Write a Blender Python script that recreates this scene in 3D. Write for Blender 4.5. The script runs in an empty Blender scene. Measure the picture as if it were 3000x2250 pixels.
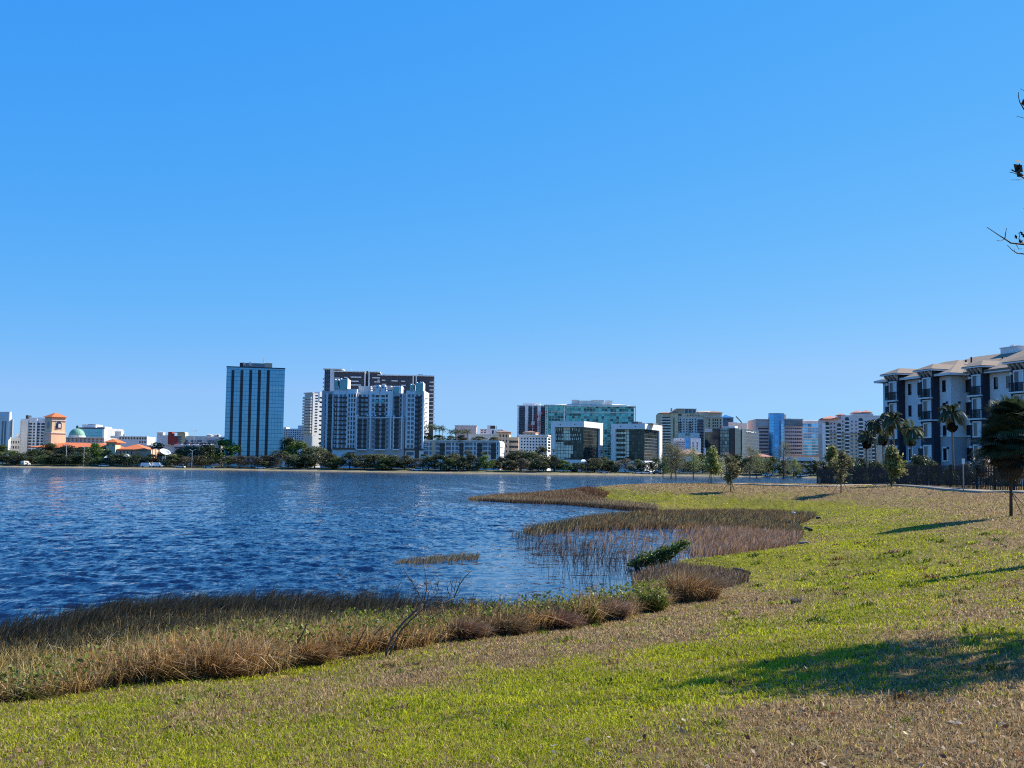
import bpy, math, random
import numpy as np
from mathutils import Vector, Matrix, Quaternion
random.seed(7)
RNG = np.random.default_rng(11)
scene = bpy.context.scene
COL = scene.collection
R = math.radians

# ------------------------------------------------------------------ camera
FPX, CX, CY = 3200.0, 1500.0, 1125.0      # focal length and centre in photo pixels (3000 x 2250)
EYE = Vector((0, 0, 3.0))
PITCH, ROLL = R(4.36), R(0.75)
CM = Matrix.Rotation(math.pi / 2 + PITCH, 3, 'X') @ Matrix.Rotation(ROLL, 3, 'Z')
cd = bpy.data.cameras.new('camera')
cam = bpy.data.objects.new('camera', cd)
COL.objects.link(cam)
cam.matrix_world = Matrix.Translation(EYE) @ CM.to_4x4()
cd.sensor_width = 36.0
cd.lens = 36.0 * FPX / 3000.0
cd.clip_start, cd.clip_end = 0.1, 20000
scene.camera = cam
scene.render.resolution_x, scene.render.resolution_y = 1024, 768

def ray(px, py):
    return CM @ Vector(((px - CX) / FPX, -(py - CY) / FPX, -1.0))
def at_y(px, py, Y):
    d = ray(px, py)
    return EYE + d * (Y / d.y)
def on_z(px, py, z=0.0):
    d = ray(px, py)
    return EYE + d * ((z - EYE.z) / d.z)
def hz(px):                                # row of the horizon in the photo
    lo, hi = 1200.0, 1500.0
    for _ in range(40):
        m = (lo + hi) / 2
        if ray(px, m).z > 0: lo = m
        else: hi = m
    return lo
def at_d(px, d):                           # ground-plan point in column px at depth d
    v = ray(px, hz(px))
    return (v.x / v.y * d, d)
CMI = np.array(CM.transposed())
def project(x, y, z):                      # numpy arrays -> photo pixels
    p = np.stack([x - EYE.x, y - EYE.y, z - EYE.z])
    c = CMI @ p
    w = np.where(-c[2] > 0.05, -c[2], 0.05)
    return CX + FPX * c[0] / w, CY - FPX * c[1] / w

# ------------------------------------------------------------------ light
SUN_EL, SUN_AZ = R(38), R(62)
SUN_DIR = Vector((math.sin(SUN_AZ) * math.cos(SUN_EL), math.cos(SUN_AZ) * math.cos(SUN_EL), math.sin(SUN_EL)))
ld = bpy.data.lights.new('sun', 'SUN')
ld.energy, ld.angle, ld.color = 5.0, R(0.5), (1.0, 0.93, 0.80)
sun = bpy.data.objects.new('sun', ld)
COL.objects.link(sun)
sun.rotation_euler = SUN_DIR.to_track_quat('Z', 'Y').to_euler()
sun.location = (30, 0, 60)
w = bpy.data.worlds.new('World')
scene.world = w
w.use_nodes = True
nt = w.node_tree
bg = nt.nodes['Background']
sky = nt.nodes.new('ShaderNodeTexSky')
sky.sky_type = 'NISHITA'
sky.sun_disc = False
sky.sun_elevation, sky.sun_rotation = SUN_EL, SUN_AZ
sky.air_density, sky.dust_density, sky.ozone_density = 1.0, 0.0, 6.0
# the camera's colour response: a deeper, more saturated blue
sep = nt.nodes.new('ShaderNodeSeparateColor')
com = nt.nodes.new('ShaderNodeCombineColor')
nt.links.new(sky.outputs[0], sep.inputs[0])
for i, (ref, out, gam) in enumerate([(2.0, 1.22, 1.36), (3.8, 4.50, 0.52), (6.8, 9.5, 0.11)]):
    m1 = nt.nodes.new('ShaderNodeMath'); m1.operation = 'DIVIDE'; m1.inputs[1].default_value = ref
    m2 = nt.nodes.new('ShaderNodeMath'); m2.operation = 'POWER'; m2.inputs[1].default_value = gam
    m3 = nt.nodes.new('ShaderNodeMath'); m3.operation = 'MULTIPLY'; m3.inputs[1].default_value = out
    nt.links.new(sep.outputs[i], m1.inputs[0]); nt.links.new(m1.outputs[0], m2.inputs[0])
    nt.links.new(m2.outputs[0], m3.inputs[0]); nt.links.new(m3.outputs[0], com.inputs[i])
cap = nt.nodes.new('ShaderNodeMath'); cap.operation = 'MULTIPLY'; cap.inputs[1].default_value = 0.53
mn = nt.nodes.new('ShaderNodeMath'); mn.operation = 'MINIMUM'
rl, gl = com.inputs[0].links[0].from_socket, com.inputs[1].links[0].from_socket
nt.links.new(gl, cap.inputs[0]); nt.links.new(rl, mn.inputs[0]); nt.links.new(cap.outputs[0], mn.inputs[1]); nt.links.new(mn.outputs[0], com.inputs[0])
nt.links.new(com.outputs[0], bg.inputs[0])
bg.inputs[1].default_value = 0.0585
scene.view_settings.view_transform = 'Standard'
scene.view_settings.look = 'None'
scene.view_settings.exposure = 0.80
scene.view_settings.gamma = 1.0
scene.cycles.use_denoising = False
scene.cycles.filter_width = 1.1
scene.cycles.sample_clamp_indirect = 4.0
scene.cycles.max_bounces = 6
scene.cycles.diffuse_bounces = 3
scene.cycles.glossy_bounces = 3
scene.cycles.transmission_bounces = 3
scene.cycles.transparent_max_bounces = 4
scene.cycles.caustics_reflective = False
scene.cycles.caustics_refractive = False

# ------------------------------------------------------------------ numpy noise
def _h(ix, iy, seed):
    n = (ix * 374761393 + iy * 668265263 + seed * 974634777) & 0xFFFFFFFF
    n = ((n ^ (n >> 13)) * 1274126177) & 0xFFFFFFFF
    return ((n ^ (n >> 16)) & 0xFFFF) / 65535.0
def vnoise(x, y, seed=0):
    x = np.asarray(x, float); y = np.asarray(y, float)
    ix = np.floor(x).astype(np.int64); iy = np.floor(y).astype(np.int64)
    fx, fy = x - ix, y - iy
    fx = fx * fx * (3 - 2 * fx); fy = fy * fy * (3 - 2 * fy)
    a, b = _h(ix, iy, seed), _h(ix + 1, iy, seed)
    c, d = _h(ix, iy + 1, seed), _h(ix + 1, iy + 1, seed)
    return (a * (1 - fx) + b * fx) * (1 - fy) + (c * (1 - fx) + d * fx) * fy
def fbm(x, y, seed=0, octv=4):
    s, a, t = 0, 0.5, 0
    for k in range(octv):
        s = s + a * vnoise(np.asarray(x) * 2 ** k, np.asarray(y) * 2 ** k, seed + k); t += a; a *= 0.55
    return s / t
def sstep(a, b, x):
    t = np.clip((np.asarray(x, float) - a) / (b - a), 0, 1)
    return t * t * (3 - 2 * t)

# ------------------------------------------------------------------ objects
def tag(o, label=None, cat=None, group=None, kind=None):
    if label: o['label'] = label
    if cat: o['category'] = cat
    if group: o['group'] = group
    if kind: o['kind'] = kind
    return o
def thing(name, label, cat, loc=(0, 0, 0), rz=0.0, group=None):
    o = bpy.data.objects.new(name, None)
    o.empty_display_size = 0.5
    COL.objects.link(o)
    o.location = loc
    o.rotation_euler = (0, 0, rz)
    return tag(o, label, cat, group)
def link(name, me, mat, parent=None):
    if mat is not None and not me.materials: me.materials.append(mat)
    o = bpy.data.objects.new(name, me)
    COL.objects.link(o)
    if parent is not None: o.parent = parent
    return o
def np_mesh(name, V, F, cols=None, smooth=False):
    """V (n,3), F (m,k) all faces with the same number of corners; cols (n,3) per vertex."""
    V = np.ascontiguousarray(V, dtype=np.float32); F = np.ascontiguousarray(F, dtype=np.int32)
    me = bpy.data.meshes.new(name)
    me.vertices.add(len(V)); me.vertices.foreach_set('co', V.ravel())
    m, k = F.shape
    me.loops.add(m * k); me.loops.foreach_set('vertex_index', F.ravel())
    me.polygons.add(m)
    me.polygons.foreach_set('loop_start', np.arange(m, dtype=np.int32) * k)
    me.polygons.foreach_set('loop_total', np.full(m, k, dtype=np.int32))
    if smooth: me.polygons.foreach_set('use_smooth', np.ones(m, dtype=bool))
    if cols is not None:
        at = me.color_attributes.new('Col', 'FLOAT_COLOR', 'POINT')
        c4 = np.ones((len(V), 4), dtype=np.float32); c4[:, :3] = cols
        at.data.foreach_set('color', c4.ravel())
    me.update(); me.validate()
    return me

class MB:
    """collects simple solids and links them as ONE mesh object"""
    def __init__(s): s.v, s.f = [], []
    def add(s, vs, fs):
        n = len(s.v); s.v += [tuple(p) for p in vs]; s.f += [tuple(i + n for i in q) for q in fs]; return s
    def box(s, x0, x1, y0, y1, z0, z1):
        x0, x1 = min(x0, x1), max(x0, x1); y0, y1 = min(y0, y1), max(y0, y1); z0, z1 = min(z0, z1), max(z0, z1)
        return s.add([(x0, y0, z0), (x1, y0, z0), (x1, y1, z0), (x0, y1, z0), (x0, y0, z1), (x1, y0, z1), (x1, y1, z1), (x0, y1, z1)],
                     [(0, 3, 2, 1), (4, 5, 6, 7), (0, 1, 5, 4), (1, 2, 6, 5), (2, 3, 7, 6), (3, 0, 4, 7)])
    def prism(s, poly, z0, z1):
        n = len(poly)
        vs = [(x, y, z0) for x, y in poly] + [(x, y, z1) for x, y in poly]
        return s.add(vs, [tuple(range(n))[::-1], tuple(range(n, 2 * n))] + [(i, (i + 1) % n, n + (i + 1) % n, n + i) for i in range(n)])
    def hip(s, x0, x1, y0, y1, z0, z1, rx=None, th=0.25):
        """hip roof: eave rectangle, ridge along the longer side; small fascia th"""
        if (x1 - x0) >= (y1 - y0):
            i = (y1 - y0) / 2 if rx is None else rx
            r = [(x0 + i, (y0 + y1) / 2, z1), (x1 - i, (y0 + y1) / 2, z1)]
            q = [(4, 5, 9, 8), (5, 6, 9), (6, 7, 8, 9), (7, 4, 8)]
        else:
            i = (x1 - x0) / 2 if rx is None else rx
            r = [((x0 + x1) / 2, y0 + i, z1), ((x0 + x1) / 2, y1 - i, z1)]
            q = [(4, 5, 8), (5, 6, 9, 8), (6, 7, 9), (7, 4, 8, 9)]
        vs = [(x0, y0, z0 - th), (x1, y0, z0 - th), (x1, y1, z0 - th), (x0, y1, z0 - th), (x0, y0, z0), (x1, y0, z0), (x1, y1, z0), (x0, y1, z0)] + r
        return s.add(vs, [(0, 3, 2, 1), (0, 1, 5, 4), (1, 2, 6, 5), (2, 3, 7, 6), (3, 0, 4, 7)] + q)
    def tube(s, p0, p1, r0, r1=None, n=6):
        r1 = r0 if r1 is None else r1
        p0, p1 = Vector(p0), Vector(p1)
        d = (p1 - p0).normalized()
        a = d.orthogonal().normalized(); b = d.cross(a)
        vs = []
        for p, r in ((p0, r0), (p1, r1)):
            for i in range(n):
                t = 2 * math.pi * i / n
                vs.append(p + a * (r * math.cos(t)) + b * (r * math.sin(t)))
        return s.add(vs, [tuple(range(n))[::-1], tuple(range(n, 2 * n))] + [(i, (i + 1) % n, n + (i + 1) % n, n + i) for i in range(n)])
    def path(s, pts, rad, n=6):
        """smooth tube through points with a radius each"""
        pts = [Vector(p) for p in pts]
        base = len(s.v)
        a = None
        for i, p in enumerate(pts):
            d = (pts[min(i + 1, len(pts) - 1)] - pts[max(i - 1, 0)]).normalized()
            a = (d.orthogonal() if a is None else (a - d * a.dot(d))).normalized()
            b = d.cross(a)
            for k in range(n):
                t = 2 * math.pi * k / n
                s.v.append(tuple(p + a * (rad[i] * math.cos(t)) + b * (rad[i] * math.sin(t))))
        for i in range(len(pts) - 1):
            for k in range(n):
                q = base + i * n
                s.f.append((q + k, q + (k + 1) % n, q + n + (k + 1) % n, q + n + k))
        s.f.append(tuple(base + k for k in range(n))[::-1])
        s.f.append(tuple(base + (len(pts) - 1) * n + k for k in range(n)))
        return s
    def lathe(s, prof, n=16, cx=0, cy=0):
        base = len(s.v)
        for r, z in prof:
            for k in range(n):
                t = 2 * math.pi * k / n
                s.v.append((cx + r * math.cos(t), cy + r * math.sin(t), z))
        for i in range(len(prof) - 1):
            for k in range(n):
                q = base + i * n
                s.f.append((q + k, q + (k + 1) % n, q + n + (k + 1) % n, q + n + k))
        s.f.append(tuple(base + k for k in range(n))[::-1])
        s.f.append(tuple(base + (len(prof) - 1) * n + k for k in range(n)))
        return s
    def mesh(s, name, mat, smooth=False):
        me = bpy.data.meshes.new(name)
        me.from_pydata(s.v, [], s.f)
        if smooth:
            for p in me.polygons: p.use_smooth = True
        me.update()
        me.materials.append(mat)
        return me
    def build(s, name, mat, parent=None, smooth=False):
        return link(name, s.mesh(name, mat, smooth), None, parent)

# ------------------------------------------------------------------ materials
def newmat(name):
    m = bpy.data.materials.new(name)
    m.use_nodes = True
    t = m.node_tree
    return m, t, t.nodes['Principled BSDF']
def N(t, typ, **kw):
    n = t.nodes.new(typ)
    for k, v in kw.items(): setattr(n, k, v)
    return n
def surf(name, col, rough=0.8, metal=0.0, var=0.15, scale=0.35, spec=0.3, bump=0.0, bscale=8.0, streak=0.0):
    """plain painted / stucco / stone surface with soft procedural variation, weather streaks optional"""
    m, t, p = newmat(name)
    p.inputs['Roughness'].default_value = rough
    p.inputs['Metallic'].default_value = metal
    p.inputs['Specular IOR Level'].default_value = spec
    tc = N(t, 'ShaderNodeTexCoord')
    nz = N(t, 'ShaderNodeTexNoise'); nz.inputs['Scale'].default_value = scale; nz.inputs['Detail'].default_value = 5
    mp = N(t, 'ShaderNodeMapping'); mp.inputs['Scale'].default_value = (1, 1, 0.35 if streak else 1)
    t.links.new(tc.outputs['Object'], mp.inputs[0]); t.links.new(mp.outputs[0], nz.inputs['Vector'])
    mx = N(t, 'ShaderNodeMix', data_type='RGBA')
    mx.inputs[6].default_value = tuple(c * (1 - var) for c in col) + (1,)
    mx.inputs[7].default_value = tuple(min(1, c * (1 + var)) for c in col) + (1,)
    t.links.new(nz.outputs[0], mx.inputs[0]); t.links.new(mx.outputs[2], p.inputs['Base Color'])
    if bump:
        n2 = N(t, 'ShaderNodeTexNoise'); n2.inputs['Scale'].default_value = bscale
        t.links.new(tc.outputs['Object'], n2.inputs['Vector'])
        b = N(t, 'ShaderNodeBump'); b.inputs['Strength'].default_value = bump; b.inputs['Distance'].default_value = 0.05
        t.links.new(n2.outputs[0], b.inputs['Height']); t.links.new(b.outputs[0], p.inputs['Normal'])
    return m
def curtain(name, col, du, dz, line=(0.05, 0.06, 0.07), lw=0.08, lz=0.08, metal=0.8, rough=0.12, var=0.35, tilt=0.02, dark=None, darkfrac=0.0):
    """curtain wall: panes of du x dz metres in local x+y / z, each pane with its own tint and slight tilt, mullion lines between"""
    m, t, p = newmat(name)
    tc = N(t, 'ShaderNodeTexCoord'); sx = N(t, 'ShaderNodeSeparateXYZ'); t.links.new(tc.outputs['Object'], sx.inputs[0])
    def math_(op, a, b=None):
        n = N(t, 'ShaderNodeMath', operation=op)
        for i, v in enumerate((a, b)):
            if v is None: continue
            if isinstance(v, (int, float)): n.inputs[i].default_value = v
            else: t.links.new(v, n.inputs[i])
        return n.outputs[0]
    u = math_('DIVIDE', math_('ADD', sx.outputs[0], sx.outputs[1]), du)
    v = math_('DIVIDE', sx.outputs[2], dz)
    ln = math_('MAXIMUM', math_('LESS_THAN', math_('FRACT', u), lw), math_('LESS_THAN', math_('FRACT', v), lz))
    cb = N(t, 'ShaderNodeCombineXYZ'); t.links.new(math_('FLOOR', u), cb.inputs[0]); t.links.new(math_('FLOOR', v), cb.inputs[1])
    wn = N(t, 'ShaderNodeTexWhiteNoise', noise_dimensions='3D'); t.links.new(cb.outputs[0], wn.inputs['Vector'])
    mx = N(t, 'ShaderNodeMix', data_type='RGBA')
    mx.inputs[6].default_value = tuple(c * (1 - var) for c in col) + (1,)
    mx.inputs[7].default_value = tuple(min(1, c * (1 + var)) for c in col) + (1,)
    t.links.new(wn.outputs['Value'], mx.inputs[0])
    last = mx.outputs[2]
    if dark:
        m2 = N(t, 'ShaderNodeMix', data_type='RGBA'); m2.inputs[7].default_value = dark + (1,)
        sc = N(t, 'ShaderNodeSeparateColor'); t.links.new(wn.outputs['Color'], sc.inputs[0])
        t.links.new(math_('LESS_THAN', sc.outputs[1], darkfrac), m2.inputs[0]); t.links.new(last, m2.inputs[6]); last = m2.outputs[2]
    m3 = N(t, 'ShaderNodeMix', data_type='RGBA'); m3.inputs[7].default_value = line + (1,)
    t.links.new(ln, m3.inputs[0]); t.links.new(last, m3.inputs[6]); t.links.new(m3.outputs[2], p.inputs['Base Color'])
    t.links.new(math_('MULTIPLY', math_('SUBTRACT', 1.0, ln), metal), p.inputs['Metallic'])
    t.links.new(math_('ADD', math_('MULTIPLY', ln, 0.5), rough), p.inputs['Roughness'])
    if tilt:
        g = N(t, 'ShaderNodeNewGeometry')
        vs = N(t, 'ShaderNodeVectorMath', operation='SUBTRACT'); vs.inputs[1].default_value = (0.5, 0.5, 0.5); t.links.new(wn.outputs['Color'], vs.inputs[0])
        vm = N(t, 'ShaderNodeVectorMath', operation='SCALE'); vm.inputs['Scale'].default_value = tilt; t.links.new(vs.outputs[0], vm.inputs[0])
        va = N(t, 'ShaderNodeVectorMath', operation='ADD'); t.links.new(g.outputs['Normal'], va.inputs[0]); t.links.new(vm.outputs[0], va.inputs[1])
        vn = N(t, 'ShaderNodeVectorMath', operation='NORMALIZE'); t.links.new(va.outputs[0], vn.inputs[0]); t.links.new(vn.outputs[0], p.inputs['Normal'])
    return m
def leafmat(name, trans=0.35, rough=0.5, tint=(1, 1, 1), var=0.25, spec=0.25):
    """foliage: colour from the mesh's Col attribute, thin-leaf translucency, a tint of its own for each copy"""
    m, t, p = newmat(name)
    at = N(t, 'ShaderNodeAttribute', attribute_name='Col')
    oi = N(t, 'ShaderNodeObjectInfo')
    hsv = N(t, 'ShaderNodeHueSaturation')
    mr = N(t, 'ShaderNodeMapRange'); mr.inputs[3].default_value = 1 - var; mr.inputs[4].default_value = 1 + var
    t.links.new(oi.outputs['Random'], mr.inputs[0]); t.links.new(mr.outputs[0], hsv.inputs['Value'])
    mr2 = N(t, 'ShaderNodeMapRange'); mr2.inputs[3].default_value = 0.48; mr2.inputs[4].default_value = 0.52
    t.links.new(oi.outputs['Random'], mr2.inputs[0]); t.links.new(mr2.outputs[0], hsv.inputs['Hue'])
    mu = N(t, 'ShaderNodeMix', data_type='RGBA', blend_type='MULTIPLY'); mu.inputs[0].default_value = 1.0; mu.inputs[7].default_value = tuple(tint) + (1,)
    t.links.new(at.outputs['Color'], mu.inputs[6]); t.links.new(mu.outputs[2], hsv.inputs['Color'])
    t.links.new(hsv.outputs[0], p.inputs['Base Color'])
    p.inputs['Roughness'].default_value = rough
    p.inputs['Specular IOR Level'].default_value = spec
    tr = N(t, 'ShaderNodeBsdfTranslucent'); t.links.new(hsv.outputs[0], tr.inputs[0])
    ms = N(t, 'ShaderNodeMixShader'); ms.inputs[0].default_value = trans
    t.links.new(p.outputs[0], ms.inputs[1]); t.links.new(tr.outputs[0], ms.inputs[2])
    t.links.new(ms.outputs[0], t.nodes['Material Output'].inputs['Surface'])
    return m
# ------------------------------------------------------------------ shore and terrain
def P0(px, py): v = on_z(px, py, 0.0); return (v.x, v.y)
SHORE = [(-120, -60), (-60, -25), (-30, -5), (-15, 6)] + [P0(*q) for q in [
    (0, 2058), (145, 2048), (325, 2012), (542, 1992), (796, 1978), (880, 1946), (1062, 1917), (1206, 1897), (1342, 1872), (1496, 1857), (1625, 1844),
    (1752, 1822), (1842, 1802), (1944, 1778), (2059, 1740), (2190, 1708), (2180, 1690), (2080, 1668), (1985, 1660), (1985, 1643), (2120, 1628),
    (2330, 1598), (2352, 1568), (2335, 1540), (2398, 1512), (2370, 1500), (2100, 1494), (1925, 1496), (1780, 1486), (1650, 1474), (1500, 1470), (1372, 1466)]]
SHORE += [(-3, 108), (2, 124), (9, 138), (18, 148), (30, 152), (46, 158), (64, 176), (100, 215), (180, 260), (420, 300), (600, 200), (600, -200), (-120, -200)]
SH = np.array(SHORE)
def sdist(x, y):
    """signed distance to the near shore, positive on land"""
    x = np.asarray(x, float); y = np.asarray(y, float)
    best = np.full(x.shape, 1e9); ins = np.zeros(x.shape, bool)
    n = len(SH)
    for i in range(n):
        ax, ay = SH[i]; bx, by = SH[(i + 1) % n]
        ex, ey = bx - ax, by - ay
        t = np.clip(((x - ax) * ex + (y - ay) * ey) / (ex * ex + ey * ey), 0, 1)
        best = np.minimum(best, (x - ax - t * ex) ** 2 + (y - ay - t * ey) ** 2)
        if ay != by:
            c = ((ay > y) != (by > y)) & (x < ex * (y - ay) / (by - ay) + ax)
            ins ^= c
    return np.where(ins, 1, -1) * np.sqrt(best)
FS = [at for at in [(on_z(px, py).x, on_z(px, py).y) for px, py in [(-300, 1364.5), (0, 1368), (350, 1373), (700, 1377.5), (1000, 1382), (1350, 1387), (1600, 1390.5), (1900, 1393.5), (2200, 1397.5), (2400, 1401)]]]
FSX = np.array([-2500.0] + [q[0] for q in FS] + [260.0, 2500.0]); FSY = np.array([FS[0][1] - 40] + [q[1] for q in FS] + [FS[-1][1] - 20, 200.0])
def yfar(x): return np.interp(x, FSX, FSY)
def gz(x, y):
    """terrain height"""
    x = np.asarray(x, float); y = np.asarray(y, float)
    s = sdist(x, y)
    plat = 1.5 + 0.36 * sstep(18, 36, x) * sstep(-128, -92, -y) * sstep(40, 80, y)
    plat = plat * np.where(y > 70, .28 + .72 * sstep(-1, 13, x), 1)
    near = np.where(s > 0, 0.02 + plat * (1 - np.exp(-(np.maximum(s, 0) / 7.5) ** 1.4)) + 0.10 * (fbm(x * 0.35, y * 0.35, 5, 3) - 0.5) * sstep(0.3, 3, s), np.maximum(-1.5, s * 0.30))
    t = y - yfar(x)
    far = np.where(t > 0, 0.55 * sstep(0, 3, t) + 0.95 * sstep(6, 16, t), np.maximum(-1.5, t * 0.2))
    return np.maximum(near, far)
def gz1(x, y): return float(gz(np.array([x]), np.array([y]))[0])
def on_ground(px, py):
    """point of the terrain seen at a photo pixel (march along the ray)"""
    d = ray(px, py); t = 4.0; prev = t
    while t < 900:
        p = EYE + d * t
        if p.z < gz1(p.x, p.y):
            lo, hi = prev, t
            for _ in range(25):
                m = (lo + hi) / 2; q = EYE + d * m
                if q.z < gz1(q.x, q.y): hi = m
                else: lo = m
            return EYE + d * hi
        prev = t; t *= 1.01
    return EYE + d * t

# share of dry, brown turf, sampled by eye on the lawn
DRY = [(0, 2120, .35), (0, 2250, .55), (300, 2100, .3), (300, 2230, .5), (600, 2090, .6), (600, 2200, .3), (900, 2000, .8), (900, 2060, .65), (900, 2150, .3), (900, 2240, .3),
       (880, 1960, .2), (1200, 1935, .65), (1200, 1975, .9), (1200, 2060, .2), (1200, 2180, .2), (1300, 2245, .35), (1500, 1890, .85), (1500, 1925, .95), (1500, 1990, .3), (1500, 2090, .15),
       (1600, 2220, .3), (1750, 1860, .95), (1750, 1905, .85), (1750, 1960, .2), (1800, 2100, .15), (1900, 2230, .6), (2000, 1810, .95), (2000, 1850, .75), (2000, 1920, .1), (2000, 2030, .15),
       (2000, 2130, .45), (2000, 2200, .85), (2200, 1755, .9), (2200, 1790, .9), (2200, 1840, .2), (2200, 1950, .1), (2200, 2040, .35), (2250, 2110, .85), (2250, 2220, .95), (2330, 1740, .6), (2330, 1700, .2),
       (2100, 1668, .35), (2250, 1690, .3), (2100, 1645, .1), (2200, 1650, .05), (2300, 1625, .15), (2370, 1580, .55), (2420, 1530, .45), (2380, 1600, .4), (2500, 1900, .2), (2500, 2000, .6), (2500, 2120, .95),
       (2500, 1800, .1), (2500, 1700, .05), (2500, 1600, .0), (2450, 1550, .1), (2600, 1540, .15), (2700, 1580, .3), (2700, 1680, .15), (2700, 1800, .35), (2700, 1880, .75), (2700, 1960, .85), (2700, 2150, .97),
       (2850, 1560, .6), (2850, 1640, .35), (2850, 1750, .6), (2850, 1800, .85), (2900, 1870, .25), (2990, 1590, .85), (2990, 1660, .5), (2990, 1720, .6), (2990, 1850, .4), (2990, 1950, .9), (2990, 2200, 1.0),
       (2300, 1492, .0), (2100, 1480, .1), (1900, 1470, .12), (1800, 1462, .1), (1700, 1452, .1), (1800, 1480, .45), (2000, 1489, .4), (1750, 1437, .2), (1900, 1432, .85), (2000, 1437, .7), (2000, 1452, .1),
       (1950, 1420, .95), (2100, 1425, .97), (2100, 1445, .8), (2200, 1430, .97), (2250, 1452, .6), (2250, 1470, .05), (2400, 1430, .95), (2400, 1460, .8), (2400, 1480, .05), (2550, 1440, .97), (2550, 1475, .75), (2550, 1500, .15),
       (2700, 1440, .97), (2700, 1480, .85), (2700, 1510, .55), (2850, 1450, .97), (2850, 1500, .9), (2850, 1530, .75), (2990, 1460, .97), (2990, 1540, .95), (1500, 1455, .8), (1650, 1447, .35)]
DA = np.array(DRY)
def dryness(x, y, z):
    px, py = project(x, y, z)
    # compare in a space where depth is not squeezed: use rows measured from the horizon on a log scale
    def tr(px, py): return px / 260.0, np.log(np.maximum(py - 1372, 20)) * 7.0
    u, v = tr(px, py); cu, cv = tr(DA[:, 0], DA[:, 1])
    num = np.zeros(u.shape); den = np.zeros(u.shape)
    for i in range(len(DA)):
        wgt = 1.0 / ((u - cu[i]) ** 2 + (v - cv[i]) ** 2 + 0.02) ** 1.7
        num += wgt * DA[i, 2]; den += wgt
    d = num / den
    return np.clip(d + 0.55 * (fbm(x * 0.8, y * 0.8, 21, 4) - 0.5) + 0.45 * (fbm(x * 3.1, y * 3.1, 31, 3) - 0.5), 0, 1)

def grade(a, b, n): return a * (b / a) ** (np.arange(n) / (n - 1))
def polar(angles, radii):
    A, Rr = np.meshgrid(angles, radii)
    x = (Rr * np.sin(A)).ravel(); y = (Rr * np.cos(A)).ravel()
    na, nr = len(angles), len(radii)
    i = np.arange(nr - 1)[:, None] * na + np.arange(na - 1)[None, :]
    F = np.stack([i, i + 1, i + na + 1, i + na], -1).reshape(-1, 4)
    return x, y, F[:, ::-1]
ang = np.radians(np.concatenate([np.arange(-180, -36, 4.0), np.arange(-36, 36, 0.1), np.arange(36, 180.1, 4.0)]))
rad = np.concatenate([[0.05, 0.8], grade(1.8, 260, 360), grade(266, 700, 120), grade(720, 9000, 30)])
gx, gy, gF = polar(ang, rad)
gzz = gz(gx, gy)
GREEN, LIME, TAN, SOIL, SAND = np.array([.12, .13, .008]), np.array([.27, .245, .012]), np.array([.27, .175, .085]), np.array([.13, .085, .05]), np.array([.24, .20, .13])
gs = sdist(gx, gy)
gcol = np.zeros((len(gx), 3))
dr = dryness(gx, gy, gzz)
lm = fbm(gx * 0.5, gy * 0.5, 77, 3)[:, None]
green = GREEN * (1 - lm) + LIME * lm
gcol[:] = green * (1 - dr[:, None]) + (TAN * 0.85) * dr[:, None]
sp = fbm(gx * 9, gy * 9, 41, 2)[:, None]
gcol *= (0.22 + 0.75 * sp) * np.where(gs > 0, 1 - .25 * sstep(40, 8, np.hypot(gx, gy)), 1)[:, None] + .12
wet = sstep(0.35, -0.1, gs)[:, None]
gcol = gcol * (1 - wet) + np.array([.05, .04, .025]) * wet
tf = gy - yfar(gx)
farm = (tf > -3)
fcol = np.where((tf < 4)[:, None], SAND, np.where((tf < 9)[:, None], np.array([.16, .15, .07]), np.array([.10, .10, .05])))
fcol = fcol * (0.75 + 0.5 * fbm(gx * 0.2, gy * 0.2, 61, 3)[:, None])
gcol[farm & (gs < 0)] = fcol[farm & (gs < 0)]
gm, gt, gp = newmat('turf_and_soil')
ga = N(gt, 'ShaderNodeAttribute', attribute_name='Col')
gn = N(gt, 'ShaderNodeTexNoise'); gn.inputs['Scale'].default_value = 9.0; gn.inputs['Detail'].default_value = 6
gtc = N(gt, 'ShaderNodeNewGeometry'); gt.links.new(gtc.outputs['Position'], gn.inputs['Vector'])
gmr = N(gt, 'ShaderNodeMapRange'); gmr.inputs[1].default_value = 0.3; gmr.inputs[2].default_value = 0.7; gmr.inputs[3].default_value = 0.55; gmr.inputs[4].default_value = 1.45
gt.links.new(gn.outputs[0], gmr.inputs[0])
gmx = N(gt, 'ShaderNodeVectorMath', operation='SCALE'); gt.links.new(ga.outputs['Color'], gmx.inputs[0]); gt.links.new(gmr.outputs[0], gmx.inputs['Scale'])
gt.links.new(gmx.outputs[0], gp.inputs['Base Color'])
gb = N(gt, 'ShaderNodeBump'); gb.inputs['Strength'].default_value = 0.6; gb.inputs['Distance'].default_value = 0.08
gt.links.new(gn.outputs[0], gb.inputs['Height']); gt.links.new(gb.outputs[0], gp.inputs['Normal'])
gp.inputs['Roughness'].default_value = 0.95; gp.inputs['Specular IOR Level'].default_value = 0.1
ground = link('ground', np_mesh('ground', np.stack([gx, gy, gzz], 1), gF, gcol, True), gm)
tag(ground, 'lawn of mixed green and dry brown turf sloping down to the lake', 'ground', kind='structure')

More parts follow.
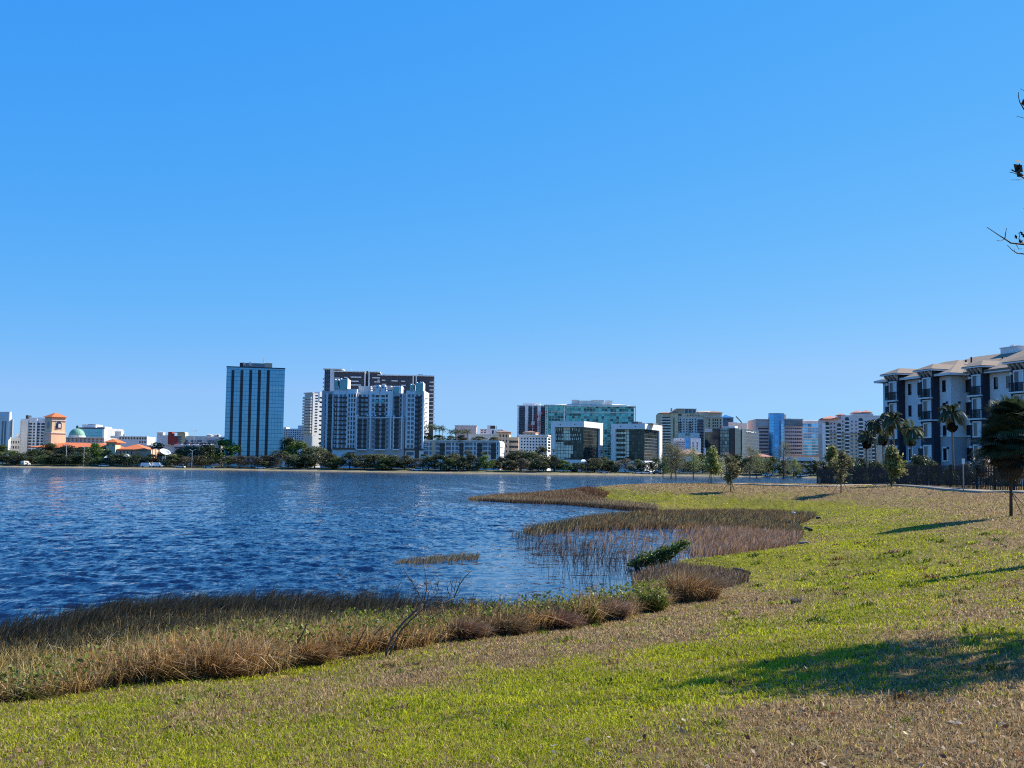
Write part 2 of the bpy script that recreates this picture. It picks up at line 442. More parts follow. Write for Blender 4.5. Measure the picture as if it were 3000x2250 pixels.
# ------------------------------------------------------------------ lake
wang = np.radians(np.concatenate([np.arange(-90, -34, 3.0), np.arange(-34, 20.01, 0.075), np.arange(23, 70, 3.0)]))
wrad = np.concatenate([[4.0, 7.0], grade(9.5, 150, 640), grade(150.6, 640, 420)])
wx, wy, wF = polar(wang, wrad)
rr = np.hypot(wx, wy)
step = np.interp(rr, [4, 9.5, 150, 640], [0.05, 0.042, 0.65, 2.3])
wz = np.zeros_like(wx); dxx = np.zeros_like(wx); dyy = np.zeros_like(wx)
wr = np.random.default_rng(5)
calm = 0.30 + 0.70 * sstep(0.5, 14, -sdist(wx, wy))
calm *= 1 - 0.8 * (sstep(1050, 1520, project(wx, wy, wz)[0]) * sstep(70, 30, wy))
wind = np.radians(-62)          # travel direction, measured from +x
gust = 0.55 + 0.9 * fbm(wx * 0.03, wy * 0.012, 91, 3)
for lam in np.concatenate([np.geomspace(0.22, 0.9, 34), np.geomspace(0.9, 3.4, 24)]):
    th = wind + wr.normal(0, 0.55 if lam < 1.2 else 0.38)
    k = 2 * math.pi / lam
    amp = 0.0090 * lam ** 0.68 * wr.uniform(0.6, 1.3) * (0.45 if lam > 1.2 else 0.85)
    q = np.clip((lam / step - 2.2) / 2.0, 0, 1)
    ph = k * (wx * math.cos(th) + wy * math.sin(th)) + wr.uniform(0, 6.28)
    a = amp * q * calm * gust
    wz += a * np.sin(ph)
    dxx += -1.0 * a * math.cos(th) * np.cos(ph); dyy += -1.0 * a * math.sin(th) * np.cos(ph)
wm, wt, wp = newmat('lake_water')
wp.inputs['Base Color'].default_value = (0.004, 0.013, 0.046, 1)
wp.inputs['Roughness'].default_value = 0.05
wp.inputs['IOR'].default_value = 1.333
wp.inputs['Specular IOR Level'].default_value = 0.37
wg = N(wt, 'ShaderNodeNewGeometry')
wmp = N(wt, 'ShaderNodeMapping'); wmp.inputs['Rotation'].default_value = (0, 0, -wind); wmp.inputs['Scale'].default_value = (1.0, 0.45, 1)
wt.links.new(wg.outputs['Position'], wmp.inputs[0])
hs = []
for sc_, am in ((0.45, 0.55), (1.5, 0.20), (4.5, 0.055)):
    n_ = N(wt, 'ShaderNodeTexNoise'); n_.inputs['Scale'].default_value = sc_; n_.inputs['Detail'].default_value = 3; n_.inputs['Roughness'].default_value = 0.6
    wt.links.new(wmp.outputs[0], n_.inputs['Vector'])
    k_ = N(wt, 'ShaderNodeMath', operation='MULTIPLY'); k_.inputs[1].default_value = am; wt.links.new(n_.outputs[0], k_.inputs[0]); hs.append(k_.outputs[0])
s1 = N(wt, 'ShaderNodeMath', operation='ADD'); wt.links.new(hs[0], s1.inputs[0]); wt.links.new(hs[1], s1.inputs[1])
s2 = N(wt, 'ShaderNodeMath', operation='ADD'); wt.links.new(s1.outputs[0], s2.inputs[0]); wt.links.new(hs[2], s2.inputs[1])
wb = N(wt, 'ShaderNodeBump'); wat = N(wt, 'ShaderNodeAttribute', attribute_name='Col'); wt.links.new(wat.outputs['Fac'], wb.inputs['Strength']); wb.inputs['Distance'].default_value = 1.0
wt.links.new(s2.outputs[0], wb.inputs['Height'])
# small wind chop: facets tilted every way, so that the far lake still mirrors the higher, deeper blue sky
wc = N(wt, 'ShaderNodeTexNoise'); wc.inputs['Scale'].default_value = 4.2; wc.inputs['Detail'].default_value = 3; wc.inputs['Roughness'].default_value = 0.65
wt.links.new(wmp.outputs[0], wc.inputs['Vector'])
wv = N(wt, 'ShaderNodeVectorMath', operation='SUBTRACT'); wv.inputs[1].default_value = (0.5, 0.5, 0.5); wt.links.new(wc.outputs['Color'], wv.inputs[0])
wv2 = N(wt, 'ShaderNodeVectorMath', operation='MULTIPLY'); wv2.inputs[1].default_value = (1.15, 1.15, 0.0); wt.links.new(wv.outputs[0], wv2.inputs[0])
wv3 = N(wt, 'ShaderNodeVectorMath', operation='SCALE'); wt.links.new(wv2.outputs[0], wv3.inputs[0]); wt.links.new(wat.outputs['Fac'], wv3.inputs['Scale'])
wv4 = N(wt, 'ShaderNodeVectorMath', operation='ADD'); wt.links.new(wb.outputs[0], wv4.inputs[0]); wt.links.new(wv3.outputs[0], wv4.inputs[1])
wv5 = N(wt, 'ShaderNodeVectorMath', operation='NORMALIZE'); wt.links.new(wv4.outputs[0], wv5.inputs[0]); wt.links.new(wv5.outputs[0], wp.inputs['Normal'])
wpx = project(wx, wy, np.zeros_like(wx))[0]
shel = sstep(1020, 1480, wpx) * sstep(58, 34, wy) * (0.75 + 0.5 * fbm(wx * .3, wy * .3, 95, 2))      # sheltered shallows between the reed beds
rip = np.clip(1 - .9 * shel, .07, 1)
water = link('water', np_mesh('water', np.stack([wx + dxx, wy + dyy, wz], 1), wF, np.repeat(rip[:, None], 3, 1), True), wm)
tag(water, 'deep blue choppy lake ruffled by wind', 'water', kind='structure')
# ------------------------------------------------------------------ the city across the lake
GZ = 1.5                                   # level of the far bank
W_WHITE = surf('white_stucco', (.84, .83, .80), .85, streak=1)
W_OFF = surf('off_white_stucco', (.68, .64, .58), .85, streak=1)
W_GREY = surf('pale_grey_stucco', (.68, .68, .68), .85, streak=1)
W_MID = surf('mid_grey_concrete', (.45, .45, .46), .9, streak=1)
W_TAN = surf('tan_stucco', (.66, .49, .33), .85, streak=1)
W_CREAM = surf('cream_stucco', (.74, .56, .36), .85, streak=1)
W_PEACH = surf('peach_stucco', (.70, .44, .31), .85, streak=1)
W_PINK = surf('pinkish_stone', (.66, .50, .47), .8, streak=1)
W_BROWN = surf('dark_taupe_panel', (.085, .08, .095), .8)
W_RED = surf('brick_red_render', (.32, .06, .05), .85)
W_YEL = surf('pale_yellow_render', (.55, .48, .30), .85)
T_ORANGE = surf('orange_roof_tiles', (.60, .17, .06), .85, var=.25, scale=.6)
T_BROWN = surf('faded_brown_roof', (.36, .22, .16), .9, var=.2)
T_PINK = surf('pink_roof_tiles', (.58, .25, .18), .85, var=.2)
COPPER = surf('green_copper', (.17, .36, .27), .6, var=.2)
METALW = surf('white_metal', (.70, .70, .70), .5)
DARKM = surf('dark_metal', (.05, .05, .06), .5)
GREYM = surf('grey_metal', (.25, .26, .28), .5)
WIN = surf('dark_window_glass', (.016, .022, .034), .2, metal=.1, var=.5, scale=.8, spec=.6)
WINB = surf('blue_window_glass', (.06, .10, .155), .15, metal=.45, var=.5, scale=.5, spec=.6)
WINT = surf('teal_glass', (.10, .30, .32), .12, metal=.35, var=.35, scale=.5, spec=.6)
RAIL = surf('dark_balcony', (.045, .055, .07), .5, metal=.2, var=.3)
G_TOWER = curtain('steel_blue_curtain_wall', (.16, .35, .46), 1.5, 1.9, line=(.13, .25, .33), lw=.06, lz=.10, metal=.85, var=.06, tilt=.006)
G_STRIP = curtain('black_glass_strip', (.012, .016, .03), 1.2, 1.9, line=(.02, .02, .03), metal=.3, var=.5, tilt=.01)
G_GREEN = curtain('green_curtain_wall', (.08, .31, .31), 1.7, 1.5, line=(.22, .38, .38), lw=.10, lz=.14, metal=.55, var=.55, tilt=.03, dark=(.02, .07, .08), darkfrac=.22)
G_DARK = curtain('smoked_curtain_wall', (.03, .045, .045), 1.5, 1.7, line=(.025, .03, .03), lw=.09, lz=.12, metal=.45, var=.5, tilt=.015)
G_GREY = curtain('grey_green_curtain_wall', (.16, .24, .25), 1.3, 1.9, line=(.05, .06, .07), lw=.13, lz=.2, metal=.6, var=.4, tilt=.02)
G_SLATE = curtain('slate_panel_wall', (.15, .19, .22), 1.3, 1.9, line=(.11, .14, .16), lw=.1, lz=.12, metal=.3, var=.12, tilt=.005)
G_BLUE = curtain('bright_blue_curtain_wall', (.09, .32, .62), 2.2, 1.7, line=(.16, .34, .55), lw=.06, lz=.1, metal=.8, var=.18, tilt=.01)
G_BLUE2 = curtain('banded_blue_glass', (.06, .26, .55), 2.4, 3.4, line=(.30, .45, .62), lw=.06, lz=.22, metal=.7, var=.5, tilt=.02)
REFLP = curtain('painted_glass_reflection', (.86, .82, .62), 1.5, 1.7, line=(.06, .06, .06), lw=.12, lz=.14, metal=0, rough=.35, var=.18, tilt=0)  # sunlit reflections in the cubes' glass, painted as a cream colour

class B:
    """a building: an Empty at the foot of its nearest corner; local x runs along the front (left of the corner is negative),
    y runs back, z up. Sizes are read off the photo: columns xl (left end), xm (corner), xr (right end)."""
    def __init__(s, name, label, xl, xm, xr, d, th, ytop, zb=GZ, cat='building', depth=None, group=None):
        s.th = R(th)
        s.C = Vector((*at_d(xm, d), 0.0))
        s.X = Vector((math.cos(s.th), -math.sin(s.th), 0)); s.Y = Vector((math.sin(s.th), math.cos(s.th), 0))
        s.zb = zb
        s.a = -s.fx(xl)
        s.b = s.ry(xr) if xr > xm + .5 else (depth or 0.5 * s.a)
        if depth: s.b = depth
        s.xm = xm
        s.root = thing(name, label, cat, (s.C.x, s.C.y, zb), -s.th, group)
        s.H = s.z(ytop)
    def _hit(s, px, n, off):                # ray in column px against the vertical plane n.(p-C)=off
        v = ray(px, hz(px)); v = Vector((v.x, v.y, 0)).normalized()
        e = Vector((EYE.x, EYE.y, 0))
        t = (off - (e - s.C).dot(n)) / v.dot(n)
        return e + v * t - s.C
    def fx(s, px, y=0.0): return s._hit(px, s.Y, y).dot(s.X)
    def ry(s, px, x=0.0): return s._hit(px, s.X, x).dot(s.Y)
    def z(s, py, px=None, p=None):
        """height above the foot of a photo row, for a point of the front (column px) or at the corner"""
        q = s.C if px is None else s.C + s._hit(px, s.Y, 0.0)
        if p is not None: q = s.C + s.X * p[0] + s.Y * p[1]; 
        px2, _ = project(np.array([q.x]), np.array([q.y]), np.array([3.0]))
        v = ray(float(px2[0]), py)
        return EYE.z + v.z * (q.y / v.y) - s.zb
    def box(s, name, mat, x0, x1, y0, y1, z0, z1, parent=None): return MB().box(x0, x1, y0, y1, z0, z1).build(name, mat, parent or s.root)
    def body(s, mat, name='wall', z1=None, z0=-1.0): return s.box(name, mat, -s.a, 0, 0, s.b, z0, s.H if z1 is None else z1)
    def part(s, name, mb, mat, parent=None): return mb.build(name, mat, parent or s.root)

def copies(name, mesh, parent, places, cap=100):
    """one child per place (x, y, z, rz, sx, sz); past cap the rest is one child of kind stuff"""
    for (x, y, z, rz, sx, sz) in places[:cap]:
        o = bpy.data.objects.new(name, mesh); COL.objects.link(o); o.parent = parent
        o.location = (x, y, z); o.rotation_euler = (0, 0, rz); o.scale = (sx, 1, sz)
    rest = places[cap:]
    if rest:
        bv = np.array([v.co[:] for v in mesh.vertices]); bf = [tuple(p.vertices) for p in mesh.polygons]
        m = MB()
        for (x, y, z, rz, sx, sz) in rest:
            c, s_ = math.cos(rz), math.sin(rz)
            m.add([(x + v[0] * sx * c - v[1] * s_, y + v[0] * sx * s_ + v[1] * c, z + v[2] * sz) for v in bv], bf)
        tag(m.build(name, mesh.materials[0], parent), kind='stuff')
UNIT = {}
def unit(mat, th=0.12):
    """a 1 x 1 pane (centre at the origin, facing -y), a little proud of the wall"""
    k = (mat.name, th)
    if k not in UNIT: UNIT[k] = MB().box(-.5, .5, -th, 0.05, -.5, .5).mesh('pane', mat)
    return UNIT[k]
def wins(b, face, c0, c1, r0, r1, nc, nr, fw, fh, mat=None, name='window', skip=None, cap=100, y=0.0, th=0.12):
    """a grid of windows. face 'f' (front) or 'r' (right); c0..c1 metres along it, r0..r1 metres up"""
    pl = []
    dw, dh = (c1 - c0) / nc, (r1 - r0) / nr
    for j in range(nr)[::-1]:
        for i in range(nc):
            if skip and skip(i, j): continue
            c, zc = c0 + (i + .5) * dw, r0 + (j + .5) * dh
            if face == 'f': pl.append((c, y, zc, 0, dw * fw, dh * fh))
            else: pl.append((y, c, zc, math.pi / 2, dw * fw, dh * fh))
    copies(name, unit(mat or WIN, th), b.root, pl, cap)
def slabs(b, face, c0, c1, r0, r1, n, out, mat, name='balcony', hh=1.1, cap=100):
    """stack of balconies: floor slab with its solid parapet, projecting out metres"""
    pl = []
    key = ('slab', mat.name, out, hh)
    if key not in UNIT:
        UNIT[key] = MB().box(-.5, .5, -out, 0.05, 0, .22).box(-.5, .5, -out, -out + .12, .22, hh).box(-.5, -.47, -out + .12, .05, .22, hh).box(.47, .5, -out + .12, .05, .22, hh).mesh('balcony', mat)
    for j in range(n):
        z = r0 + (r1 - r0) * j / n; c = (c0 + c1) / 2
        pl.append((c, 0, z, 0, c1 - c0, 1) if face == 'f' else (0, c, z, math.pi / 2, c1 - c0, 1))
    copies(name, UNIT[key], b.root, pl[::-1], cap)

# -- 1 white tower cut by the left edge of the photo
b = B('apartment_tower', 'white high-rise cut off by the left edge of the picture', -80, 22, 29, 620, 25, 1218)
b.body(W_GREY)
b.box('roof_box', W_GREY, b.fx(-60), b.fx(19), 2, b.b - 1, b.H, b.z(1206))
for px in (4, 12): b.box('window_strip', WINB, b.fx(px - 3), b.fx(px + 1), -.15, .05, 4, b.H - 3)
b.box('corner_pier', W_WHITE, -.9, .35, -.35, b.b * .45, 0, b.H + .6)
b.box('balcony_stack', W_MID, .35, 1.6, b.b * .5, b.b, b.H - 12, b.H - 2)
# -- 2 low pale block
b = B('low_building', 'low pale block with palms between the two left towers', 26, 56, 57, 640, 8, 1283, depth=14)
b.body(W_OFF); wins(b, 'f', -b.a, 0, b.H - 7, b.H - 1, 4, 2, .5, .5)
b.box('roof_box', W_WHITE, -b.a * .7, -b.a * .35, 2, 9, b.H, b.H + 2.5)
# -- 3 grey balconied tower
b = B('apartment_tower', 'grey and white tower with dark balcony strips behind the clock tower', 56, 130, 131, 640, -6, 1228, depth=18)
b.body(W_GREY)
b.box('end_wall', W_OFF, b.fx(56), b.fx(78), -.6, -.003, 0, b.H - .5)
for x0, x1 in ((80, 89), (93, 99), (105, 112), (116, 130)):
    wins(b, 'f', b.fx(x0), b.fx(x1), 2, b.H - 2, 1, 13, .98, .62, RAIL, 'balcony_recess')
b.box('fin', W_WHITE, b.fx(100), b.fx(104.5), -.7, .05, 0, b.H)
slabs(b, 'f', b.fx(54.5), b.fx(57.5), 4, b.H - 1, 12, 1.0, W_OFF)
b.box('roof_box', DARKM, b.fx(66), b.fx(73), 2, 8, b.H, b.H + 2.2)
b.box('parapet', W_WHITE, b.fx(80), b.fx(130), .5, 10, b.H, b.H + .9)
# -- 4 long hall with orange roof + clock tower
b = B('tiled_hall', 'long low hall with bright orange tiled roof behind the shore trees', 92, 330, 331, 560, 0, 1333, depth=26)
b.body(W_CREAM, z1=b.z(1318))
b.part('roof', MB().hip(b.fx(80), b.fx(300), -1.2, b.b + 1, b.z(1313), b.z(1297)), T_ORANGE)
b.part('roof', MB().hip(b.fx(232), b.fx(332), -2.2, b.b - 2, b.z(1311), b.z(1297.5)), T_ORANGE)
b.box('gable_wall', W_CREAM, b.fx(318), b.fx(345), -4.2, 3, -1, b.z(1297))
b.part('gable_roof', MB().hip(b.fx(311), b.fx(352), -5.2, 8, b.z(1296), b.z(1286)), T_ORANGE)
for px in (323, 338): b.box('round_window', WIN, b.fx(px - 1.5), b.fx(px + 1.5), -4.35, -4.1, b.z(1306), b.z(1302))
b.box('wing_wall', W_PEACH, b.fx(345), b.fx(440), -2, 14, -1, b.z(1315))
b.part('wing_roof', MB().hip(b.fx(346), b.fx(436), -3, 15, b.z(1316), b.z(1300)), T_ORANGE)
for px in (355, 366, 377, 388): b.box('window', WIN, b.fx(px - 1.5), b.fx(px + 1.5), -2.12, -1.95, b.z(1329), b.z(1321))
b.part('porch_roof', MB().hip(b.fx(396), b.fx(418), -6, 0, b.z(1331), b.z(1325)), T_ORANGE)
for px in (304, 315): b.box('window', WIN, b.fx(px - 1.5), b.fx(px + 1.5), -.15, .05, b.z(1328), b.z(1321))
def arch(b, name, face, c, hw, z0, z1, mat, out, inn=.05, n=8):
    pts = [(c - hw, z0), (c + hw, z0)] + [(c + hw * math.cos(t * math.pi / n), z1 - hw + hw * math.sin(t * math.pi / n)) for t in range(n + 1)]
    m = len(pts)
    f = (lambda u, o, zz: (u, -o, zz)) if face == 'f' else (lambda u, o, zz: (o, u, zz))
    vs = [f(u, out, zz) for u, zz in pts] + [f(u, -inn, zz) for u, zz in pts]
    o = MB().add(vs, [tuple(range(m)), tuple(range(m, 2 * m))[::-1]] + [(i, m + i, m + (i + 1) % m, (i + 1) % m) for i in range(m)]).build(name, mat, b.root)
    return o

b = B('clock_tower', 'square beige clock tower with orange pyramid roof above the tiled hall', 126.5, 147.5, 187, 572, 38, 1221)
zc = b.z(1269)
b.body(W_CREAM)
b.box('tower_base', W_CREAM, -b.a - .35, .35, -.35, b.b + .35, -1, zc)
b.box('cornice', W_OFF, -b.a - .7, .7, -.7, b.b + .7, zc, zc + .5)
b.box('cornice', W_OFF, -b.a - .4, .4, -.4, b.b + .4, b.H - 2.0, b.H - 1.6)
b.part('roof', MB().add([(-b.a - 1.1, -1.1, b.H), (1.1, -1.1, b.H), (1.1, b.b + 1.1, b.H), (-b.a - 1.1, b.b + 1.1, b.H), (-b.a / 2, b.b / 2, b.z(1207))], [(0, 3, 2, 1), (0, 1, 4), (1, 2, 4), (2, 3, 4), (3, 0, 4)]), T_ORANGE)
for face, c, hw in (('f', -b.a * .5, b.a * .19), ('r', b.b * .5, b.b * .21)):
    arch(b, 'arch_surround', face, c, hw + .35, b.z(1257), b.z(1231), W_OFF, .12)
    arch(b, 'arched_opening', face, c, hw, b.z(1255), b.z(1233), WINB, .2)
b.box('bell', W_OFF, .2, .75, b.b * .42, b.b * .6, b.z(1252), b.z(1241))
def disc(r, mat, name, parent, c, rotz, out):
    m = MB().lathe([(r, 0), (r, .15)], 20).build(name, mat, parent)
    m.rotation_euler = (math.pi / 2, 0, rotz); m.location = c
    return m
cf = disc(1.35, W_OFF, 'clock_face', b.root, (-b.a * .5, -.36, b.z(1283.5)), 0, .1)
MB().box(-.1, .1, 0, .9, .16, .22).box(-.1, .55, -.08, .08, .16, .22).build('clock_hand', DARKM, cf)

def fb(b, name, mat, p0, p1, r0, r1, out=.3, inn=.05, y=0.0, parent=None):
    """box on the front between photo columns p0..p1 and rows r0..r1, standing out metres proud"""
    pm = (p0 + p1) / 2
    return b.box(name, mat, b.fx(p0, y), b.fx(p1, y), y - out, y + inn, b.z(r1, pm), b.z(r0, pm), parent)
def roofbox(b, name, mat, p0, p1, r0, r1, y0=3.0, dep=8.0):
    """block standing on the roof, y0 metres back"""
    pm = (p0 + p1) / 2
    return b.box(name, mat, b.fx(p0, y0), b.fx(p1, y0), y0, y0 + dep, b.z(r1, pm), b.z(r0, pm))
# -- 5 domed palazzo
b = B('domed_building', 'grey stone palazzo with green copper dome beside the clock tower', 186, 302, 303, 610, 0, 1282, depth=20)
b.body(W_MID); wins(b, 'f', b.fx(192), b.fx(300), b.z(1296), b.z(1284), 9, 2, .35, .5)
fb(b, 'cornice', W_OFF, 186, 303, 1281, 1283.5, .8)
dx = b.fx(222, 9)
b.part('drum', MB().lathe([(4.6, b.H - .5), (4.6, b.z(1276))], 20, dx, 9), W_OFF)
dz0, dz1 = b.z(1276.5), b.z(1254.5)
b.part('dome', MB().lathe([(4.3 * math.cos(t * math.pi / 20), dz0 + (dz1 - dz0) * math.sin(t * math.pi / 20)) for t in range(0, 10)], 24, dx, 9), COPPER)
b.part('lantern', MB().lathe([(.6, dz1 - .3), (.6, b.z(1249)), (.85, b.z(1249)), (.1, b.z(1245.5))], 10, dx, 9), DARKM)
# -- 6 glass office
b = B('glass_office', 'dark blue glass office with white penthouse right of the green dome', 228, 301, 306, 650, 10, 1254, depth=22)
b.body(W_MID)
fb(b, 'glass_facade', G_TOWER, 229, 298, 1256, 1292, .25)
fb(b, 'top_band', DARKM, 226, 303, 1252.5, 1256, .5)
b.box('end_pier', W_WHITE, -.9, .3, -.4, 3, 0, b.H)
roofbox(b, 'penthouse', W_GREY, 236, 276, 1243, 1254); roofbox(b, 'penthouse', W_GREY, 276, 303, 1249, 1254, 5)
roofbox(b, 'roof_unit', DARKM, 253, 271, 1241.5, 1243, 5, 4)
# -- 7 long white low block with square turret
b = B('low_building', 'long white low block with square turret and row of dark windows', 321, 428, 429, 640, -3, 1279, depth=18)
b.body(W_GREY)
wins(b, 'f', b.fx(345), b.fx(412), b.z(1288.5), b.z(1281), 8, 1, .5, .75); wins(b, 'f', b.fx(412), b.fx(426), b.z(1288.5), b.z(1281), 2, 1, .55, .75)
wins(b, 'f', b.fx(404), b.fx(426), b.z(1299), b.z(1291), 3, 1, .5, .7)
fb(b, 'cornice', W_WHITE, 321, 429, 1277.5, 1280, .6)
b.box('turret', W_OFF, b.fx(332), b.fx(350), 1, 6, b.H, b.z(1265))
b.part('turret_roof', MB().hip(b.fx(331), b.fx(351), .6, 6.4, b.z(1265), b.z(1259.5)), W_OFF)
roofbox(b, 'roof_unit', GREYM, 357, 362, 1272, 1278, 2, 2)
# -- 8 red and white shopping hall, parking deck before it
b = B('shopping_hall', 'white shopping hall with brick red tower blocks left of the blue glass tower', 458, 640, 641, 640, -2, 1278.5, depth=30)
b.body(W_OFF)
fb(b, 'side_wing', W_GREY, 458, 492, 1275, 1304, .6); fb(b, 'gable_block', W_OFF, 458, 475, 1269, 1276, .5, 4)
b.part('gable_roof', MB().hip(b.fx(457), b.fx(476), -1, 5, b.z(1269), b.z(1266.5)), W_MID)
fb(b, 'red_tower', W_RED, 491, 503, 1265.5, 1300, 1.2, 4); fb(b, 'red_block', W_RED, 500, 519, 1278, 1304, 1.6, 4)
fb(b, 'yellow_block', W_YEL, 518, 541, 1267, 1304, .9, 6); fb(b, 'canopy', W_MID, 508, 540, 1265.8, 1267.2, 2, 6)
wins(b, 'f', b.fx(520), b.fx(530), b.z(1299), b.z(1279), 1, 3, .9, .7, WINB, y=-1.0)
for p in (545, 561, 568, 579, 586): fb(b, 'window', WINB, p - 3, p + 3, 1289, 1295, .15)
fb(b, 'red_awning', W_RED, 532, 580, 1296.5, 1299, 1.4)
for p in (609, 632):
    roofbox(b, 'cupola', W_OFF, p - 6.5, p + 6.5, 1274, 1279, 2, 4)
    b.part('cupola_roof', MB().hip(b.fx(p - 8, 2), b.fx(p + 8, 2), 1.5, 6.5, b.z(1274, p), b.z(1270.5, p)), W_MID)
b.part('arched_gable', MB().add([(b.fx(588), -1.2, b.z(1300)), (b.fx(638), -1.2, b.z(1300)), (b.fx(634), -1.2, b.z(1291)), (b.fx(622), -1.2, b.z(1285)), (b.fx(615), -1.2, b.z(1284)), (b.fx(606), -1.2, b.z(1286)), (b.fx(596), -1.2, b.z(1293)),
       (b.fx(588), 0, b.z(1300)), (b.fx(638), 0, b.z(1300)), (b.fx(634), 0, b.z(1291)), (b.fx(622), 0, b.z(1285)), (b.fx(615), 0, b.z(1284)), (b.fx(606), 0, b.z(1286)), (b.fx(596), 0, b.z(1293))],
       [tuple(range(7)), tuple(range(13, 6, -1))] + [(i, i + 7, (i + 1) % 7 + 7, (i + 1) % 7) for i in range(7)]), W_PINK)
fb(b, 'arch_window', WINB, 607, 625, 1290, 1299, 1.35); fb(b, 'dark_pier', DARKM, 634.5, 638, 1273, 1298, 1.0)
b = B('parking_structure', 'grey open parking garage between shopping hall and blue tower', 630, 658, 659, 630, 0, 1279, depth=20)
b.body(W_GREY); wins(b, 'f', b.fx(641), b.fx(657), b.z(1300), b.z(1281), 1, 3, .95, .45, DARKM, 'garage_opening')
b = B('parking_deck', 'low pale parking deck carrying a row of parked cars', 508, 645, 646, 596, 0, 1306, depth=16)
b.body(W_MID); fb(b, 'parapet', W_GREY, 508, 646, 1303, 1306.5, .2, .2); fb(b, 'deck_opening', DARKM, 509, 640, 1311, 1314, .1)
DECK = (b, b.H)
# -- 9 blue glass tower
b = B('glass_tower', 'tall steel blue glass office tower with black vertical strips', 655, 827, 828, 560, -13.5, 1081, depth=26)
b.body(G_TOWER, 'glass_wall')
for p in (674, 700.5, 726.5, 752, 778): fb(b, 'dark_strip', G_STRIP, p - 4.3, p + 4.3, 1084, 1352, .25)
for p in (687, 713, 739.5, 765): fb(b, 'folded_bay', G_TOWER, p - 2.5, p + 8.5, 1084, 1352, .12)
b.box('parapet', DARKM, -b.a - .15, .15, -.15, b.b + .15, b.H, b.H + .5)
fb(b, 'lighter_floor', curtain('paler_floor_band', (.27, .44, .52), 1.5, 1.9, metal=.85, var=.1, tilt=.01), 783, 826.5, 1136, 1141, .1)
roofbox(b, 'plant_room', GREYM, 694, 766, 1061, 1082, 5, 10); roofbox(b, 'plant_room', W_TAN, 766, 789, 1061, 1082, 5.2, 9)
roofbox(b, 'plant_screen', DARKM, 693, 702, 1060, 1082, 4.6, 9)
for p, r in ((730, 1051), (763, 1046), (765, 1036), (784, 1056)): b.part('antenna', MB().tube((b.fx(p, 9), 9, b.z(1061)), (b.fx(p, 9), 9, b.z(r)), .13, .05, 5), METALW)
for p in (704, 722, 724): roofbox(b, 'dish_mount', METALW, p - 1, p + 1, 1058, 1069, 4.4, .8)
# -- 10 white hotel
b = B('hotel', 'white hotel with rows of small dark windows right of the blue tower', 818, 886, 887, 640, 4, 1256, depth=20)
b.body(W_WHITE); wins(b, 'f', b.fx(828), b.fx(886), b.z(1287), b.z(1258), 9, 5, .42, .6)
wins(b, 'f', b.fx(828), b.fx(886), b.z(1302), b.z(1290), 9, 2, .45, .55); fb(b, 'ledge', W_MID, 818, 887, 1287, 1289, .6)
roofbox(b, 'roof_box', W_GREY, 870, 887, 1246, 1256); roofbox(b, 'roof_box', W_OFF, 828, 835, 1251, 1256)
# -- 11 slim grey condominium with curved balconies
b = B('condominium_tower', 'slim grey tower with stacked balconies left of the big white condominium', 887, 912, 990, 600, 42, 1152)
b.body(W_GREY); slabs(b, 'f', b.fx(887), b.fx(911), b.z(1268), b.z(1160), 13, 1.3, W_OFF)
wins(b, 'f', b.fx(888), b.fx(911), b.z(1268), b.z(1160), 3, 13, .7, .6, WIN, 'balcony_door')
wins(b, 'r', b.ry(919), b.ry(926), b.z(1268), b.z(1154), 1, 14, .95, .42); b.box('stair_tower', W_GREY, -8, .3, b.ry(930), b.ry(941), b.H - 4, b.z(1146))
b.box('sunscreen', W_OFF, -b.a, .4, -.8, .4, b.H - .1, b.H + .5)
for c in (b.ry(938), b.ry(944)): wins(b, 'r', c - .9, c + .9, b.z(1320), b.z(1292), 1, 5, .9, .6)
# -- 12 the big white condominium
b = B('condominium', 'large white condominium with dark balcony columns and green glass penthouses', 936, 1239, 1240, 560, 3, 1152, depth=30)
WL, BL = W_GREY, RAIL
def seg(p0, p1, r0, out=0.0, mat=None, dep=18, r1=1372, name='wall'): return fb(b, name, mat or W_GREY, p0, p1, r0, r1, out, dep)
WB = surf('bluish_white_stucco', (.80, .81, .83), .85, streak=1)
seg(938, 976, 1146, 0, W_MID); seg(974, 1016, 1141, 1.0, WB); seg(1013, 1042, 1140, 1.4, WB); seg(1041, 1084, 1149, 0, W_GREY)
seg(1078, 1147, 1146, .8, WB); seg(1140, 1187, 1152, 0, W_MID); seg(1187, 1240, 1145, 1.2, WB)
for p0, p1, o in ((1096, 1108, 1.5), (1112, 1124, 1.5)): seg(p0, p1, 1128, o, WB, 6, 1158, 'pylon'); fb(b, 'pylon_window', WINB, p0 + 4, p1 - 4, 1133, 1138, o + .1)
for p0, p1 in ((1082, 1093), (1126, 1141)):
    for k in range(3): fb(b, 'louvre', W_WHITE, p0, p1, 1130 + 5 * k, 1132 + 5 * k, .8, 4)
seg(1042, 1078, 1130, -3, W_OFF, 8, 1150, 'penthouse'); seg(1144, 1170, 1130, -1, W_WHITE, 8, 1152, 'penthouse')
for p0, p1, r0, r1, o in ((976, 986, 1115, 1142, 1.2), (993, 1013, 1113, 1142, 1.4), (1147, 1163, 1134, 1151, -.6), (1199, 1207, 1129, 1147, 1.4), (1216, 1235, 1124, 1152, 1.6)):
    fb(b, 'glass_penthouse', W_WHITE, p0 - 1.5, p1 + 1.5, r0 - 2, r1, o, 6); fb(b, 'teal_glazing', WINT, p0, p1, r0, r1, o + .15, -o)
    for k in range(2): fb(b, 'roof_bracket', W_WHITE, p0 - 1 + k * (p1 - p0 - 1), p0 + 2 + k * (p1 - p0 - 1), r0 - 4, r0 - 2, o, 2)
